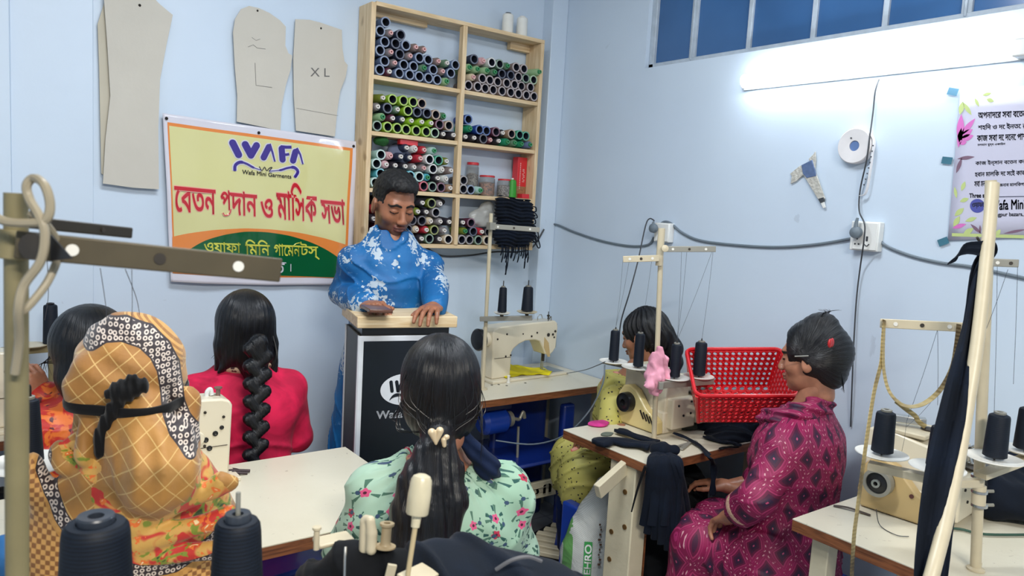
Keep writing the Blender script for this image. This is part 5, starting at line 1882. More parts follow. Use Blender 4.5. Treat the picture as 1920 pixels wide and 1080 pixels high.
# right stand ---------------------------------------------------
base = np.array(atZ(1829, 1068, 0.7505))
rs = thing('thread_stand', 'cream thread stand with clamps on the right table carrying four dark cones', 'thread stand', base)
MB().lathe([(0, 0), (0.02, 0), (0.02, 0.004), (0.012, 0.008), (0.012, 0.02), (0, 0.02)], n=24).build('base_flange', M_STAND, rs)
dB = float(np.dot(base - CP, FW))
top = sub(atD(1858, 338, dB - 0.09), base)
MB().cyl((0, 0, 0), top, 0.0120, n=20).build('pole', M_STAND, rs)
for py in (893, 921, 947):
    dd = dB - 0.02
    c = sub(atD(1836, py, dd), base)
    MB().lathe([(0.0125, -0.003), (0.018, -0.003), (0.018, 0.003), (0.0125, 0.003)], c, n=20, closed=True).build('clamp_ring', M_STEEL, rs)
    MB().cyl(c + np.array([0.0, -0.03, 0]) * 0 + RT * 0.012, c + RT * 0.034, 0.004, n=10).build('clamp_screw', M_GREYM, rs)
MB().cyl(sub(atD(1836, 910, dB - 0.02), base), sub(atD(1834, 950, dB - 0.02), base), 0.0155, n=20).build('pole_sleeve', M_STAND, rs)
arm_bar(rs, sub(atD(1855, 492, dB - 0.10), base), sub(atD(1910, 494, dB - 0.12), base), 0.018, 0.006, M_GREYM, 2)
MB().cyl(sub(atD(1840, 458, dB - 0.09), base), sub(atD(1832, 445, dB - 0.10), base), 0.003, n=8).build('guide_pin', M_DSTEEL, rs)
# left frame arm with paddles holding elastic
f0, f1 = atD(1650, 606, 1.80), atD(1812, 614, 1.72)
arm_bar(rs, sub(f0, base), sub(f1, base), 0.022, 0.004, M_STAND, 3)
MB().bar(sub(f1, base), sub(atD(1838, 618, 1.74), base), 0.014, 0.01).build('guide_arm', M_GREYM, rs)
# tray
tz = 1.0
dR = [(1653, 853, 1.80), (1757, 880, 1.72), (1864, 862, 1.70), (1921, 846, 1.78)]
labs = ['dark thread cone on the left end dish of the right thread stand', 'dark thread cone half hidden behind the hanging navy strip', 'dark thread cone just right of the right stand pole', 'dark thread cone cut off by the right edge of the picture']
hs = [78, 78, 82, 78]
for i, (px, py, d) in enumerate(dR):
    p = atD(px, py, d)
    dish(rs, sub(p, base), 0.060 if i < 3 else 0.05)
    h = hs[i] * d / FPX
    pin(rs, sub(p, base), h + 0.012)
    up_cone(labs[i], p + np.array([0, 0, 0.0068]), H=h, R=0.0250, r=0.0215, core=M_GREYM)
MB().bar(sub(atD(1628, 872, 1.80), base), sub(atD(1772, 904, 1.71), base), 0.018, 0.03).build('tray_arm', M_STAND, rs, bevel=0.001)
MB().bar(sub(atD(1772, 906, 1.71), base), sub(atD(1838, 905, 1.745), base), 0.018, 0.02).build('tray_arm', M_STAND, rs, bevel=0.001)
MB().bar(sub(atD(1838, 892, 1.72), base), sub(atD(1935, 856, 1.78), base), 0.014, 0.03).build('tray_arm', M_STAND, rs, bevel=0.001)
threads(rs, [(sub(atD(1870, 500, 1.64), base), sub(atD(1864, 775, 1.68), base)), (sub(atD(1908, 500, 1.63), base), sub(atD(1900, 720, 1.7), base)), (sub(atD(1890, 505, 1.63), base), sub(atD(1840, 640, 1.7), base)), (sub(atD(1758, 618, 1.75), base), sub(atD(1700, 790, 1.79), base)), (sub(atD(1758, 618, 1.75), base), sub(atD(1758, 760, 1.75), base)), (sub(atD(1700, 790, 1.8), base), sub(atD(1690, 850, 1.85), base)), (sub(atD(1745, 755, 1.76), base), sub(atD(1700, 800, 1.79), base))])
# bowed pale tube leaning in front of the stand
q = MB().tube([atD(x, y, d) for x, y, d in ((1862, 345, 1.66), (1853, 450, 1.63), (1842, 560, 1.60), (1830, 660, 1.57), (1814, 760, 1.54), (1797, 860, 1.50), (1775, 970, 1.45), (1752, 1060, 1.40), (1738, 1110, 1.38))], 0.0135, 16).build('pale_tube', M_STAND)
tag(q, 'long pale bowed tube leaning in front of the right thread stand', 'tube')
# navy strip hung over the stand
ys_ = [(1858, 452, 8), (1855, 468, 18), (1850, 480, 17), (1838, 492, 16), (1826, 540, 12), (1820, 600, 12), (1808, 660, 17), (1796, 720, 24), (1786, 790, 32), (1772, 860, 36), (1762, 930, 36), (1752, 1000, 34), (1744, 1100, 34)]
P = []
for (x, y, w) in ys_:
    k = (y - 452) / 650
    d = 1.66 - 0.26 * k
    row = []
    for j in range(9):
        u = (j / 8 - 0.5) * 2
        row.append(atD(x + u * w, y, d + 0.012 * sin(u * 5 + y * 0.01)))
    P.append(row)
q = MB().grid(P).build('navy_strip', M_NAVY, solid=0.004, subsurf=1)
tag(q, 'long navy fabric strip hanging beside the pale tube on the right', 'cloth')
P = []
for (x, y, w, s_) in ((1860, 462, 15, 0), (1848, 468, 17, 0.0), (1832, 466, 14, 0.2), (1812, 464, 11, 0.1), (1798, 472, 11, -0.5), (1788, 486, 12, -1.0), (1784, 494, 10, -1.2)):
    P.append([atD(x + (j / 4 - 0.5) * 2 * w * sin(s_), y + (j / 4 - 0.5) * 2 * w * cos(s_), 1.625 + 0.008 * (j % 2)) for j in range(5)])
q = MB().grid(P).build('navy_strip', M_NAVY, solid=0.004, subsurf=1)
tag(q, 'short hooked navy fabric strip tied round the top of the right stand', 'cloth')
# measuring tape green and gold elastic
q = MB().tube([atD(x, y, d) for x, y, d in ((1800, 862, 1.62), (1796, 900, 1.6), (1786, 960, 1.56), (1779, 1020, 1.53), (1775, 1100, 1.5))], 0.011, 8, flat=(1, 0.12)).build('measuring_tape', mat('green_tape', (96, 204, 40), 0.45))
tag(q, 'bright green measuring tape hanging beside the pale tube', 'tape')
m_, nt_, b_ = new_mat('gold_elastic')
x_, y_, z_ = sepxyz(nt_, coord(nt_))
nn = (z_ * 700.0).sin() * 0.5 + 0.5
nt_.links.new(mixc(nt_, noise(nt_, coord(nt_), 10).step(0.5, 0.2), srgb(92, 76, 48), srgb(176, 156, 104)), b_.inputs['Base Color'])
b_.inputs['Roughness'].default_value = 0.45
bump_to(nt_, b_, nn, 0.4, 0.003)
M_GOLD = m_
q = MB().tube([atD(x, y, d) for x, y, d in ((1658, 600, 1.79), (1655, 640, 1.78), (1652, 680, 1.78), (1640, 730, 1.76), (1630, 790, 1.74), (1620, 860, 1.72), (1607, 960, 1.70), (1601, 1010, 1.70), (1596, 1100, 1.72))], 0.0085, 8, flat=(1, 0.14)).build('gold_elastic', M_GOLD)
tag(q, 'gold elastic band hanging in front of the right machine down past the table edge', 'elastic')
q = MB().tube([atD(x, y, d) for x, y, d in ((1658, 602, 1.78), (1656, 660, 1.78), (1658, 700, 1.78), (1668, 735, 1.77), (1690, 758, 1.76), (1715, 762, 1.75), (1740, 752, 1.75), (1765, 728, 1.74), (1785, 690, 1.73), (1793, 650, 1.72), (1798, 608, 1.715))], 0.0075, 8, flat=(1, 0.16)).build('gold_elastic', M_GOLD)
tag(q, 'gold elastic band looping in a U below the crossbar of the right stand', 'elastic')
q = MB().tube([atD(x, y, 1.77) for x, y in ((1680, 752), (1700, 768), (1716, 780), (1722, 790), (1735, 800))], 0.006, 8, flat=(1, 0.3)).build('gold_elastic', M_GOLD)
tag(q, 'short loose end of gold elastic under the looped band', 'elastic')
# long strap lying on right table + thin wire
p0 = atZ(1563, 948, 0.753); p1 = atZ(1632, 966, 0.753)
q = MB().tube([p0, (p0 + p1) / 2 + np.array([0, 0.01, 0.004]), p1], 0.006, 6, flat=(0.35, 1)).build('dark_strap', mat('strap_brown', (70, 60, 54), 0.6))
tag(q, 'dark strap lying on the right table beside the overlock machine', 'strap')
q = MB().tube([atZ(1643, 955, 0.80), atZ(1650, 985, 0.756), atZ(1680, 1003, 0.754), atZ(1704, 1006, 0.754)], 0.0012, 5).build('loose_thread', M_DCABLE)
tag(q, 'thin dark thread curling on the right table below the machine', 'thread')
# navy cloth heap on the right table behind the stand, green cord
F = Field((-0.24, -0.16, -0.06), (0.28, 0.16, 0.16), 0.006)
F.ell((0, 0, 0), (0.2, 0.12, 0.06), 0).ell((0.12, 0.03, 0.03), (0.12, 0.1, 0.08), 0.04).ell((-0.1, 0.03, 0.03), (0.1, 0.08, 0.04), 0.04)
F.box((0, 0, -0.06), (0.4, 0.3, 0.03), 0, 's')
F.disp(lambda X, Y, Z: 0.012 * fnoise(X, Y * 1.5, Z, 26, 3) + 0.004 * fnoise(X, Y, Z, 70, 1))
P, Q = F.mesh()
q = raw_mesh('navy_cloth_heap', P, Q, M_NAVY)
q.location = tuple(atZ(1905, 925, 0.80) + np.array([0.0, 0.0, 0.0]))
q.scale = (1.0, 1.0, 1.25)
tag(q, 'heap of navy cloth lying on the right table at the right edge', 'cloth heap')
# more machine parts right of the strip: dark handwheel and bracket
t = thing('machine_motor', 'small grey and black motor unit behind the pole on the right table', 'motor', atZ(1782, 945, 0.7505) + np.array([0.0, 0.0, 0.0]))
MB().bx(-0.03, 0.05, -0.03, 0.03, 0, 0.12).build('motor_body', M_STAND, t, bevel=0.006)
MB().lathe([(0, 0), (0.03, 0), (0.034, 0.012), (0.02, 0.02), (0, 0.02)], (-0.031, -0.0, 0.075), (-1, 0, 0), 24).build('motor_wheel', M_BLKPL, t)
q = MB().tube([atZ(1760, 990, 0.757), atZ(1800, 992, 0.757), atZ(1850, 1002, 0.757), atZ(1960, 1002, 0.757)], 0.0035, 6).build('green_string', mat('dark_green_string', (40, 74, 60), 0.6))
tag(q, 'dark green cord lying across the right table', 'cord')
# ================================================================== people
def rotm(h): return np.array(Euler((0, 0, -radians(h))).to_matrix())


class Fig:
    """a person's frame: origin on the floor under the hips, +y = facing, heading clockwise from world +y"""
    def __init__(s, name, label, xy, heading, group=None):
        s.o = np.array([xy[0], xy[1], 0.0])
        s.R = rotm(heading)
        s.root = thing(name, label, 'person', (xy[0], xy[1], 0), -radians(heading), group)
        s.h = heading

    def L(s, w): return s.R.T @ (np.array(w, float) - s.o)
    def LD(s, px, py, d): return s.L(atD(px, py, d))


def tf(P, M, t): return P @ np.array(M).T + np.array(t)


def eul(x, y, z): return np.array(Euler((radians(x), radians(y), radians(z)), 'XYZ').to_matrix())


def polydist(X, Z, pts):
    """distance to polyline in a 2D chart"""
    D = np.full(X.shape, 9.0)
    for (a, b), (c, d) in zip(pts[:-1], pts[1:]):
        vx, vz = c - a, d - b
        L = vx * vx + vz * vz + 1e-12
        t = np.clip(((X - a) * vx + (Z - b) * vz) / L, 0, 1)
        D = np.minimum(D, np.hypot(X - a - t * vx, Z - b - t * vz))
    return D


def polysd(X, Z, pts):
    """signed distance to polygon, negative inside"""
    D = polydist(X, Z, list(pts) + [pts[0]])
    ins = np.zeros(X.shape, bool)
    n = len(pts)
    for i in range(n):
        (a, b), (c, d) = pts[i], pts[(i + 1) % n]
        if b == d: continue
        m = ((b > Z) != (d > Z)) & (X < (c - a) * (Z - b) / (d - b) + a)
        ins ^= m
    return np.where(ins, -D, D)


def skin_mat(name, rgb, stub=0.0):
    m, nt, b = new_mat(name)
    v = coord(nt)
    n = noise(nt, v, 30, 4)
    c = mixc(nt, n.step(0.5, 0.5), srgb(*[q * 0.92 for q in rgb]), srgb(*[min(255, q * 1.05) for q in rgb]))
    be = E(nt, attr(nt, 'beard').outputs['Fac'])
    lp = E(nt, attr(nt, 'lip').outputs['Fac'])
    br = E(nt, attr(nt, 'brow').outputs['Fac'])
    if stub:
        c = mixc(nt, be * stub, c, srgb(46, 32, 26))
    c = mixc(nt, lp * 0.5, c, srgb(128, 72, 66))
    fine = noise(nt, v, 500, 1)
    c = mixc(nt, (br * (fine * 0.7 + 0.6)).step(0.5, 0.4), c, srgb(22, 16, 14))
    nt.links.new(c, b.inputs['Base Color'])
    b.inputs['Roughness'].default_value = 0.42
    b.inputs['Subsurface Weight'].default_value = 0.12
    b.inputs['Subsurface Radius'].default_value = (0.01, 0.004, 0.002)
    bump_to(nt, b, noise(nt, v, 260, 3), 0.12, 0.002)
    return m


def hair_mat(name, rgb=(8, 8, 11), su=90, sv=5, rough=0.36):
    """hair: strand bump and colour run along the 'puv' chart (u across strands, v along)"""
    if name in MATS:
        return MATS[name]
    m, nt, b = new_mat(name)
    x, y, z = sepxyz(nt, attr(nt, 'puv').outputs['Vector'])
    w = combine(nt, x * su, y * sv, z * 3)
    n = noise(nt, w, 2.2, 3, 0.2)
    n2 = noise(nt, w, 7, 2)
    k = (n * 0.6 + n2 * 0.4)
    nt.links.new(mixc(nt, k.step(0.52, 0.3), srgb(*[q * 0.6 for q in rgb]), srgb(*[q * 1.7 + 4 for q in rgb])), b.inputs['Base Color'])
    b.inputs['Roughness'].default_value = rough
    b.inputs['Specular IOR Level'].default_value = 0.42
    bump_to(nt, b, k, 0.55, 0.006)
    MATS[name] = m
    return m


def head_mesh(woman=True, h=0.0034):
    F = Field((-0.1, -0.13, -0.2), (0.1, 0.13, 0.13), h)
    j = 0.93 if woman else 1.0
    F.ell((0, -0.012, 0.03), (0.073, 0.092, 0.084), 0)
    F.ell((0, 0.018, -0.03), (0.060 * j, 0.068, 0.080), 0.03)
    F.ell((0, 0.035, -0.078), (0.044 * j, 0.045, 0.034), 0.03)
    F.ell((0, 0.064, -0.099), (0.020 * j, 0.018, 0.015), 0.02)
    F.cap((-0.036, 0.074, 0.019), (0.036, 0.074, 0.019), 0.012, 0.012, 0.02)
    for s in (-1, 1):
        F.ell((s * 0.040, 0.052, -0.030), (0.022, 0.026, 0.024), 0.02)
        F.ell((s * 0.032, 0.100, 0.000), (0.020, 0.018, 0.012), 0.014, 's')
        F.ell((s * 0.031, 0.0735, -0.003), (0.0160, 0.0135, 0.0125), 0.004)
        F.ell((s * 0.074, -0.008, -0.015), (0.010, 0.019, 0.031), 0.006, rot=(10, 0, -s * 18))
        F.ell((s * 0.086, -0.004, -0.012), (0.006, 0.010, 0.018), 0.004, 's', rot=(10, 0, -s * 18))
        F.ell((s * 0.012, 0.097, -0.041), (0.009, 0.010, 0.0075), 0.006)
    F.cap((0, 0.084, 0.004), (0, 0.103, -0.036), 0.008, 0.0115, 0.012)
    F.ell((0, 0.088, -0.0625), (0.023, 0.012, 0.0062), 0.006)
    F.ell((0, 0.087, -0.0735), (0.019, 0.012, 0.0068), 0.006)
    F.ell((0, 0.102, -0.0680), (0.024, 0.010, 0.0022), 0.002, 's')
    F.cap((0, -0.022, -0.05), (0, -0.024, -0.125), 0.046 * j, 0.044 * j, 0.03)
    return F.mesh()


def head_attrs(P, beard=False):
    x, y, z = P[:, 0], P[:, 1], P[:, 2]
    front = np.clip((y - 0.0) / 0.02, 0, 1)
    lip = np.clip(1.25 - np.maximum(np.abs(x) / 0.023, np.abs(z + 0.068) / 0.0115), 0, 0.25) * 4 * (y > 0.075)
    br = np.zeros(len(P))
    for s in (-1, 1):
        d = polydist(x, z, [(s * 0.012, 0.018), (s * 0.03, 0.024), (s * 0.048, 0.016)])
        br = np.maximum(br, np.clip((0.0062 - d) / 0.003, 0, 1))
        d = polydist(x, z, [(s * 0.016, -0.006), (s * 0.031, -0.0105), (s * 0.046, -0.006)])
        br = np.maximum(br, np.clip((0.0028 - d) / 0.0014, 0, 1))
    br *= (y > 0.04)
    be = np.zeros(len(P))
    if beard:
        jaw = np.clip((-0.030 - z - 0.25 * np.clip(0.06 - np.abs(x), -1, 0.06)) / 0.02, 0, 1) * np.clip((y + 0.02) / 0.03, 0, 1)
        mus = np.clip((0.010 - np.abs(z + 0.050)) / 0.006, 0, 1) * (np.abs(x) < 0.03) * (y > 0.06)
        side = np.clip((0.02 - np.abs(y - 0.012)) / 0.012, 0, 1) * (z < 0.0) * (np.abs(x) > 0.05) * 0.8
        be = np.clip(np.maximum(np.maximum(jaw, mus * 0.8), side), 0, 1) * np.clip((z + 0.125) / 0.02, 0, 1)
    return {'lip': lip, 'brow': br, 'beard': be}


def hand_mesh(side, curl=(20, 25, 20), spread=6, h=0.0028, thumb=(35, 20)):
    """wrist at origin, fingers +y, palm down (-z); side +1: thumb towards +x"""
    F = Field((-0.075, -0.08, -0.09), (0.075, 0.2, 0.05), h)
    F.chain([(0, -0.06, 0), (0, 0.0, 0), (0, 0.02, 0)], [0.027, 0.024, 0.025], 0.01)
    F.ell((0, 0.045, 0), (0.038, 0.045, 0.0145), 0.014)
    for i in range(4):
        x0 = (0.030 - i * 0.0195) * side
        y0 = (0.078, 0.084, 0.081, 0.072)[i]
        Ls = [(0.038, 0.024, 0.02), (0.043, 0.027, 0.021), (0.040, 0.025, 0.02), (0.031, 0.019, 0.018)][i]
        a = 0
        p = np.array([x0, y0, -0.001])
        yaw = radians((1.5 - i) * spread) * side
        pts, rs = [p - np.array([0, 0.03, 0])], [0.010]
        pts.append(p); rs.append(0.0088)
        for k in range(3):
            a += radians(curl[k] + i * 2)
            p = p + Ls[k] * np.array([sin(yaw) * cos(a), cos(yaw) * cos(a), -sin(a)])
            pts.append(p); rs.append((0.0082, 0.0076, 0.0064)[k])
        for q in range(len(pts) - 1):
            F.cap(pts[q], pts[q + 1], rs[q], rs[q + 1], 0.003)
    ta, tb = radians(thumb[0]), radians(thumb[1])
    p0 = np.array([0.022 * side, 0.018, -0.004])
    p1 = p0 + 0.034 * np.array([sin(ta) * side, cos(ta), -0.25])
    p2 = p1 + 0.030 * np.array([sin(tb) * side, cos(tb), -0.25])
    p3 = p2 + 0.022 * np.array([sin(tb * 0.5) * side, cos(tb * 0.5), -0.2])
    F.cap(p0, p1, 0.0135, 0.011, 0.012).cap(p1, p2, 0.0105, 0.0095, 0.004).cap(p2, p3, 0.0092, 0.0075, 0.003)
    return F.mesh()


def orient(yv, zv):
    """matrix whose columns map local y->yv, z->~zv"""
    y = np.array(yv, float); y /= np.linalg.norm(y)
    z = np.array(zv, float); z -= y * (z @ y); z /= np.linalg.norm(z)
    x = np.cross(y, z)
    return np.stack([x, y, z], 1)


def puv_wrap(P, cy=0.0):
    r = 0.16
    return np.stack([np.arctan2(P[:, 0], -(P[:, 1] - cy)) * r, P[:, 2], np.zeros(len(P))], 1)


def body_field(A, h=0.006, grow=0.0, parts='all'):
    """A: dict with joints; returns an implicit body"""
    S, hy, W = A['S'], A['hy'], A.get('W', 1.0)
    xs = A.get('hx', 0.0)
    lo = np.array([-0.45, -0.32, 0.0]); hi = np.array([0.45, 0.72, S + 0.16])
    if 'lo' in A: lo, hi = np.array(A['lo'], float), np.array(A['hi'], float)
    F = Field(lo, hi, h)
    g = grow
    b0 = A.get('z0', 0.42)
    st = A.get('stand', False)
    f = lambda t: t * hy
    fx = lambda t: t * xs
    if not st:
        secs = [(b0, 0, 0, 0.165 * W + g, 0.125 * W + g), (0.54, 0, 0, 0.168 * W + g, 0.125 * W + g), (0.66, fx(.3), f(0.35), 0.135 * W + g, 0.1 * W + g), (S - 0.14, fx(.7), f(0.75), 0.148 * W + g, 0.108 * W + g),
                (S - 0.05, fx(.9), f(0.9), 0.142 * W + g, 0.088 * W + g), (S + 0.0, fx(1), f(1), 0.11 * W + g, 0.066 * W + g), (S + 0.045, fx(1), f(1), 0.055 + g, 0.05 + g)]
    else:
        secs = [(b0, 0, 0, 0.150 + g, 0.12 + g), (0.9, 0, 0, 0.155 + g, 0.12 + g), (1.08, fx(.4), f(0.4), 0.135 + g, 0.11 + g), (S - 0.16, fx(.8), f(0.8), 0.142 + g, 0.112 + g),
                (S - 0.06, fx(.95), f(0.95), 0.135 + g, 0.088 + g), (S + 0.0, fx(1), f(1), 0.098 + g, 0.064 + g), (S + 0.045, fx(1), f(1), 0.06 + g, 0.054 + g)]
    F.loft(secs, 0.02)
    sw = A.get('sw', 0.155)
    for k, s in (('l', -1), ('r', 1)):
        sh = np.array([s * sw + xs, hy, S - A.get('sd', 0.058)])
        F.ell(sh, (0.050 + g * 0.7, 0.052 + g * 0.7, 0.046 + g * 0.6), 0.035)
        if k + 'e' in A:
            el, wr = np.array(A[k + 'e']), np.array(A[k + 'w'])
            r1, r2, r3 = A.get('ar', (0.043, 0.036, 0.027))
            F.cap(sh, el, r1 + g * 0.8, r2 + g * 0.8, 0.02)
            t = A.get('slv', 1.0) if parts == 'top' else 1.0
            F.cap(el, el + (wr - el) * t, r2 + g, (r2 + (r3 - r2) * t) + g, 0.012)
    return F


def stool(x, y, label, m=None):
    return plastic_chair(label, (x, y, 0), rnd.uniform(-0.3, 0.3), m or M_BLUEPL, False)


def disp_folds(F, seed, a1=0.006, a2=0.0025, f1=20, f2=55, zs=0.5):
    def ridge(X, Y, Z):
        p = (X * 0.9 + Y * 0.5 + Z * 0.75) * 34 + 2.2 * fnoise(X, Y, Z, 11, seed) * 2
        q = (Y * 0.8 - X * 0.7 + Z * 0.9) * 30 + 2.4 * fnoise(X, Y, Z, 9, seed + 5) * 2
        return -a1 * 0.75 * (np.exp(-(np.sin(p) / 0.25) ** 2) * np.clip(fnoise(X, Y, Z, 7, seed + 1) * 2.0, 0, 1) + np.exp(-(np.sin(q) / 0.25) ** 2) * np.clip(-fnoise(X, Y, Z, 7, seed + 1) * 2.0, 0, 1))
    F.disp(lambda X, Y, Z: a1 * 1.15 * fnoise(X, Y, Z * zs, f1, seed) + a2 * fnoise(X, Y, Z * zs, f2, seed + 3) + 1.7 * ridge(X, Y, Z))


def neck_cut(F, c, r, k=0.01):
    F.ell(c, r, k, 's')


SKIN = skin_mat('skin_brown', (156, 106, 80))
SKIN2 = skin_mat('skin_brown_warm', (168, 114, 88))
SKINM = skin_mat('skin_man', (156, 102, 74), 0.66)


def seated_base(fig, A, skin, head_c, head_rot, hands=(), lower=None, woman=True, beard=False, coarse=0.008):
    """one continuous body mesh with head and hands, trousers as clothing"""
    ms = []
    F = body_field(A, coarse, -0.004)
    hc = np.array(head_c)
    F.cap((A.get('hx', 0), A['hy'], A['S']), hc + np.array([0, -0.024, -0.085]), 0.052, 0.043, 0.02)
    for s in (-1, 1):
        if not A.get('stand'):
            kx, ky = A.get('knee', (0.13, 0.40))
            F.cap((s * 0.085, 0.02, 0.50), (s * kx, ky, 0.49), 0.08, 0.056, 0.03).cap((s * kx, ky, 0.49), (s * (kx - 0.01), ky - 0.02, 0.09), 0.05, 0.035, 0.02).cap((s * (kx - 0.01), ky - 0.03, 0.045), (s * kx, ky + 0.1, 0.035), 0.036, 0.026, 0.02)
        else:
            F.cap((s * 0.09, 0, 0.85), (s * 0.1, 0.02, 0.48), 0.08, 0.055, 0.03).cap((s * 0.1, 0.02, 0.48), (s * 0.1, 0, 0.09), 0.052, 0.036, 0.02).cap((s * 0.1, -0.02, 0.045), (s * 0.11, 0.12, 0.035), 0.036, 0.028, 0.02)
    P, Q = F.mesh()
    n0 = len(P)
    HP, HQ = head_mesh(woman)
    ha = head_attrs(HP, beard)
    if woman:
        HP = HP * 0.95
    HM = eul(*head_rot)
    HPw = tf(HP, HM, hc)
    lst = [(P, Q), (HPw, HQ)]
    at = {k: [np.zeros(n0), ha[k]] for k in ha}
    for (side, pos, yv, zv, kw) in hands:
        p, q = hand_mesh(side, **kw)
        if woman: p = p * 0.92
        p = tf(p, orient(yv, zv), pos)
        lst.append((p, q))
        for k in at: at[k].append(np.zeros(len(p)))
    PP, QQ = merge_meshes(lst)
    o = raw_mesh('body', PP, QQ, skin, fig.root, {k: np.concatenate(v) for k, v in at.items()})
    return o, HM, hc


def trousers(fig, A, m, grow=0.02, seed=1, h=0.008, name='trousers'):
    F = Field((-0.4, -0.25, 0.05), (0.4, 0.62, 0.7), h)
    if not A.get('stand'):
        F.ell((0, 0, 0.5), (0.175, 0.14, 0.09), 0)
        kx, ky = A.get('knee', (0.13, 0.40))
        for s in (-1, 1):
            F.cap((s * 0.085, 0.02, 0.50), (s * kx, ky, 0.49), 0.09 + grow, 0.06 + grow, 0.04).cap((s * kx, ky, 0.49), (s * (kx - 0.01), ky - 0.02, 0.11), 0.06 + grow, 0.045 + grow, 0.02)
    else:
        F = Field((-0.3, -0.25, 0.05), (0.3, 0.25, 0.95), h)
        for s in (-1, 1):
            F.cap((s * 0.085, 0, 0.85), (s * 0.1, 0.02, 0.48), 0.095, 0.075, 0.04).cap((s * 0.1, 0.02, 0.48), (s * 0.1, 0, 0.09), 0.072, 0.06, 0.02)
    disp_folds(F, seed, 0.006, 0.002)
    P, Q = F.mesh()
    return raw_mesh(name, P, Q, m, fig.root, {'puv': P})


def strands(parent, paths, r, m, name='loose_strands'):
    mb = MB()
    for p in paths:
        mb.tube(p, lambda t: r * (1 - 0.75 * t), 4)
    return mb.build(name, m, parent)


# ---------------------------------------------------------------- pattern materials
def pat_uv(nt, name='puv'):
    return sepxyz(nt, attr(nt, name).outputs['Vector'])


def mint_mat():
    m, nt, b = new_mat('mint_floral')
    u, v, _ = pat_uv(nt)
    vec = attr(nt, 'puv').outputs['Vector']

    def cell(scale, seed):
        vo = nt.nodes.new('ShaderNodeTexVoronoi')
        vo.voronoi_dimensions = '2D'
        vo.inputs['Scale'].default_value = scale
        vo.inputs['Randomness'].default_value = 0.75
        mp = nt.nodes.new('ShaderNodeMapping')
        mp.inputs['Location'].default_value = (seed, seed * 0.37, 0)
        nt.links.new(vec, mp.inputs[0])
        nt.links.new(mp.outputs[0], vo.inputs['Vector'])
        px, py, _ = sepxyz(nt, vo.outputs['Position'])
        vx, vy, _ = sepxyz(nt, mp.outputs[0])
        dx, dy = (vx - px) * scale, (vy - py) * scale
        r = (dx * dx + dy * dy).sqrt()
        a = dy.atan2(dx)
        c1, c2, c3 = sepxyz(nt, vo.outputs['Color'])
        return r, a, c1, c2, c3
    base = mixc(nt, noise(nt, coord(nt), 5, 3).step(0.5, 0.4), srgb(152, 186, 160), srgb(176, 206, 184))
    r, a, c1, c2, c3 = cell(17, 0.3)
    petal = r / ((a * 5.0 + c3 * 6).cos() * 0.14 + 0.92)
    stem = ((r > 0.18) * (r < 0.50)) * ((a * 3.0 + c2 * 9).cos() > 0.93)
    leaf = ((r > 0.26) * (r < 0.46)) * ((a * 5.0 + c1 * 9).cos() > 0.72) * (c2 > 0.3)
    c = mixc(nt, stem, base, srgb(70, 110, 90))
    c = mixc(nt, leaf, c, srgb(36, 84, 76))
    red = mixc(nt, c1 > 0.5, srgb(186, 42, 74), srgb(214, 84, 128))
    c = mixc(nt, (petal < 0.17) * (c3 > 0.22), c, red)
    c = mixc(nt, (r < 0.055) * (c3 > 0.22), c, srgb(80, 22, 44))
    r, a, c1, c2, c3 = cell(34, 4.1)
    c = mixc(nt, (r < 0.16) * (c1 > 0.66), c, srgb(52, 74, 104))
    leaf2 = ((r > 0.12) * (r < 0.4)) * ((a * 3.0 + c2 * 9).cos() > 0.9) * (c1 > 0.6)
    c = mixc(nt, leaf2, c, srgb(50, 100, 84))
    nt.links.new(c, b.inputs['Base Color'])
    b.inputs['Roughness'].default_value = 0.6
    b.inputs['Sheen Weight'].default_value = 0.05
    return m


def magenta_mat():
    m, nt, b = new_mat('magenta_ogee')
    u, v, _ = pat_uv(nt)
    wv = (v * 80.0).sin() * 0.004
    U = (u + wv) * 14.5
    V = v * 8.6
    s_ = ((U.frac() - 0.5) * 2).abs()
    t_ = ((V.frac() - 0.5) * 2).abs()
    mm = s_ + t_
    f = mm.mn(val(nt, 2.0) - mm)       # 0 at centres of diamonds, 1 on the lattice
    base = mixc(nt, noise(nt, coord(nt), 8, 4).step(0.5, 0.4), srgb(118, 10, 62), srgb(146, 18, 76))
    c = mixc(nt, f.step(0.66, 0.05), srgb(98, 8, 54), base)
    c = mixc(nt, ((f - 0.62).abs() < 0.04), c, srgb(160, 44, 92))
    c = mixc(nt, f < 0.42, c, srgb(64, 12, 48))
    c = mixc(nt, f < 0.24, c, srgb(44, 16, 50))
    c = mixc(nt, f < 0.07, c, srgb(186, 70, 110))
    dots = ((u * 520.0).sin() > 0.1) * ((v * 480.0).sin() > 0.2)
    c = mixc(nt, ((f - 0.90).abs() < 0.04) * dots, c, srgb(206, 150, 160))
    c = mixc(nt, ((f - 0.80).abs() < 0.018), c, srgb(160, 40, 96))
    nt.links.new(c, b.inputs['Base Color'])
    b.inputs['Roughness'].default_value = 0.62
    bump_to(nt, b, noise(nt, coord(nt), 16, 3), 0.25, 0.01)
    return m


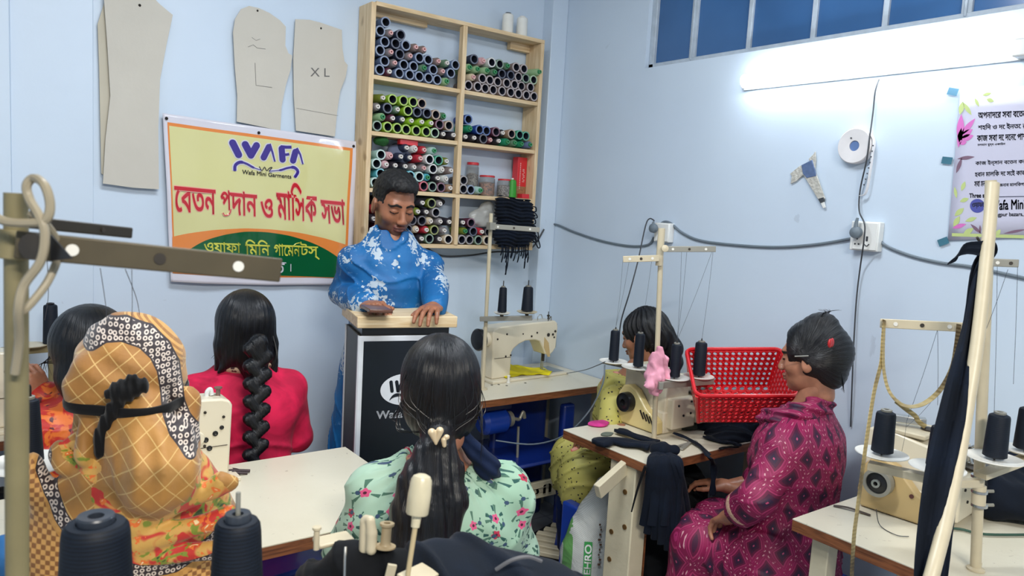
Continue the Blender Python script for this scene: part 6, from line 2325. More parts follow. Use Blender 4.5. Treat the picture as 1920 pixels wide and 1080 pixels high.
def yellow_print_mat():
    m, nt, b = new_mat('yellow_print')
    vec = coord(nt)

    def vor(scale, seed):
        vo = nt.nodes.new('ShaderNodeTexVoronoi')
        vo.inputs['Scale'].default_value = scale
        mp = nt.nodes.new('ShaderNodeMapping')
        mp.inputs['Location'].default_value = (seed, 0, 0)
        mp.inputs['Scale'].default_value = (1, 1, 0.8)
        nt.links.new(vec, mp.inputs[0])
        nt.links.new(mp.outputs[0], vo.inputs['Vector'])
        return E(nt, vo.outputs['Distance']), sepxyz(nt, vo.outputs['Color'])
    c = mixc(nt, noise(nt, vec, 6, 3), srgb(178, 170, 84), srgb(200, 192, 108))
    d, (a1, a2, a3) = vor(55, 0)
    n = noise(nt, vec, 120, 2)
    c = mixc(nt, ((d + (n - 0.5) * 0.5) < 0.2) * (a1 > 0.35), c, srgb(44, 40, 34))
    d, (a1, a2, a3) = vor(15, 3)
    c = mixc(nt, (d < 0.27) * (a1 > 0.5), c, srgb(206, 90, 84))
    c = mixc(nt, (d < 0.2) * (a1 > 0.5), c, srgb(226, 160, 140))
    nt.links.new(c, b.inputs['Base Color'])
    b.inputs['Roughness'].default_value = 0.6
    return m


def kurta_mat(spots):
    """blue kurta, white floral print scattered round given local points (x, y, z, radius)"""
    m, nt, b = new_mat('blue_kurta')
    vec = coord(nt)
    x, y, z = sepxyz(nt, vec)
    n = noise(nt, vec, 62, 5, 0.6)
    n2 = noise(nt, vec, 24, 3, 1.5)
    field = None
    for (a, b_, c_, r) in spots:
        d = ((x - a) * (x - a) + (z - c_) * (z - c_)).sqrt() / r
        k = (val(nt, 1.0) - d).mx(0.0)
        field = k if field is None else field.mx(k)
    w = (field * 0.75 + (n - 0.5) * 2.2 + (n2 - 0.5) * 1.2)
    mask = w.step(0.47, 0.10) * (field > 0.02) * (y > -0.06)
    base = mixc(nt, noise(nt, vec, 7, 4, 0.8).step(0.5, 0.4), srgb(2, 80, 138), srgb(4, 102, 164))
    faint = noise(nt, vec, 40, 4, 1.0).step(0.66, 0.06)
    base = mixc(nt, faint * 0.18, base, srgb(150, 196, 226))
    c = mixc(nt, mask * 0.9, base, srgb(186, 198, 206))
    nt.links.new(c, b.inputs['Base Color'])
    b.inputs['Roughness'].default_value = 0.6
    bump_to(nt, b, noise(nt, vec, 14, 4, 0.5), 0.3, 0.012)
    return m


# ---------------------------------------------------------------- 1. the man at the podium
MD = 2.82
mh = atD(738, 381, MD)
man = Fig('person', 'standing man in a blue and white printed kurta reading behind the podium', (mh[0] + 0.015, mh[1] + 0.03), 196)
HL = man.L(mh)
A = dict(S=1.395, sd=0.075, hy=HL[1] * 0.75, hx=HL[0] * 0.8, stand=True, sw=0.142, z0=0.78, lo=(-0.36, -0.25, 0.0), hi=(0.36, 0.45, 1.56), ar=(0.036, 0.034, 0.028))
A['re'] = man.LD(640, 548, 2.86); A['rw'] = man.LD(684, 572, 2.66)
A['le'] = man.LD(815, 535, 2.80); A['lw'] = man.LD(816, 575, 2.68)
# local x: facing the camera, so image left is +x
rw, lw = A['rw'], A['lw']
hr = (-1, rw, man.LD(722, 569, 2.54) - rw, (0.05, 0.2, 1), dict(curl=(38, 40, 25), spread=4))
hl = (1, lw, man.LD(796, 583, 2.53) - lw, (0.1, 0.15, 1), dict(curl=(14, 24, 18), spread=5))
body, HM, hc = seated_base(man, A, SKINM, HL, (-20, 0, 14), hands=(hr, hl), woman=False, beard=True, coarse=0.007)
for s, nm in ((1, 're'), (-1, 'le')):
    pass
# hair: short crop, fuller on top
F = Field((-0.1, -0.13, -0.09), (0.1, 0.125, 0.15), 0.003)
F.ell((0, -0.012, 0.036), (0.0765, 0.096, 0.090), 0)
F.ell((0, 0.02, 0.078), (0.068, 0.078, 0.052), 0.02)
F.ell((0.005, 0.06, 0.090), (0.05, 0.035, 0.026), 0.02)
F.box((0, 0.120, -0.02), (0.09, 0.075, 0.094), 0.012, 's', 0.03)
F.box((0, 0.07, -0.10), (0.12, 0.075, 0.085), 0.01, 's', 0.01)
F.box((0, 0, -0.12), (0.12, 0.2, 0.06), 0.01, 's')
for s in (-1, 1):
    F.ell((s * 0.08, -0.003, -0.02), (0.02, 0.024, 0.036), 0.004, 's')
F.disp(lambda X, Y, Z: 0.0022 * fnoise(X, Y, Z, 240, 2) + 0.0015 * fnoise(X, Y, Z, 420, 5))
P, Q = F.mesh()
raw_mesh('hair', tf(P, HM, hc), Q, hair_mat('man_hair', (9, 8, 9), 60, 60, 0.6), man.root, {'puv': P})
# kurta
spots = [tuple(man.LD(x, y, d)) + (r,) for x, y, d, r in ((706, 462, 2.68, 0.055), (716, 480, 2.68, 0.055), (645, 448, 2.82, 0.06), (790, 458, 2.72, 0.065), (806, 490, 2.74, 0.055), (708, 560, 2.62, 0.06), (716, 540, 2.62, 0.055), (735, 580, 2.6, 0.05), (752, 500, 2.64, 0.022),
         (630, 575, 2.80, 0.075), (665, 580, 2.68, 0.06), (700, 430, 2.72, 0.04), (655, 560, 2.8, 0.05), (830, 520, 2.82, 0.06), (650, 660, 2.85, 0.12), (645, 640, 2.9, 0.1), (700, 420, 2.75, 0.035), (640, 480, 2.84, 0.03))]
M_KURTA = kurta_mat(spots)
B = dict(A)
B['lo'], B['hi'] = (-0.36, -0.27, 0.5), (0.36, 0.45, 1.56)
F = body_field(B, 0.005, 0.016, 'top')
F.loft([(0.60, 0, 0, 0.215, 0.165), (0.82, 0, 0, 0.19, 0.145), (0.95, 0, 0, 0.175, 0.135), (1.0, 0, 0, 0.16, 0.12)], 0.03)
F.ell(HL + np.array([0, -0.02, -0.125]), (0.072, 0.070, 0.05), 0.03)
F.ell(HL + np.array([0, 0.0, -0.055]), (0.068, 0.075, 0.075), 0.004, 's')
F.cap((0.0 + A['hx'], A['hy'] + 0.065, 1.44), (A['hx'], A['hy'] + 0.125, 1.375), 0.022, 0.008, 0.008, 's')
disp_folds(F, 2, 0.005, 0.0022, 16, 48)
P, Q = F.mesh()
kz = raw_mesh('kurta', P, Q, M_KURTA, man.root, {'puv': puv_wrap(P)})
# stand collar, placket, buttons, cuffs
nc = HL + np.array([0, -0.018, -0.118])
pts = []
for k in range(17):
    a = radians(-62 + k * (304 / 16.0)) + pi
    pts.append(nc + np.array([0.062 * sin(a - pi / 1.0 + 0), 0.062 * -cos(a - pi) * -1.0, 0]) * 1.0)
ring = []
for k in range(21):
    a = radians(28 + k * (304 / 20.0))      # gap at the front (+y)
    ring.append(nc + np.array([0.063 * sin(a), 0.066 * cos(a), 0.0 - 0.018 * cos(a)]))
MB().grid([[p + np.array([0, 0, -0.02]), p + np.array([0, 0, 0.022])] for p in ring]).build('collar', M_KURTA, man.root, solid=0.005)
for i, z in enumerate((1.355, 1.315)):
    MB().sphere((A['hx'] - 0.004, A['hy'] + 0.118 + 0.006 * i, z), 0.005, 10, 8).build('button', M_WPLASTIC, man.root)
trousers(man, A, cloth_mat('maroon_cloth', (86, 34, 34)), 0.02, 3)
# wrist cuffs
for w, e in ((rw, A['re']), (lw, A['le'])):
    d = (np.array(w) - e); d /= np.linalg.norm(d)
    MB().cyl(np.array(w) - d * 0.03, np.array(w) + d * 0.006, 0.041, 0.040, 20).build('cuff', M_KURTA, man.root, bevel=0.003)
MB().cyl(np.array(lw) + (np.array(hl[2]) * 0.0), np.array(lw) + np.array(hl[2]) * 0.10, 0.033, 0.031, 16)
# phone he holds over the podium top
ph = MB().box((0, 0, 0), (0.078, 0.15, 0.012)).build('phone', mat('phone_brown', (96, 62, 48), 0.3), bevel=0.003)
ph.location = tuple(atD(706, 579, 2.52))
ph.rotation_euler = (-0.03, 0.03, -0.25)
tag(ph, 'brown cased phone held in the hand of the standing man over the podium', 'phone')

# podium -------------------------------------------------------
pz = 1.125
pc_ = atZ(746, 610, pz)
pod = thing('podium', 'black podium with white edging, wooden top and round white logo', 'podium', (pc_[0] + 0.048, pc_[1] + 0.085, 0), radians(-14))
M_PBLK = mat('podium_black', (14, 19, 28), 0.3, var=0.1, vscale=5)
M_PSIDE = mat('podium_side', (44, 42, 34), 0.45)
M_PWHT = mat('podium_trim', (214, 218, 224), 0.4)
M_PTOP = wood_mat('podium_top_wood', (232, 212, 176), (206, 176, 130), (2, 20, 20), 0.5)
HW, HD = 0.165, 0.125
MB().bx(-HW, HW, -HD, HD, 0.0, pz - 0.03).build('cabinet', M_PSIDE, pod, bevel=0.003)
MB().bx(-HW - 0.012, HW + 0.012, -HD - 0.015, HD + 0.03, pz - 0.002, pz + 0.038).build('top_board', M_PTOP, pod, bevel=0.003)
MB().bx(-HW + 0.01, HW - 0.01, -HD + 0.01, HD - 0.01, pz - 0.03, pz - 0.002).build('neck', M_BLKPL, pod)
MB().bx(-HW - 0.001, HW + 0.001, -HD - 0.006, -HD, 0.0, pz - 0.03).build('front_frame', M_PWHT, pod, bevel=0.002)
MB().bx(-HW + 0.014, HW - 0.012, -HD - 0.0075, -HD - 0.002, 0.02, pz - 0.048).build('front_panel', M_PBLK, pod)
MB().bx(-HW - 0.004, -HW - 0.0, -HD - 0.002, -HD + 0.012, 0, pz - 0.03).build('side_trim', M_PWHT, pod)
MB().bx(-HW - 0.004, -HW - 0.0, HD - 0.012, HD, 0, pz - 0.03).build('side_trim', M_PWHT, pod)
lx, lz = 0.0, 0.905
fy = -HD - 0.0085
ring = [(lx + 0.088 * cos(a), fy, lz + 0.056 * sin(a)) for a in np.linspace(0, 2 * pi, 48, endpoint=False)]
MB().add(ring, [tuple(range(48))]).build('logo_oval', M_PWHT, pod)


def plane_pill(mb, x0, z0, x1, z1, r, y):
    p, q = Vector((x0, y, z0)), Vector((x1, y, z1))
    d = (q - p).normalized()
    n_ = Vector((-d.z, 0, d.x))
    rg = [p - (d * cos(a) + n_ * sin(a)) * r for a in np.linspace(-pi / 2, pi / 2, 10)] + [q + (d * cos(a) + n_ * sin(a)) * r for a in np.linspace(-pi / 2, pi / 2, 10)]
    mb.add(rg, [tuple(range(20))])


mb = MB()
yy = fy - 0.0008
for a in ((-0.052, 0.028, -0.047, -0.004, 0.0060), (-0.032, 0.028, -0.026, -0.004, 0.0060), (-0.012, 0.028, -0.026, -0.004, 0.0058), (0.008, 0.028, 0.0, -0.004, 0.0058), (0.026, 0.028, 0.026, -0.004, 0.0058), (0.055, 0.028, 0.048, -0.004, 0.0058)):
    plane_pill(mb, lx + a[0], lz + a[1], lx + a[2], lz + a[3], a[4], yy)
for a in ((0.008, 0.03, 0.018, -0.006, 0.003), (0.026, 0.03, 0.04, 0.03, 0.004), (0.026, 0.012, 0.036, 0.012, 0.004), (0.055, 0.03, 0.066, -0.006, 0.003)):
    plane_pill(mb, lx + a[0], lz + a[1], lx + a[2], lz + a[3], a[4], yy)
Lc, Rc = [], []
for t in np.linspace(0, 1, 24):
    x = -0.055 + 0.11 * t
    z = -0.024 + 0.006 * sin(t * 2 * pi) * (1 if t < 0.5 else -1) - 0.012 * (abs(2 * t - 1) ** 6)
    w = 0.0018 + 0.0045 * sin(pi * min(1, 2 * min(t, 1 - t)) ** 0.8) * (min(t, 1 - t) < 0.4)
    Lc.append((lx + x, yy, lz + z + w)); Rc.append((lx + x, yy, lz + z - w))
mb.grid([Lc, Rc])
mb.build('logo_mark', M_PBLK, pod)
mb = MB()
letter(mb, 'Wafa Me', (-0.098, fy, 0.805), (0.058, fy, 0.805), (-0.098, fy, 0.832), rows=60, grow=0.02)
mb.build('podium_lettering', M_PWHT, pod)


# ---------------------------------------------------------------- women
def hair_chart(P, c=(0, 0, 0)):
    x, y = P[:, 0] - c[0], P[:, 1] - c[1]
    return np.stack([np.arctan2(x, -y), P[:, 2], np.hypot(x, y)], 1)


# 2. woman in mint ------------------------------------------------
mint = Fig('person', 'seated woman in mint floral dress with long black ponytail and heart hair clip', (0.918, 1.46), 25)
H = mint.LD(824, 722, 1.74)
A = dict(S=0.925, hy=0.02, hx=0.0, sw=0.155, W=1.05, le=(-0.205, 0.06, 0.70), lw=(-0.12, 0.28, 0.62), re=(0.205, 0.06, 0.70), rw=(0.12, 0.28, 0.62), slv=0.5)
hp = H * 1.0
hands = [(1, np.array(A['lw']), (0.05, 0.1, -0.05), (0, 0, 1), {}), (-1, np.array(A['rw']), (-0.05, 0.1, -0.05), (0, 0, 1), {})]
seated_base(mint, A, SKIN2, hp, (-12, 0, 24), hands=hands)
M_MINT = mint_mat()
F = body_field(A, 0.0055, 0.024, 'top')
F.ell((0, 0.0, 0.80), (0.215, 0.13, 0.13), 0.04)
F.cap((-0.08, 0.05, 0.5), (-0.14, 0.4, 0.5), 0.1, 0.085, 0.05).cap((0.08, 0.05, 0.5), (0.14, 0.4, 0.5), 0.1, 0.085, 0.05)
F.ell((-0.005, 0.01, 1.0), (0.090, 0.11, 0.088), 0.012, 's')
F.disp(lambda X, Y, Z: 0.004 * np.sin(np.arctan2(X, Y + 0.02) * 34) * np.clip((Z - 0.86) / 0.05, 0, 1) * np.clip((0.19 - np.hypot(X, Y)) / 0.05, 0, 1))
F.disp(lambda X, Y, Z: 0.007 * np.sin((np.abs(X) * 0.75 + Z * 0.7) * 62 + 1.5 * np.sin(X * 9)) * np.clip((0.9 - Z) / 0.08, 0, 1) * np.clip((np.abs(X) - 0.06) / 0.06, 0, 1))
disp_folds(F, 4, 0.005, 0.0015, 18, 50)
P, Q = F.mesh()
raw_mesh('dress', P, Q, M_MINT, mint.root, {'puv': puv_wrap(P)})
trousers(mint, A, cloth_mat('plain_mint', (150, 190, 172)), 0.02, 5)
# neck cloths: printed strip left, navy strip right
F = Field((-0.14, -0.14, 0.86), (0.14, 0.14, 1.04), 0.004)
F.chain([(-0.095, 0.04, 0.93), (-0.062, -0.03, 0.945), (-0.035, -0.062, 0.945)], [0.018, 0.024, 0.018], 0.01)
F.disp(lambda X, Y, Z: 0.004 * np.sin(Z * 300 + X * 90 + 0 * Y))
P, Q = F.mesh()
m_, nt_, b_ = new_mat('scarf_print')
n_ = noise(nt_, coord(nt_), 38, 2, 1.2)
c_ = mixc(nt_, n_.step(0.52, 0.06), srgb(206, 176, 120), srgb(196, 44, 92))
c_ = mixc(nt_, noise(nt_, coord(nt_), 60, 2).step(0.62, 0.04), c_, srgb(60, 110, 60))
nt_.links.new(c_, b_.inputs['Base Color'])
raw_mesh('neck_scarf', P, Q, m_, mint.root)
F = Field((-0.05, -0.14, 0.84), (0.2, 0.14, 1.06), 0.004)
F.chain([(0.045, -0.035, 1.02), (0.07, -0.045, 0.985), (0.105, -0.04, 0.945), (0.12, -0.02, 0.925)], [0.016, 0.022, 0.026, 0.02], 0.01)
F.disp(lambda X, Y, Z: 0.003 * np.sin(Z * 200 + X * 160 + 0 * Y))
P, Q = F.mesh()
raw_mesh('navy_neck_cloth', P, Q, cloth_mat('navy_neck', (22, 36, 66)), mint.root)
# hair
def sl(px, py, d=1.64): return mint.LD(px, py, d)
F = Field((-0.16, -0.26, 0.60), (0.16, 0.16, 1.30), 0.0045)
hx, hy_, hz_ = hp
F.ell((hx, hy_ - 0.016, hz_ + 0.022), (0.092, 0.108, 0.103), 0)
F.ell((hx + 0.002, hy_ - 0.035, hz_ - 0.035), (0.086, 0.078, 0.085), 0.03)
tie = sl(822, 822, 1.63)
F.cap((hx, hy_ - 0.05, hz_ - 0.06), tie + np.array([0, 0.03, 0.01]), 0.07, 0.036, 0.035)
pt = [tie, sl(812, 860, 1.62), sl(800, 910, 1.60), sl(792, 960, 1.59), sl(785, 1030, 1.58), sl(782, 1090, 1.58)]
F.chain(pt, [0.030, 0.044, 0.058, 0.064, 0.064, 0.055], 0.02)
F.chain([tie, sl(840, 880, 1.62), sl(845, 940, 1.6), sl(830, 1020, 1.6)], [0.022, 0.03, 0.034, 0.03], 0.02)
F.ell(hp + np.array([-0.045, 0.105, -0.02]), (0.085, 0.075, 0.10), 0.01, 's')
F.ell(hp + np.array([-0.092, 0.012, -0.050]), (0.026, 0.050, 0.055), 0.008, 's')
F.disp(lambda X, Y, Z: 0.0008 * np.sin(np.arctan2(X - hx, -(Y - hy_) + 0.02) * 46 + 3 * np.sin(Z * 14)) + 0.002 * np.sin(X * 300 + 2 * np.sin(Z * 20) + 0 * Y) * (Z < tie[2]))
P, Q = F.mesh()
M_HAIR = hair_mat('black_hair', (8, 7, 10), 26, 3.0, 0.32)
hobj = raw_mesh('hair', P, Q, M_HAIR, mint.root, {'puv': hair_chart(P, hp)})
pts_ = []
for i in range(26):
    a = rnd.uniform(-1.3, 1.3)
    p0 = hp + np.array([0.09 * sin(a), -0.02 - 0.10 * cos(a), 0.03 + rnd.uniform(-0.05, 0.03)])
    pts_.append([p0, p0 + np.array([0.012 * sin(a), -0.01, -0.07]), tie + np.array([rnd.uniform(-0.03, 0.03), rnd.uniform(-0.02, 0.0), 0.0]), tie + np.array([rnd.uniform(-0.05, 0.06), -0.03, rnd.uniform(-0.2, -0.08)])])
for i in range(8):
    pts_.append([sl(755, 745 + i * 4, 1.70), sl(742 - i, 772 + i * 2, 1.70), sl(726 + i * 3, 785 + i, 1.70)])
for i in range(10):
    pts_.append([sl(890, 700 + i * 8, 1.70), sl(902 + i % 3, 760 + i * 5, 1.69), sl(900 + 2 * (i % 4), 800 + i * 8, 1.68)])
strands(mint.root, pts_, 0.0011, M_HAIR)
# heart clip
hcp = sl(818, 818, 1.585)
F = Field((-0.03, -0.012, -0.03), (0.03, 0.012, 0.03), 0.0018)
F.cap((-0.010, 0, 0.009), (0.0, 0, -0.016), 0.0085, 0.003, 0.002).cap((0.007, 0, 0.012), (0.0, 0, -0.016), 0.0085, 0.003, 0.002)
F.cap((0.016, 0, -0.008), (0.018, 0, -0.02), 0.006, 0.005, 0.002).ell((0.022, 0, -0.002), (0.007, 0.005, 0.006), 0.002)
P, Q = F.mesh()
q = raw_mesh('hair_clip', P, Q, mat('clip_gold_cream', (222, 200, 164), 0.3, 0.1), mint.root)
q.location = hcp
stool(0.918, 1.46, 'blue plastic stool under the woman in the mint dress')

# 3. woman in red with the braid -----------------------------------
red = Fig('person', 'seated woman in plain crimson top with one long black braid, facing the back wall', (0.775, 2.50), 8)
H = red.LD(459, 612, 2.50)
A = dict(S=0.945, hy=0.01, hx=-0.035, sw=0.15, W=1.0, le=(-0.21, 0.05, 0.70), lw=(-0.14, 0.25, 0.72), re=(0.195, 0.05, 0.70), rw=(0.12, 0.22, 0.70))
A['hx'] = H[0] * 0.6
seated_base(red, A, SKIN2, H, (-6, 3, 6), hands=[(1, np.array(A['lw']), (0.0, 0.1, -0.0), (0, 0, 1), {}), (-1, np.array(A['rw']), (0.0, 0.1, 0), (0, 0, 1), {})])
M_RED = cloth_mat('crimson_cloth', (208, 34, 76), 700, 0.75, 0.05, 0.3)
F = body_field(A, 0.0065, 0.022, 'top')
F.ell((A['hx'] * 0.8, 0.0, 0.83), (0.19, 0.12, 0.12), 0.04)
F.ell((A['hx'], 0.01, 1.03), (0.078, 0.09, 0.085), 0.012, 's')
disp_folds(F, 6, 0.007, 0.002, 17, 45)
P, Q = F.mesh()
raw_mesh('top', P, Q, M_RED, red.root, {'puv': puv_wrap(P)})
trousers(red, A, M_RED, 0.02, 8)
# patterned neckline cloth
F = Field((-0.16, -0.14, 0.9), (0.12, 0.14, 1.07), 0.0045)
F.ell((A['hx'] + 0.0, 0.0, 0.985), (0.092, 0.085, 0.035), 0).ell((A['hx'], 0.0, 1.045), (0.06, 0.07, 0.05), 0.01, 's')
P, Q = F.mesh()
m_, nt_, b_ = new_mat('dotted_cream')
vo = nt_.nodes.new('ShaderNodeTexVoronoi'); vo.inputs['Scale'].default_value = 55
nt_.links.new(coord(nt_), vo.inputs[0])
nt_.links.new(mixc(nt_, E(nt_, vo.outputs['Distance']) < 0.28, srgb(214, 186, 156), srgb(86, 50, 50)), b_.inputs['Base Color'])
raw_mesh('neckline', P, Q, m_, red.root)
F = Field((-0.2, -0.2, 0.85), (0.16, 0.16, 1.30), 0.0045)
F.ell(H + np.array([0, -0.014, 0.02]), (0.096, 0.106, 0.108), 0)
F.ell(H + np.array([0.0, -0.03, -0.05]), (0.095, 0.075, 0.085), 0.03)
F.cap(H + np.array([0.01, -0.06, -0.08]), H + np.array([0.025, -0.085, -0.15]), 0.06, 0.038, 0.03)
F.cap(H + np.array([-0.07, -0.03, -0.06]), H + np.array([-0.09, -0.02, -0.15]), 0.03, 0.006, 0.02)
F.cap(H + np.array([0.075, -0.03, -0.06]), H + np.array([0.10, -0.03, -0.20]), 0.03, 0.005, 0.02)
F.cap(H + np.array([-0.04, -0.06, -0.09]), H + np.array([-0.085, -0.05, -0.14]), 0.03, 0.006, 0.02)
F.ell(H + np.array([0.0, 0.115, -0.02]), (0.085, 0.075, 0.10), 0.01, 's')
F.ell(H + np.array([-0.095, 0.03, -0.035]), (0.022, 0.035, 0.038), 0.008, 's')
F.disp(lambda X, Y, Z: 0.0008 * np.sin(np.arctan2(X - H[0], -(Y - H[1]) + 0.02) * 40 + 3 * np.sin(Z * 14)))
P, Q = F.mesh()
M_HAIR2 = hair_mat('black_hair_sleek', (7, 8, 12), 24, 3.0, 0.30)
raw_mesh('hair', P, Q, M_HAIR2, red.root, {'puv': hair_chart(P, H)})
# braid: lobes alternating
bp0 = red.LD(484, 660, 2.36)
bp1 = red.LD(479, 858, 2.33)
F = Field(np.minimum(bp0, bp1) - 0.06, np.maximum(bp0, bp1) + 0.06, 0.004)
N = 13
for i in range(N):
    t = i / (N - 1)
    c = bp0 * (1 - t) + bp1 * t
    s = 1 if i % 2 else -1
    w = 0.032 * (1 - 0.15 * t)
    F.cap(c + np.array([s * w * 0.75, 0, 0.012]), c + np.array([-s * w * 0.25, -0.006, -0.018]), w * 0.72, w * 0.52, 0.004)
F.cap(bp0 + np.array([0, 0.0, 0.03]), bp0, 0.03, 0.028, 0.01)
F.disp(lambda X, Y, Z: 0.0010 * np.sin(X * 600 + Z * 250 + 0 * Y))
P, Q = F.mesh()
raw_mesh('braid', P, Q, M_HAIR2, red.root, {'puv': np.stack([P[:, 0] * 8 + P[:, 2] * 5, P[:, 2], P[:, 1]], 1)})
pts_ = []
for i in range(9):
    pts_.append([red.LD(415 - i, 620 + 3 * i, 2.45), red.LD(408 - i % 4, 655 + 2 * i, 2.45), red.LD(396 + i * 4, 672 + i * 2, 2.45)])
    pts_.append([red.LD(512 + i % 3, 630 + 3 * i, 2.45), red.LD(518 + i % 4, 665 + i, 2.44), red.LD(506 + i * 2, 690 + i, 2.43)])
strands(red.root, pts_, 0.0016, M_HAIR2)
stool(0.775, 2.50, 'blue plastic stool under the woman in the crimson top')

# 4. bent woman far left --------------------------------------------
fl = Fig('person', 'seated woman bending with loose black hair and orange sleeve at the far left', (0.335, 2.45), -20)
H = fl.LD(166, 652, 2.20)
A = dict(S=0.90, hy=0.04, hx=H[0] * 0.7, sw=0.15, le=(-0.26, 0.12, 0.80), lw=(-0.30, 0.08, 0.95), re=(0.24, 0.05, 0.68), rw=(0.1, 0.25, 0.70))
wl = fl.LD(80, 745, 2.22)
A['le'] = fl.LD(128, 752, 2.26); A['lw'] = wl
seated_base(fl, A, SKIN2, H, (-22, -10, 10), hands=[(-1, wl, fl.LD(66, 712, 2.2) - wl, (0.2, -1, 0.1), dict(curl=(35, 40, 30))), (-1, np.array(A['rw']), (0.0, 0.1, 0), (0, 0, 1), {})])
F = body_field(A, 0.007, 0.02, 'top')
disp_folds(F, 9, 0.007, 0.002)
P, Q = F.mesh()
m_, nt_, b_ = new_mat('orange_print')
n_ = noise(nt_, coord(nt_), 22, 3, 1.0)
c_ = mixc(nt_, n_.step(0.5, 0.08), srgb(190, 40, 30), srgb(226, 112, 40))
c_ = mixc(nt_, noise(nt_, coord(nt_), 30, 2).step(0.64, 0.05), c_, srgb(90, 20, 30))
nt_.links.new(c_, b_.inputs['Base Color'])
raw_mesh('dress', P, Q, m_, fl.root)
trousers(fl, A, M_BLACK, 0.02, 8)
F = Field((-0.3, -0.25, 0.62), (0.28, 0.2, 1.32), 0.005)
F.ell(H + np.array([0, -0.012, 0.02]), (0.108, 0.112, 0.112), 0)
F.ell(H + np.array([0.02, -0.04, -0.06]), (0.115, 0.085, 0.10), 0.03)
F.chain([H + np.array([0.03, -0.06, -0.10]), H + np.array([0.05, -0.09, -0.22]), H + np.array([0.05, -0.09, -0.38])], [0.09, 0.09, 0.07], 0.04)
F.chain([H + np.array([-0.06, -0.03, -0.08]), H + np.array([-0.06, -0.03, -0.15])], [0.045, 0.015], 0.03)
F.disp(lambda X, Y, Z: 0.0008 * np.sin(np.arctan2(X - H[0], -(Y - H[1]) + 0.02) * 40 + 3 * np.sin(Z * 14)))
P, Q = F.mesh()
raw_mesh('hair', P, Q, M_HAIR2, fl.root, {'puv': hair_chart(P, H)})
pts_ = []
for i in range(12):
    pts_.append([fl.LD(105 + i, 650 + 3 * i, 2.25), fl.LD(92 - i * 1.5, 672 + i * 1, 2.25), fl.LD(85 - i * 3 + (i % 3) * 9, 694 + (i % 4) * 5, 2.25)])
strands(fl.root, pts_, 0.0014, M_HAIR2)
stool(0.335, 2.45, 'blue plastic stool under the bending woman at the far left')

# 5. headscarf woman --------------------------------------------------
sc = Fig('person', 'seated woman wrapped in mustard headscarf and floral shawl tied with a black band', (0.262, 1.455), 12)


def sq(px, py, d=1.28):
    p = sc.LD(px, py, d)
    return (p[0], p[2])


H = sc.LD(246, 712, 1.40)
A = dict(S=0.97, hy=0.02, hx=H[0] * 0.8, sw=0.12, W=0.9, le=(-0.16, 0.08, 0.68), lw=(-0.1, 0.28, 0.68), re=(0.16, 0.08, 0.68), rw=(0.1, 0.28, 0.68))
seated_base(sc, A, SKIN2, H, (-10, 0, 8), hands=[(1, np.array(A['lw']), (0.05, 0.1, 0), (0, 0, 1), {}), (-1, np.array(A['rw']), (-0.05, 0.1, 0), (0, 0, 1), {})])
F = Field((-0.30, -0.30, 0.46), (0.30, 0.24, 1.38), 0.005)
F.ell(H + np.array([0.0, -0.01, 0.015]), (0.098, 0.122, 0.112), 0)
F.ell(H + np.array([-0.035, -0.085, 0.012]), (0.066, 0.05, 0.066), 0.02)         # bun under the cloth
F.ell(H + np.array([0.015, -0.03, -0.08]), (0.080, 0.092, 0.09), 0.02)
z1 = H[2]
F.loft([(0.46, -0.01, 0.0, 0.215, 0.18), (z1 - 0.42, -0.01, 0.0, 0.205, 0.155), (z1 - 0.34, -0.01, 0.0, 0.200, 0.145), (z1 - 0.26, -0.01, 0.0, 0.188, 0.13), (z1 - 0.20, -0.005, -0.0, 0.160, 0.118), (z1 - 0.15, 0.0, -0.0, 0.120, 0.105), (z1 - 0.10, 0.01, -0.01, 0.088, 0.095), (z1 - 0.04, 0.01, -0.01, 0.08, 0.09)], 0.02)
SD = 1.30
F.cap(sc.LD(262, 775, SD), sc.LD(300, 890, SD - 0.03), 0.042, 0.068, 0.02)
F.cap(sc.LD(215, 790, SD), sc.LD(265, 940, SD - 0.03), 0.030, 0.024, 0.012)
F.cap(sc.LD(330, 830, SD), sc.LD(368, 862, SD + 0.02), 0.036, 0.014, 0.012)
F.cap(sc.LD(352, 748, SD + 0.06), sc.LD(352, 830, SD + 0.04), 0.022, 0.024, 0.012)
F.cap(sc.LD(160, 760, SD + 0.05), sc.LD(150, 850, SD + 0.03), 0.022, 0.022, 0.012)
for (x0, y0, x1, y1, r) in ((110, 850, 260, 985, 0.020), (140, 825, 230, 900, 0.014), (425, 905, 280, 962, 0.020), (432, 965, 260, 1020, 0.018), (425, 1030, 200, 1050, 0.018), (60, 880, 130, 1060, 0.024), (180, 770, 160, 850, 0.018)):
    F.cap(sc.LD(x0, y0, SD), sc.LD(x1, y1, SD - 0.03), r, r, 0.01)
F.disp(lambda X, Y, Z: 0.004 * fnoise(X, Y, Z, 24, 7) + 0.002 * fnoise(X, Y, Z, 60, 2))
F.disp(lambda X, Y, Z: 0.004 * np.sin(X * 150 + 2 * np.sin(Z * 16)) * np.clip((z1 - 0.03 - Z) / 0.03, 0, 1) * np.clip((Z - z1 + 0.18) / 0.05, 0, 1) * (Y < 0.05) + 0.002 * np.sin((X * 0.6 + Z) * 120 + 0 * Y) * (Z > z1))
P, Q = F.mesh()
SCP = P
X, Z = P[:, 0], P[:, 2]
band1 = polydist(X, Z, [sq(165, 640), sq(190, 625), sq(230, 624), sq(272, 640), sq(300, 668), sq(316, 700), sq(322, 740), sq(326, 770), sq(338, 800), sq(362, 832)])
wid1 = 0.017 + 0 * X
band2 = polydist(X, Z, [sq(84, 850), sq(80, 880), sq(96, 920), sq(118, 955), sq(150, 990), sq(200, 1035), sq(260, 1062), sq(330, 1070), sq(400, 1050), sq(440, 1030)])
bandf = np.minimum(band1 / 0.019, band2 / 0.0115)
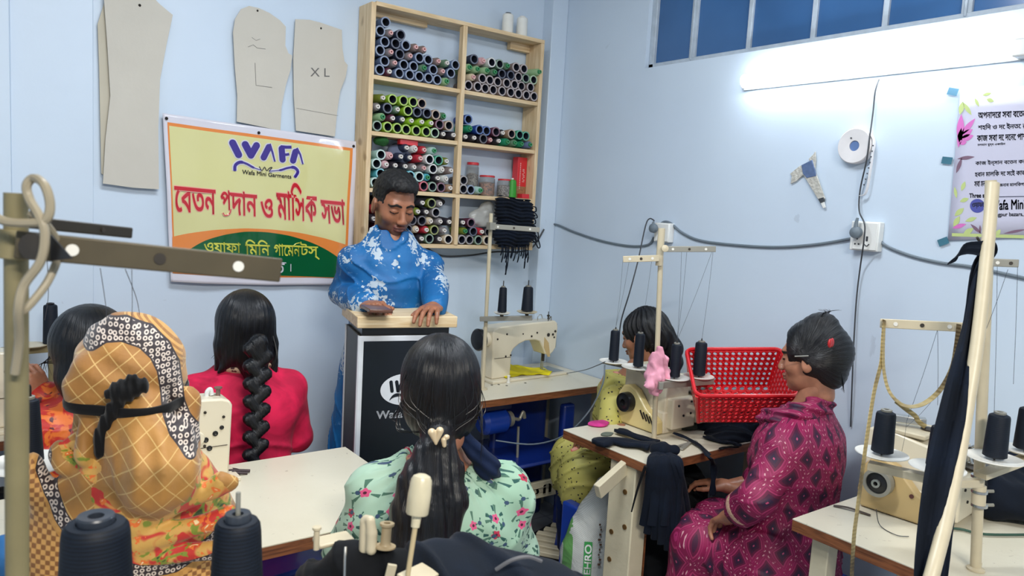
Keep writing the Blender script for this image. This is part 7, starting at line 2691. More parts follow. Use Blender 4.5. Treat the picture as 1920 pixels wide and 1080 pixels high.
fl1 = polysd(X, Z, [sq(105, 815), sq(150, 830), sq(190, 870), sq(180, 900), sq(150, 880), sq(110, 850)])
fl2 = polysd(X, Z, [sq(175, 905), sq(215, 940), sq(270, 965), sq(300, 962), sq(345, 930), sq(375, 880), sq(400, 885), sq(440, 930), sq(450, 1040), sq(380, 1052), sq(300, 1062), sq(240, 1050), sq(190, 1010)])
fl3 = polysd(X, Z, [sq(145, 770), sq(175, 775), sq(172, 860), sq(150, 850)])
flo = np.minimum(fl1, fl2)
wea = polysd(X, Z, [sq(20, 860), sq(70, 850), sq(84, 900), sq(105, 960), sq(150, 1010), sq(215, 1060), sq(330, 1085), sq(450, 1060), sq(450, 1140), sq(20, 1140)])
top2 = polysd(X, Z, [sq(230, 600), sq(280, 605), sq(345, 660), sq(345, 720), sq(322, 700), sq(300, 655), sq(265, 628)])
m_, nt_, b_ = new_mat('scarf_mustard')
u, v, _ = pat_uv(nt_)
oc = coord(nt_)
base = mixc(nt_, noise(nt_, oc, 9, 4, 0.6).step(0.5, 0.5), srgb(146, 96, 36), srgb(184, 132, 62))
g1 = (((u + v * 0.8) * 30.0).frac() - 0.5).abs()
g2 = (((u * 0.8 - v) * 30.0).frac() - 0.5).abs()
gl = (g1 > 0.465).mx(g2 > 0.465)
c_ = mixc(nt_, gl * 0.55, base, srgb(226, 192, 122))
# woven shoulder
ww = (u * 420.0).sin() * (v * 420.0).sin()
wc = mixc(nt_, ww.step(0.0, 0.7), srgb(134, 84, 34), srgb(206, 154, 84))
wa = E(nt_, attr(nt_, 'weave').outputs['Fac'])
c_ = mixc(nt_, wa < 0.0, c_, wc)
c_ = mixc(nt_, (wa.abs() < 0.009) * 0.8, c_, srgb(190, 138, 66))
tp = E(nt_, attr(nt_, 'crown').outputs['Fac'])
wl_ = ((u + v) * 700.0).sin().step(0.0, 0.5)
c_ = mixc(nt_, (tp < 0.0) * 0.8, c_, mixc(nt_, wl_, srgb(150, 98, 40), srgb(212, 160, 84)))
# florals
fa = E(nt_, attr(nt_, 'flor').outputs['Fac']) + (noise(nt_, oc, 30, 3) - 0.5) * 0.03
n1 = noise(nt_, oc, 15, 2, 1.0)
n2 = noise(nt_, oc, 22, 3, 1.6)
n3 = noise(nt_, oc, 48, 2, 1.0)
fc = mixc(nt_, n1.step(0.47, 0.05), srgb(196, 44, 34), srgb(206, 158, 78))
fc = mixc(nt_, n2.step(0.58, 0.04), fc, srgb(128, 140, 40))
fc = mixc(nt_, n2.step(0.66, 0.04), fc, srgb(52, 72, 30))
fc = mixc(nt_, n3.step(0.62, 0.04), fc, srgb(226, 110, 40))
fc = mixc(nt_, n3.step(0.72, 0.04), fc, srgb(240, 214, 160))
c_ = mixc(nt_, fa < 0.0, c_, fc)
# dark border with pale rings
ba = E(nt_, attr(nt_, 'border').outputs['Fac'])
vo = nt_.nodes.new('ShaderNodeTexVoronoi')
vo.voronoi_dimensions = '2D'
vo.inputs['Scale'].default_value = 105
vo.inputs['Randomness'].default_value = 0.35
nt_.links.new(attr(nt_, 'puv').outputs['Vector'], vo.inputs['Vector'])
vd = E(nt_, vo.outputs['Distance'])
rings = (vd < 0.40) * (vd > 0.17)
bc = mixc(nt_, rings, srgb(38, 24, 28), srgb(206, 190, 176))
bc = mixc(nt_, ba > 0.86, bc, srgb(36, 22, 26))
c_ = mixc(nt_, ba < 1.0, c_, bc)
nt_.links.new(c_, b_.inputs['Base Color'])
b_.inputs['Roughness'].default_value = 0.62
b_.inputs['Sheen Weight'].default_value = 0.2
bump_to(nt_, b_, noise(nt_, oc, 20, 4) * 1.5 + gl * 0.05, 0.3, 0.01)
raw_mesh('headscarf', P, Q, m_, sc.root, {'puv': np.stack([X, Z, X * 0], 1), 'border': bandf, 'flor': flo, 'weave': wea, 'crown': top2})
# black tie band, knot and tails
M_TIE = cloth_mat('black_tie', (14, 14, 16), 900, 0.8, 0.2)
tp_ = []
for k in range(33):
    a = -pi + 2 * pi * k / 32
    zc_ = H[2] - 0.020 + 0.010 * (1 - cos(a))
    m_ = (np.abs(SCP[:, 2] - zc_) < 0.012)
    ang = np.arctan2(SCP[m_, 0] - H[0], -(SCP[m_, 1] - H[1]))
    rr_ = np.hypot(SCP[m_, 0] - H[0], SCP[m_, 1] - H[1])
    w_ = np.abs((ang - a + pi) % (2 * pi) - pi) < 0.2
    r_ = (np.median(rr_[w_]) if w_.any() else 0.11) + 0.003
    tp_.append((H[0] + r_ * sin(a), H[1] - r_ * cos(a), zc_))
MB().tube(tp_, 0.010, 8, flat=(1.0, 0.45)).build('tie_band', M_TIE, sc.root)
k0 = sc.LD(232, 733, 1.255)
F = Field(k0 - np.array([0.05, 0.05, 0.17]), k0 + np.array([0.05, 0.05, 0.05]), 0.003)
F.ell(k0, (0.024, 0.018, 0.020), 0).cap(k0, k0 + np.array([0.026, -0.002, 0.008]), 0.012, 0.014, 0.004).cap(k0, k0 + np.array([0.012, -0.004, 0.022]), 0.012, 0.008, 0.006).cap(k0, k0 + np.array([-0.018, 0, -0.004]), 0.014, 0.010, 0.006)
F.chain([k0, sc.LD(214, 765, 1.255), sc.LD(198, 800, 1.265), sc.LD(190, 845, 1.27)], [0.011, 0.011, 0.013, 0.013], 0.004)
F.chain([k0, sc.LD(208, 770, 1.262), sc.LD(180, 830, 1.275)], [0.009, 0.008, 0.009], 0.004)
F.disp(lambda X, Y, Z: 0.002 * np.sin(X * 500 + Z * 60 + 0 * Y))
P, Q = F.mesh()
raw_mesh('tie_knot', P, Q, M_TIE, sc.root)
trousers(sc, A, cloth_mat('teal_dark', (20, 54, 62)), 0.025, 8)
stool(0.262, 1.455, 'blue plastic stool under the woman in the headscarf')

# 6. woman in yellow behind the overlock ------------------------------
ye = Fig('person', 'seated woman in yellow printed dress half hidden behind the middle thread stand', (2.275, 2.14), -62)
H = ye.LD(1208, 628, 3.10)
A = dict(S=0.86, hy=0.05, hx=H[0] * 0.7, sw=0.145, W=0.95, le=(-0.22, 0.1, 0.68), lw=(-0.12, 0.30, 0.80), re=(0.22, 0.1, 0.66), rw=(0.1, 0.3, 0.78))
A['S'] = H[2] - 0.215
A['le'] = ye.LD(1120, 810, 2.80); A['lw'] = ye.LD(1135, 815, 2.76)
A['le'] = ye.LD(1152, 750, 3.0); A['lw'] = ye.LD(1140, 808, 2.9); A['re'] = (0.17, 0.06, 0.66); A['rw'] = (0.03, 0.10, 0.62); A['knee'] = (0.10, 0.24)
_, YHM, _q = seated_base(ye, A, SKIN, H, (-14, 0, -46), hands=[(1, np.array(A['lw']), (0.06, 0.1, -0.03), (0, 0, 1), {}), (-1, np.array(A['rw']), (0.0, 0.1, 0), (0, 0, 1), {})])
M_YP = yellow_print_mat()
F = body_field(A, 0.007, 0.022, 'top')
F.cap((-0.08, 0.05, 0.5), (-0.10, 0.22, 0.5), 0.10, 0.085, 0.05).cap((0.08, 0.05, 0.5), (0.10, 0.22, 0.5), 0.09, 0.07, 0.05)
F.cap((-0.10, 0.22, 0.5), (-0.10, 0.22, 0.42), 0.085, 0.085, 0.05).cap((0.10, 0.22, 0.5), (0.10, 0.22, 0.42), 0.085, 0.085, 0.05)
disp_folds(F, 3, 0.008, 0.002, 20, 50)
P, Q = F.mesh()
raw_mesh('dress', P, Q, M_YP, ye.root)
F = Field((-0.14, -0.2, -0.2), (0.14, 0.16, 0.16), 0.0045)
F.ell((0, -0.014, 0.026), (0.080, 0.100, 0.092), 0)
F.ell((0.0, -0.05, -0.02), (0.068, 0.06, 0.07), 0.03)
F.chain([(0.01, -0.085, -0.01), (0.03, -0.10, -0.07), (0.045, -0.10, -0.13), (0.04, -0.09, -0.18)], [0.045, 0.036, 0.026, 0.012], 0.02)
F.disp(lambda X, Y, Z: 0.003 * np.sin(np.arctan2(X, -Y) * 22 + 3 * np.sin(Z * 30)) + 0.004 * fnoise(X, Y, Z, 45, 2))
F.ell((0.0, 0.115, -0.03), (0.07, 0.08, 0.10), 0.01, 's')
F.ell((-0.085, 0.03, -0.045), (0.026, 0.035, 0.04), 0.01, 's')
P, Q = F.mesh()
raw_mesh('hair', tf(P, YHM, H), Q, M_HAIR2, ye.root, {'puv': hair_chart(P)})
F = Field(H + np.array([-0.14, -0.14, -0.24]), H + np.array([0.14, 0.14, -0.06]), 0.0045)
F.ell(H + np.array([0.02, -0.03, -0.155]), (0.085, 0.08, 0.05), 0).ell(H + np.array([0, 0.02, -0.08]), (0.055, 0.065, 0.06), 0.01, 's')
disp_folds(F, 3, 0.005, 0.002, 40, 90)
P, Q = F.mesh()
raw_mesh('neck_cloth', P, Q, M_NAVY, ye.root)
trousers(ye, A, cloth_mat('dark_blue_cloth', (12, 30, 72)), 0.0, 12)
stool(2.275, 2.14, 'blue plastic stool under the woman in the yellow dress')

# 7. woman in magenta --------------------------------------------------
mg = Fig('person', 'seated woman in magenta diamond print dress with hair bun and red clip on the right', (2.125, 1.285), -14)
H = mg.LD(1523, 668, 2.33)
A = dict(S=H[2] - 0.205, hy=H[1] * 0.7, hx=H[0] * 0.85, sw=0.16, W=1.02, slv=0.55, knee=(0.09, 0.27))
print('MG', H)
A['le'] = mg.LD(1420, 935, 2.20); A['lw'] = mg.LD(1368, 968, 2.32)
A['re'] = (0.22, 0.06, 0.70); A['rw'] = (0.12, 0.26, 0.62)
lw = np.array(A['lw'])
seated_base(mg, A, SKIN2, H, (-8, 0, 0), hands=[(1, lw, mg.LD(1350, 975, 2.38) - lw, (0, 0.1, 1), dict(curl=(30, 30, 20))), (-1, np.array(A['rw']), (0.0, 0.1, 0), (0, 0, 1), {})])
M_MG = magenta_mat()
B = dict(A); B['lo'] = (-0.45, -0.3, 0.1); B['hi'] = (0.45, 0.72, 1.12)
F = body_field(B, 0.006, 0.024, 'top')
F.ell((A['hx'] * 0.9, 0.0, 0.84), (0.19, 0.13, 0.13), 0.04)
for s in (-1, 1):
    F.cap((s * 0.09, 0.03, 0.50), (s * 0.09, 0.27, 0.49), 0.10, 0.08, 0.06)
    F.cap((s * 0.09, 0.27, 0.48), (s * 0.10, 0.28, 0.18), 0.08, 0.09, 0.05)
F.loft([(0.14, 0, 0.02, 0.24, 0.2), (0.45, 0, 0.02, 0.21, 0.17), (0.6, 0, 0.01, 0.175, 0.135)], 0.05)
F.ell((A['hx'], A['hy'] + 0.01, A['S'] + 0.085), (0.066, 0.075, 0.075), 0.012, 's')
disp_folds(F, 11, 0.006, 0.002, 18, 46)
P, Q = F.mesh()
uv = puv_wrap(P)
lap = P[:, 1] > 0.16
uv[lap] = np.stack([P[lap][:, 0] - P[lap][:, 2] * 0.3, P[lap][:, 1], 0 * P[lap][:, 0]], 1)
raw_mesh('dress', P, Q, M_MG, mg.root, {'puv': uv})
# rolled dupatta round the neck
F = Field((-0.2, -0.16, A['S'] - 0.12), (0.2, 0.2, A['S'] + 0.14), 0.0045)
nc = np.array([A['hx'], A['hy'] + 0.015, A['S'] + 0.03])
F.chain([nc + np.array([0.035, -0.070, 0.006]), nc + np.array([0.0, -0.074, 0.026]), nc + np.array([-0.045, -0.056, 0.022]), nc + np.array([-0.080, -0.015, 0.0]), nc + np.array([-0.088, 0.030, -0.02]), nc + np.array([-0.05, 0.08, -0.04]), nc + np.array([0.02, 0.09, -0.05]), nc + np.array([0.08, 0.05, -0.03])], [0.014, 0.026, 0.032, 0.034, 0.034, 0.032, 0.03, 0.024], 0.012)
F.disp(lambda X, Y, Z: 0.005 * np.sin(Z * 190 + X * 60 + 0 * Y) + 0.003 * fnoise(X, Y, Z, 60, 4))
P, Q = F.mesh()
raw_mesh('dupatta', P, Q, M_MG, mg.root, {'puv': np.stack([P[:, 0] * 1.5, P[:, 2] * 1.5, 0 * P[:, 0]], 1)})
F = Field((-0.2, -0.22, H[2] - 0.2), (0.2, 0.18, H[2] + 0.2), 0.0042)
F.ell(H + np.array([0, -0.012, 0.022]), (0.085, 0.104, 0.100), 0)
F.ell(H + np.array([0.01, -0.060, 0.0]), (0.058, 0.052, 0.085), 0.02)
F.ell(H + np.array([0.01, -0.055, -0.05]), (0.05, 0.045, 0.045), 0.02)
F.ell(H + np.array([0.0, -0.02, 0.11]), (0.035, 0.045, 0.03), 0.02)
F.disp(lambda X, Y, Z: 0.003 * fnoise(X, Y, Z, 50, 6))
F.ell(H + np.array([0.0, 0.125, -0.03]), (0.09, 0.085, 0.115), 0.012, 's')
for s in (-1, 1):
    F.ell(H + np.array([s * 0.08, 0.03, -0.045]), (0.028, 0.045, 0.045), 0.01, 's')
F.disp(lambda X, Y, Z: 0.0008 * np.sin(np.arctan2(Z - H[2], -(Y - H[1])) * 44 + 2 * np.sin(X * 40)))
P, Q = F.mesh()
q = np.stack([np.arctan2(P[:, 2] - H[2], -(P[:, 1] - H[1])), P[:, 0], P[:, 1]], 1)
raw_mesh('hair', P, Q, M_HAIR2, mg.root, {'puv': q})
pts_ = []
for i in range(22):
    a = rnd.uniform(-0.9, 0.9)
    p0 = H + np.array([rnd.uniform(-0.03, 0.03), -0.02, 0.125])
    pts_.append([p0, p0 + np.array([0.02 * a, -0.01, 0.018]), p0 + np.array([0.05 * a, -0.03 * abs(a) + rnd.uniform(-0.02, 0.02), 0.024])])
for i in range(8):
    pts_.append([mg.LD(1578, 700 + i * 3, 2.24), mg.LD(1582, 722 + i, 2.24), mg.LD(1576 + i, 730 + i, 2.24)])
strands(mg.root, pts_, 0.0010, M_HAIR2)
cpos = mg.LD(1558, 643, 2.205)
F = Field(cpos - 0.03, cpos + 0.03, 0.002)
F.ell(cpos + np.array([-0.010, 0, 0]), (0.011, 0.006, 0.014), 0).ell(cpos + np.array([0.010, 0, 0]), (0.011, 0.006, 0.014), 0.002)
P, Q = F.mesh()
raw_mesh('hair_clip', P, Q, mat('clip_red', (186, 36, 40), 0.3), mg.root)
MB().tube([mg.LD(1490, 668, 2.235), mg.LD(1516, 667, 2.225)], 0.0018, 6, smooth=False).build('hair_pin', M_STEEL, mg.root)
# bangle-like cuff trim
d = lw - np.array(A['le']); d /= np.linalg.norm(d)
cc_ = np.array(A['le']) + (lw - np.array(A['le'])) * 0.5
MB().lathe([(0.052, -0.012), (0.055, 0), (0.053, 0.010), (0.049, 0)], cc_, d, 24, closed=True).build('cuff_trim', mat('cuff_trim', (186, 150, 128), 0.5, var=0.4, vscale=260), mg.root)
stool(2.125, 1.285, 'blue plastic stool under the woman in the magenta dress')
# ================================================================== baskets, cloths, sack, foreground
# red basket: built level, then tipped towards the room
def basket():
    cpt = atD(1382, 728, 2.66)
    t = thing('laundry_basket', 'red perforated plastic basket tilted on navy cloth behind the middle table', 'basket', cpt)
    t.rotation_euler = Euler((radians(30), radians(-4), radians(-40)), 'XYZ')
    m = mat('basket_red', (206, 24, 34), 0.3, var=0.04, coat=0.2)
    L, Wd, Hh, tp, th = 0.165, 0.115, 0.15, 0.022, 0.0035
    # corner posts + walls made of lattice bars

    def wall(name, p00, p10, p01, p11, nu, nv):
        """lattice panel: p00->p10 bottom edge, p01->p11 top edge, slanted oval holes"""
        p00, p10, p01, p11 = map(Vector, (p00, p10, p01, p11))
        n = (p10 - p00).cross(p01 - p00).normalized()
        mb = MB()

        def at_(u, v): return (p00 * (1 - u) + p10 * u) * (1 - v) + (p01 * (1 - u) + p11 * u) * v
        K = 8
        vs, fs = [], []
        for j in range(nv):
            for i in range(nu):
                u0, u1, v0, v1 = i / nu, (i + 1) / nu, j / nv, (j + 1) / nv
                sh = (0.5 if j % 2 else 0.0) / nu * 0
                uc, vc = (u0 + u1) / 2 + sh, (v0 + v1) / 2
                sq_ = [(u1, vc), (u1, v1), (uc, v1), (u0, v1), (u0, vc), (u0, v0), (uc, v0), (u1, v0)]
                o = len(vs)
                for (a, b) in sq_:
                    vs.append(at_(a, b))
                for k in range(K):
                    g = 2 * pi * k / K
                    a = uc + cos(g) * 0.31 / nu + 0.10 / nu * sin(g)
                    b = vc + sin(g) * 0.31 / nv
                    vs.append(at_(a, b))
                for k in range(K):
                    k2 = (k + 1) % K
                    fs.append((o + k, o + k2, o + K + k2, o + K + k))
        mb.add(vs, fs)
        bmx = mb.build(name, m, t, solid=th)
        return bmx
    bl = [(-L + tp, -Wd + tp, -Hh / 2), (L - tp, -Wd + tp, -Hh / 2), (L - tp, Wd - tp, -Hh / 2), (-L + tp, Wd - tp, -Hh / 2)]
    tl_ = [(-L, -Wd, Hh / 2), (L, -Wd, Hh / 2), (L, Wd, Hh / 2), (-L, Wd, Hh / 2)]
    for i in range(4):
        j = (i + 1) % 4
        nu = 15 if i % 2 == 0 else 9
        wall('basket_side', bl[i], bl[j], tl_[i], tl_[j], nu, 7)
    wall('basket_bottom', bl[0], bl[1], bl[3], bl[2], 10, 6)
    pts = []
    for (cx_, cy_, a0) in ((L - 0.02, -Wd + 0.02, -90), (L - 0.02, Wd - 0.02, 0), (-L + 0.02, Wd - 0.02, 90), (-L + 0.02, -Wd + 0.02, 180)):
        for k in range(5):
            a = radians(a0 + k * 22.5)
            pts.append((cx_ + 0.026 * cos(a), cy_ + 0.026 * sin(a), Hh / 2 + 0.004))
    pts.append(pts[0])
    MB().tube(pts, 0.0085, 8, smooth=False, flat=(1.0, 0.8)).build('basket_rim', m, t)
    for i in range(4):
        MB().cyl(bl[i], tl_[i], 0.007, 0.009, n=8).build('corner_post', m, t)
    return t


bk = basket()


def heap(name, label, cat, c, blobs, lo, hi, m, seed=1, amp=0.010, f=26, h=0.006, flat=None, group=None, rot=0, k=0.03, fine=0.004, f2=70):
    F = Field(lo, hi, h)
    for b in blobs:
        F.ell(b[0], b[1], k) if len(b) == 2 else F.cap(b[0], b[1], b[2], b[3], k)

    def fold(X, Y, Z):
        p = (X * 0.8 + Y * 0.9) * 40 + 3.0 * fnoise(X, Y, Z, 12, seed)
        return -amp * 0.8 * np.exp(-(np.sin(p) / 0.4) ** 2)
    F.disp(lambda X, Y, Z: amp * fnoise(X, Y, Z, f, seed) + fine * fnoise(X, Y, Z, f2, seed + 2) + fold(X, Y, Z))
    if flat is not None:
        F.box((0, 0, flat - 0.3), (2, 2, 0.3), 0, 's')
    P, Q = F.mesh()
    o = raw_mesh(name, P, Q, m)
    o.location = c
    o.rotation_euler = (0, 0, rot)
    return tag(o, label, cat, group)


# navy cloth under and beside the basket
c = atZ(1385, 815, 0.7505)
heap('navy_cloth_heap', 'navy cloth heap under the red basket at the back of the middle table', 'cloth heap', (2.36, 1.80, 0.7505),
     [((0.0, 0.10, 0.0), (0.16, 0.12, 0.07)), ((0.05, 0.0, 0.0), (0.12, 0.12, 0.05)), ((-0.02, -0.12, 0.0), (0.12, 0.08, 0.025)), ((0.09, -0.06, 0.02), (0.06, 0.10, 0.09)), ((0.10, -0.14, 0.02), (0.04, 0.05, 0.11))],
     (-0.25, -0.26, -0.01), (0.2, 0.25, 0.2), M_NAVY, 4, flat=0.0015)
# long navy strips and scraps on the middle table
def strip(name, label, pts, w, t=0.0022, m=None, cat='cloth strip', group=None):
    o = MB().tube(pts, 1.0, 8, flat=(t, w)).build(name, m or M_NAVY)
    return tag(o, label, cat, group)


def zt(px, py, dz=0.004): return atZ(px, py, 0.7505 + dz)


def ribbon(name, label, pts, w, m=None, cat='cloth strip', group=None, parent=None, th=0.0025):
    """flat-lying ribbon: width horizontal & across the run"""
    P = [Vector(tuple(p)) for p in pts]
    Pd = []
    for i in range(len(P) - 1):
        p0, p1, p2, p3 = P[max(0, i - 1)], P[i], P[i + 1], P[min(len(P) - 1, i + 2)]
        for k in range(6):
            t = k / 6
            Pd.append(0.5 * ((2 * p1) + (p2 - p0) * t + (2 * p0 - 5 * p1 + 4 * p2 - p3) * t * t + (3 * p1 - p0 - 3 * p2 + p3) * t ** 3))
    Pd.append(P[-1])
    G_ = []
    for i, p in enumerate(Pd):
        d = (Pd[min(i + 1, len(Pd) - 1)] - Pd[max(0, i - 1)]).normalized()
        s_ = d.cross(Vector((0, 0, 1)))
        if s_.length < 0.3:
            s_ = Vector((0.6, -0.8, 0))
        s_.normalize()
        ww = w * (0.8 + 0.2 * sin(i * 0.8))
        G_.append([p + s_ * ww * (j / 4 - 0.5) * 2 + Vector((0, 0, 0.002 * sin(j * 2.1 + i * 0.5))) for j in range(5)])
    o = MB().grid(G_).build(name, m or M_NAVY, parent, solid=th)
    return tag(o, label, cat, group) if parent is None else o


ribbon('navy_strip', 'long stack of navy strips lying along the near left edge of the middle table', [zt(1120, 832, 0.012), zt(1150, 826, 0.014), zt(1190, 832, 0.014), zt(1222, 836, 0.02)], 0.035, th=0.014)
ribbon('navy_strip', 'navy strips fanned beside the handwheel of the middle overlock', [zt(1158, 806, 0.014), zt(1185, 815, 0.018), zt(1212, 824, 0.02), zt(1232, 830, 0.02)], 0.022, th=0.010)
ribbon('navy_strip', 'navy strip running across the middle table and over its front edge', [zt(1262, 812, 0.02), zt(1290, 822, 0.012), zt(1312, 836, 0.008), zt(1330, 856, 0.006), atY(1338, 872, 1.592), atY(1337, 905, 1.588), atY(1336, 930, 1.588)], 0.012)
ribbon('navy_strip', 'dark crumpled strip lying right of the middle overlock', [zt(1322, 818, 0.008), zt(1345, 826, 0.008), zt(1370, 830, 0.008), zt(1386, 836, 0.006)], 0.016, th=0.006)
ribbon('black_scrap', 'small black scrap near the right front edge of the middle table', [zt(1350, 842, 0.005), zt(1365, 838, 0.006), zt(1385, 838, 0.005)], 0.007, m=M_BLACK, th=0.003)
o = MB().box((0, 0, 0.004), (0.10, 0.014, 0.006), (0, 0, 0.1)).box((0.0, 0.012, 0.004), (0.11, 0.01, 0.005), (0, 0, -0.18)).tube([(0.05, 0, 0.004), (0.07, 0.015, 0.004), (0.085, 0.0, 0.004), (0.07, -0.015, 0.004), (0.05, 0, 0.004)], 0.003, 6).build('scissors', M_GREYM, bevel=0.001)
o.location = tuple(zt(1285, 838, 0.0005)); o.rotation_euler = (0, 0, 0.3)
tag(o, 'grey metal scissors lying on the middle table in front of the pole', 'scissors')
heap('green_scraps', 'grey green fabric scraps heaped at the foot of the middle overlock', 'scraps', zt(1275, 803, 0.0), [((0, 0, 0.012), (0.06, 0.035, 0.02)), ((0.04, -0.02, 0.01), (0.05, 0.02, 0.015))], (-0.1, -0.07, 0), (0.13, 0.07, 0.06), cloth_mat('grey_green_cloth', (58, 66, 58)), 3, 0.006, 60, 0.004, flat=0.001)
heap('black_scraps', 'black fabric scraps between the overlock and the red basket', 'scraps', zt(1300, 798, 0.0), [((0, 0, 0.012), (0.07, 0.03, 0.018)), ((-0.06, 0.02, 0.012), (0.05, 0.03, 0.02))], (-0.13, -0.07, 0), (0.1, 0.07, 0.06), M_BLACK, 6, 0.006, 60, 0.004, flat=0.001)
o = heap('pink_pad', 'small bright pink cloth pad on the left corner of the middle table', 'cloth', zt(1124, 797, 0.0), [((0, 0, 0.006), (0.05, 0.03, 0.010))], (-0.07, -0.05, 0), (0.07, 0.05, 0.03), cloth_mat('hot_pink', (206, 62, 140)), 2, 0.002, 40, 0.0035, flat=0.001)
o = heap('grey_pad', 'small grey green pad lying on the navy strips of the middle table', 'cloth', zt(1140, 817, 0.016), [((0, 0, 0.006), (0.03, 0.016, 0.008))], (-0.05, -0.04, 0), (0.05, 0.04, 0.03), cloth_mat('grey_green_pad', (104, 112, 100)), 2, 0.002, 40, 0.0035, flat=0.001)
# bunch of navy strips knotted and hanging over the near corner
kn = zt(1238, 846, 0.02)
b0 = thing('strip_bunch', 'bunch of navy strips knotted at the middle pole foot and hanging over the table edge', 'cloth bundle', kn)
F = Field((-0.07, -0.07, -0.02), (0.07, 0.07, 0.06), 0.004)
F.ell((0, 0, 0.01), (0.035, 0.03, 0.025), 0).ell((0.03, -0.02, 0.005), (0.03, 0.02, 0.018), 0.01)
F.disp(lambda X, Y, Z: 0.006 * fnoise(X, Y, Z, 100, 4))
P, Q = F.mesh()
raw_mesh('knot', P, Q, M_NAVY, b0)
hang = [(1206, 985, 1.648), (1214, 1000, 1.64), (1228, 1010, 1.62), (1240, 1020, 1.60), (1252, 1030, 1.60), (1264, 1040, 1.59), (1274, 1035, 1.59), (1284, 1000, 1.59), (1290, 960, 1.59), (1222, 985, 1.61), (1246, 985, 1.585), (1268, 990, 1.58)]
for i, (px, py, yy_) in enumerate(hang):
    top_ = zt(1215 + i * 6.2 if i < 9 else 1225 + (i - 9) * 22, 868 if i < 9 else 866, 0.004)
    e = atY(px, py, yy_ - 0.022)
    mid = (top_ + e) / 2
    pts = [np.array(kn) * 0 + sub(kn, kn), sub(top_, kn) * 0.6 + np.array([0, 0, 0.006]), sub(top_, kn) + np.array([-0.004, -0.016, 0.0]), sub(mid, kn) + np.array([0.0, -0.012, 0]), sub(e, kn)]
    MB().tube(pts, 1.0, 8, flat=(0.006 + 0.002 * (i % 3), 0.015)).build('strip', M_NAVY, b0)
# thin tape with pointed end
q = MB().tube([sub(zt(1206, 870, 0.0), kn) + np.array([-0.01, -0.02, 0]), sub(atY(1196, 915, 1.62), kn), sub(atY(1184, 960, 1.62), kn)], lambda t: 0.006 * (1 - 0.6 * t), 6).build('strip', M_BLACK, b0)

# sack on the floor
m_, nt_, b_ = new_mat('woven_sack')
x_, y_, z_ = sepxyz(nt_, coord(nt_))
wv = (x_ * 900.0).sin() * (z_ * 900.0).sin()
c_ = mixc(nt_, wv.step(0, 0.8), srgb(176, 180, 178), srgb(204, 206, 202))
stp = noise(nt_, coord(nt_), 14, 3)
c_ = mixc(nt_, ((x_ + 0.105).abs() < 0.016) * (stp > 0.42), c_, srgb(96, 150, 84))
nt_.links.new(c_, b_.inputs['Base Color'])
b_.inputs['Roughness'].default_value = 0.5
bump_to(nt_, b_, noise(nt_, coord(nt_), 12, 4, 0.6), 0.5, 0.02)
sk = atZ(1112, 1040, 0.24)
sackt = thing('woven_sack', 'white woven sack with green printed letters leaning beside the middle table leg', 'sack', (sk[0], sk[1] , 0), radians(-35))
F = Field((-0.2, -0.14, 0), (0.2, 0.14, 0.60), 0.0065)
F.loft([(0.0, 0, 0, 0.13, 0.09), (0.1, 0, 0, 0.14, 0.10), (0.28, 0.0, 0, 0.125, 0.09), (0.42, 0.03, 0, 0.10, 0.06), (0.54, 0.06, 0.0, 0.06, 0.04)], 0)
F.disp(lambda X, Y, Z: 0.010 * fnoise(X, Y, Z * 0.6, 24, 3) + 0.004 * fnoise(X, Y, Z, 60, 1))
P, Q = F.mesh()
raw_mesh('sack_cloth', P, Q, m_, sackt)
# printing follows the sack surface
SP = P


def onsack(x, z):
    m = (np.abs(SP[:, 0] - x) < 0.012) & (np.abs(SP[:, 2] - z) < 0.014)
    return float(SP[m, 1].min()) - 0.003 if m.any() else -0.1


mb = MB()
gr = [[(x, onsack(x, z), z) for z in np.linspace(0.10, 0.33, 16)] for x in (-0.050, -0.04, -0.03, -0.020)]
mb.grid(gr).build('green_print', mat('print_green', (52, 150, 74), 0.5), sackt)
mb = MB()
letter(mb, 'Z OI EHRO', (-0.023, 0, 0.11), (-0.023, 0, 0.32), (-0.047, 0, 0.11), rows=40, grow=0.02, fn=lambda q: Vector((q[0], onsack(q[0], q[2]) - 0.002, q[2])))
mb.build('print_letters', M_WPLASTIC, sackt)
mb = MB()
for i in range(9):
    z_ = 0.25 + i * 0.018
    x_ = 0.008 + 0.003 * sin(i * 2.1)
    mb.box((x_, onsack(x_, z_) - 0.001, z_), (0.008 + 0.003 * cos(i * 1.3), 0.002, 0.007))
mb.build('brown_print', mat('print_brown', (98, 70, 52), 0.5), sackt)['kind'] = 'stuff'
# navy cloth under the middle table, blue panel, floor sheet
heap('navy_cloth_heap', 'dark cloth hanging in a heap under the middle table', 'cloth heap', (2.12, 1.78, 0.0), [((0, 0, 0.30), (0.2, 0.14, 0.30)), ((0.1, 0.05, 0.3), (0.18, 0.12, 0.34))], (-0.3, -0.2, 0), (0.33, 0.22, 0.70), M_BLACK, 4, 0.012, 22, 0.009, flat=0.001)
heap('grey_sheet', 'rumpled grey sheet spread on the floor behind the mint dress', 'cloth', (1.72, 2.12, 0.0), [((0, 0, 0.0), (0.26, 0.22, 0.03))], (-0.3, -0.26, 0), (0.3, 0.26, 0.06), cloth_mat('grey_sheet', (134, 138, 150)), 4, 0.006, 20, 0.007, flat=0.001)

# ---------------------------------------------------------------- foreground machine under black cloth
fm = thing('sewing_machine', 'machine in the foreground covered with black cloth, cream posts sticking out', 'sewing machine', (0.42, 0.83, 0.7505), radians(-25))


def fl_(px, py, d):
    q = Vector(tuple(atD(px, py, d))) - Vector(fm.location)
    return Matrix.Rotation(radians(25), 3, 'Z') @ q


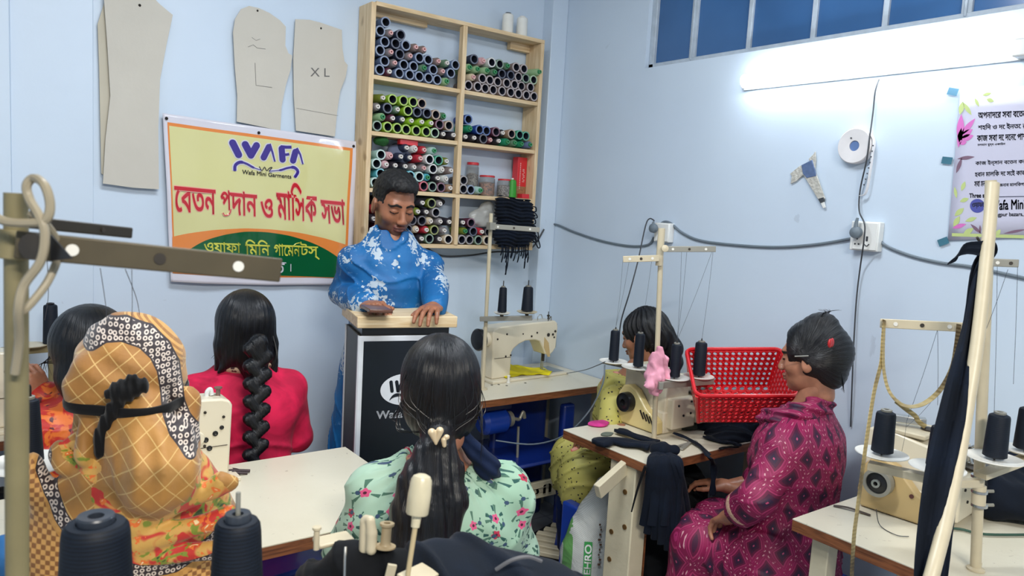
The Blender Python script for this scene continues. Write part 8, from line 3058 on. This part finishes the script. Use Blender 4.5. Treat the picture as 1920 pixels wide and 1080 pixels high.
FD = 1.0
F = Field((-0.2, -0.12, 0.0), (0.22, 0.16, 0.40), 0.005)
pA, pB, pC = fl_(610, 1092, FD), fl_(660, 1066, FD), fl_(750, 1076, FD)
F.chain([tuple(pA), tuple(pB), tuple(pC)], [0.026, 0.034, 0.034], 0.02)
F.loft([(0.0, (pA.x + pC.x) / 2, pB.y + 0.02, 0.09, 0.06), (pB.z - 0.01, (pA.x + pC.x) / 2, pB.y + 0.02, 0.085, 0.05)], 0.03)
F.disp(lambda X, Y, Z: 0.004 * fnoise(X, Y, Z, 40, 2) - 0.005 * np.exp(-(np.sin((X + Z * 0.6) * 60 + 2 * fnoise(X, Y, Z, 20, 3)) / 0.3) ** 2))
P, Q = F.mesh()
raw_mesh('cloth_cover', P, Q, M_BLACK, fm)
for (x0, y0, x1, y1, r, nm) in ((683, 1025, 690, 975, 0.0062, 'post'), (690, 978, 700, 974, 0.0060, 'post'), (698, 1022, 700, 978, 0.0062, 'post')):
    pass
F = Field(tuple(fl_(690, 1000, 0.98) - Vector((0.05, 0.05, 0.05))), tuple(fl_(690, 1000, 0.98) + Vector((0.05, 0.05, 0.05))), 0.002)
F.chain([tuple(fl_(682, 1030, 0.985)), tuple(fl_(684, 978, 0.985))], [0.0066, 0.0066], 0.001)
F.chain([tuple(fl_(696, 1030, 0.98)), tuple(fl_(697, 1000, 0.98)), tuple(fl_(694, 976, 0.98)), tuple(fl_(686, 972, 0.985))], [0.0075, 0.0072, 0.0062, 0.005], 0.002)
P, Q = F.mesh()
raw_mesh('lever', P, Q, M_STAND, fm)
p0, p1 = fl_(722, 1026, 0.985), fl_(726, 982, 0.985)
MB().lathe([(0.014, 0), (0.014, 0.002), (0.008, 0.003), (0.0065, 0.006), (0.0065, 0.026), (0.0095, 0.029), (0.0095, 0.032), (0.0045, 0.032), (0.0045, 0.02)], p0, p1 - p0, 20).build('bobbin_post', mat('post_beige', (176, 156, 122), 0.4), fm)
MB().lathe([(0.004, 0), (0.004, 0.026), (0.006, 0.028), (0.006, 0.031), (0, 0.031)], fl_(593, 1030, 0.99), (0, 0, 1), 14).build('small_post', M_STAND, fm)
MB().box(fl_(625, 1012, 1.03), (0.05, 0.03, 0.006), (0, 0, 0.4)).build('top_plate', M_STAND, fm, bevel=0.002)
q = MB().tube([fl_(648, 1025, 0.955), fl_(647, 1050, 0.95), fl_(646, 1085, 0.948)], 0.0018, 6).build('hanging_chain', M_STEEL, fm)
MB().bar(fl_(736, 1058, 0.95), fl_(728, 1090, 0.95), 0.012, 0.005).build('bracket', M_STAND, fm, bevel=0.001)
# white knob on a thin rod
a, b, c_, e = atD(765, 1075, 0.90), atD(779, 985, 0.905), atD(782, 960, 0.905), atD(792, 888, 0.91)
t = thing('knob_rod', 'white plastic capped rod leaning upright in the centre foreground', 'rod', a)
MB().tube([(0, 0, -0.08), (0, 0, 0), sub(b, a)], 0.0032, 10, smooth=False).build('rod', mat('rod_cream', (188, 170, 132), 0.35), t)
d_ = sub(e, b)
L_ = float(np.linalg.norm(d_))
MB().lathe([(0.0052, -0.002), (0.006, 0.012), (0.0064, L_ * 0.20), (0.0125, L_ * 0.21), (0.0138, L_ * 0.24), (0.0142, L_ * 0.6), (0.0128, L_ * 0.88), (0.0105, L_ * 0.95), (0.005, L_ * 0.995), (0, L_)], sub(b, a), d_, 28).build('cap', mat('cap_ivory', (206, 196, 166), 0.3, var=0.05, vscale=60, coat=0.2), t)
# little slotted plate at the bottom edge
o = MB().box((0, 0, 0), (0.05, 0.03, 0.004), (0.2, 0.1, 0.4)).build('metal_plate', M_STAND, bevel=0.001)
o.location = tuple(atD(785, 1078, 0.92))
tag(o, 'small cream metal plate at the bottom edge below the knob rod', 'plate')
# navy cloth heap in front of the mint dress
cc0 = atD(925, 1088, 0.98)
hz = float(cc0[2])
heap('navy_cloth_heap', 'crumpled navy cloth in the foreground in front of the mint dress', 'cloth heap', (cc0[0], cc0[1], hz), [((-0.02, 0.0, -0.05), (0.13, 0.07, 0.075)), ((-0.055, 0.01, 0.005), (0.05, 0.045, 0.03)), ((-0.085, 0.01, 0.012), (0.018, 0.02, 0.024)), ((0.05, -0.01, -0.035), (0.075, 0.06, 0.06))],
     (-0.2, -0.12, -0.16), (0.2, 0.12, 0.09), cloth_mat('foreground_navy', (10, 20, 34), 600, 0.8, 0.05, 0.3), 8, 0.015, 30, 0.0035, rot=radians(-35), fine=0.003)
q = MB().tube([atD(930, 1068, 0.93), atD(960, 1050, 0.925), atD(990, 1044, 0.93), atD(1015, 1052, 0.94)], 0.0025, 6).build('grey_string', mat('grey_string', (96, 96, 100), 0.6))
tag(q, 'thin grey cord lying on the navy cloth in the foreground', 'cord')
# tangled dark clips near the left machine foot
o = MB().tube([(0, 0, 0.004), (0.03, 0.01, 0.008), (0.05, -0.015, 0.004), (0.02, -0.02, 0.01), (0.06, -0.03, 0.004)], 0.004, 6).tube([(-0.01, 0.01, 0.004), (0.02, -0.01, 0.012), (0.07, -0.02, 0.006)], 0.0045, 6).build('dark_trimmings', mat('dark_trim', (56, 40, 44), 0.6))
o.location = tuple(atZ(418, 890, 0.7505))
tag(o, 'dark brown trimmings on the left table beside the headscarf shoulder', 'trimmings')
# blue panel behind the sack
o = MB().box((0, 0, 0.21), (0.05, 0.14, 0.42)).build('blue_bin', M_BLUEPL, bevel=0.01)
o.location = (1.93, 2.06, 0.0)
tag(o, 'tall narrow blue plastic bin beside the white woven sack', 'bin')
# bits at the left edge
heap('cloth_scraps', 'blue and white cloth scraps on the front table at the bottom left edge', 'scraps', tuple(atD(8, 1045, 1.1)), [((0, 0, 0), (0.03, 0.03, 0.025))], (-0.08, -0.07, -0.05), (0.08, 0.07, 0.05), mat('blue_scraps', (36, 96, 150), 0.7), 3, 0.006, 60, 0.004)
q = MB().tube([atZ(1000, 694, 0.752), atZ(1030, 700, 0.752), atZ(1060, 700, 0.752), atD(1095, 694, 3.4), atD(1120, 685, 3.0), atD(1135, 678, 2.75)], 0.002, 6).build('thread_wire', M_CABLE)
tag(q, 'thin grey wire lying across the corner table towards the middle stand', 'wire')
q = MB().tube([atD(1134, 684, 2.80), atD(1130, 720, 2.80), atD(1105, 770, 2.85), atD(1060, 815, 2.9), atD(1000, 833, 3.0), atD(930, 826, 3.05)], 0.003, 6).build('hanging_cable', M_CABLE)
tag(q, 'grey cable hanging in a curve from the middle stand under the corner table', 'cable')
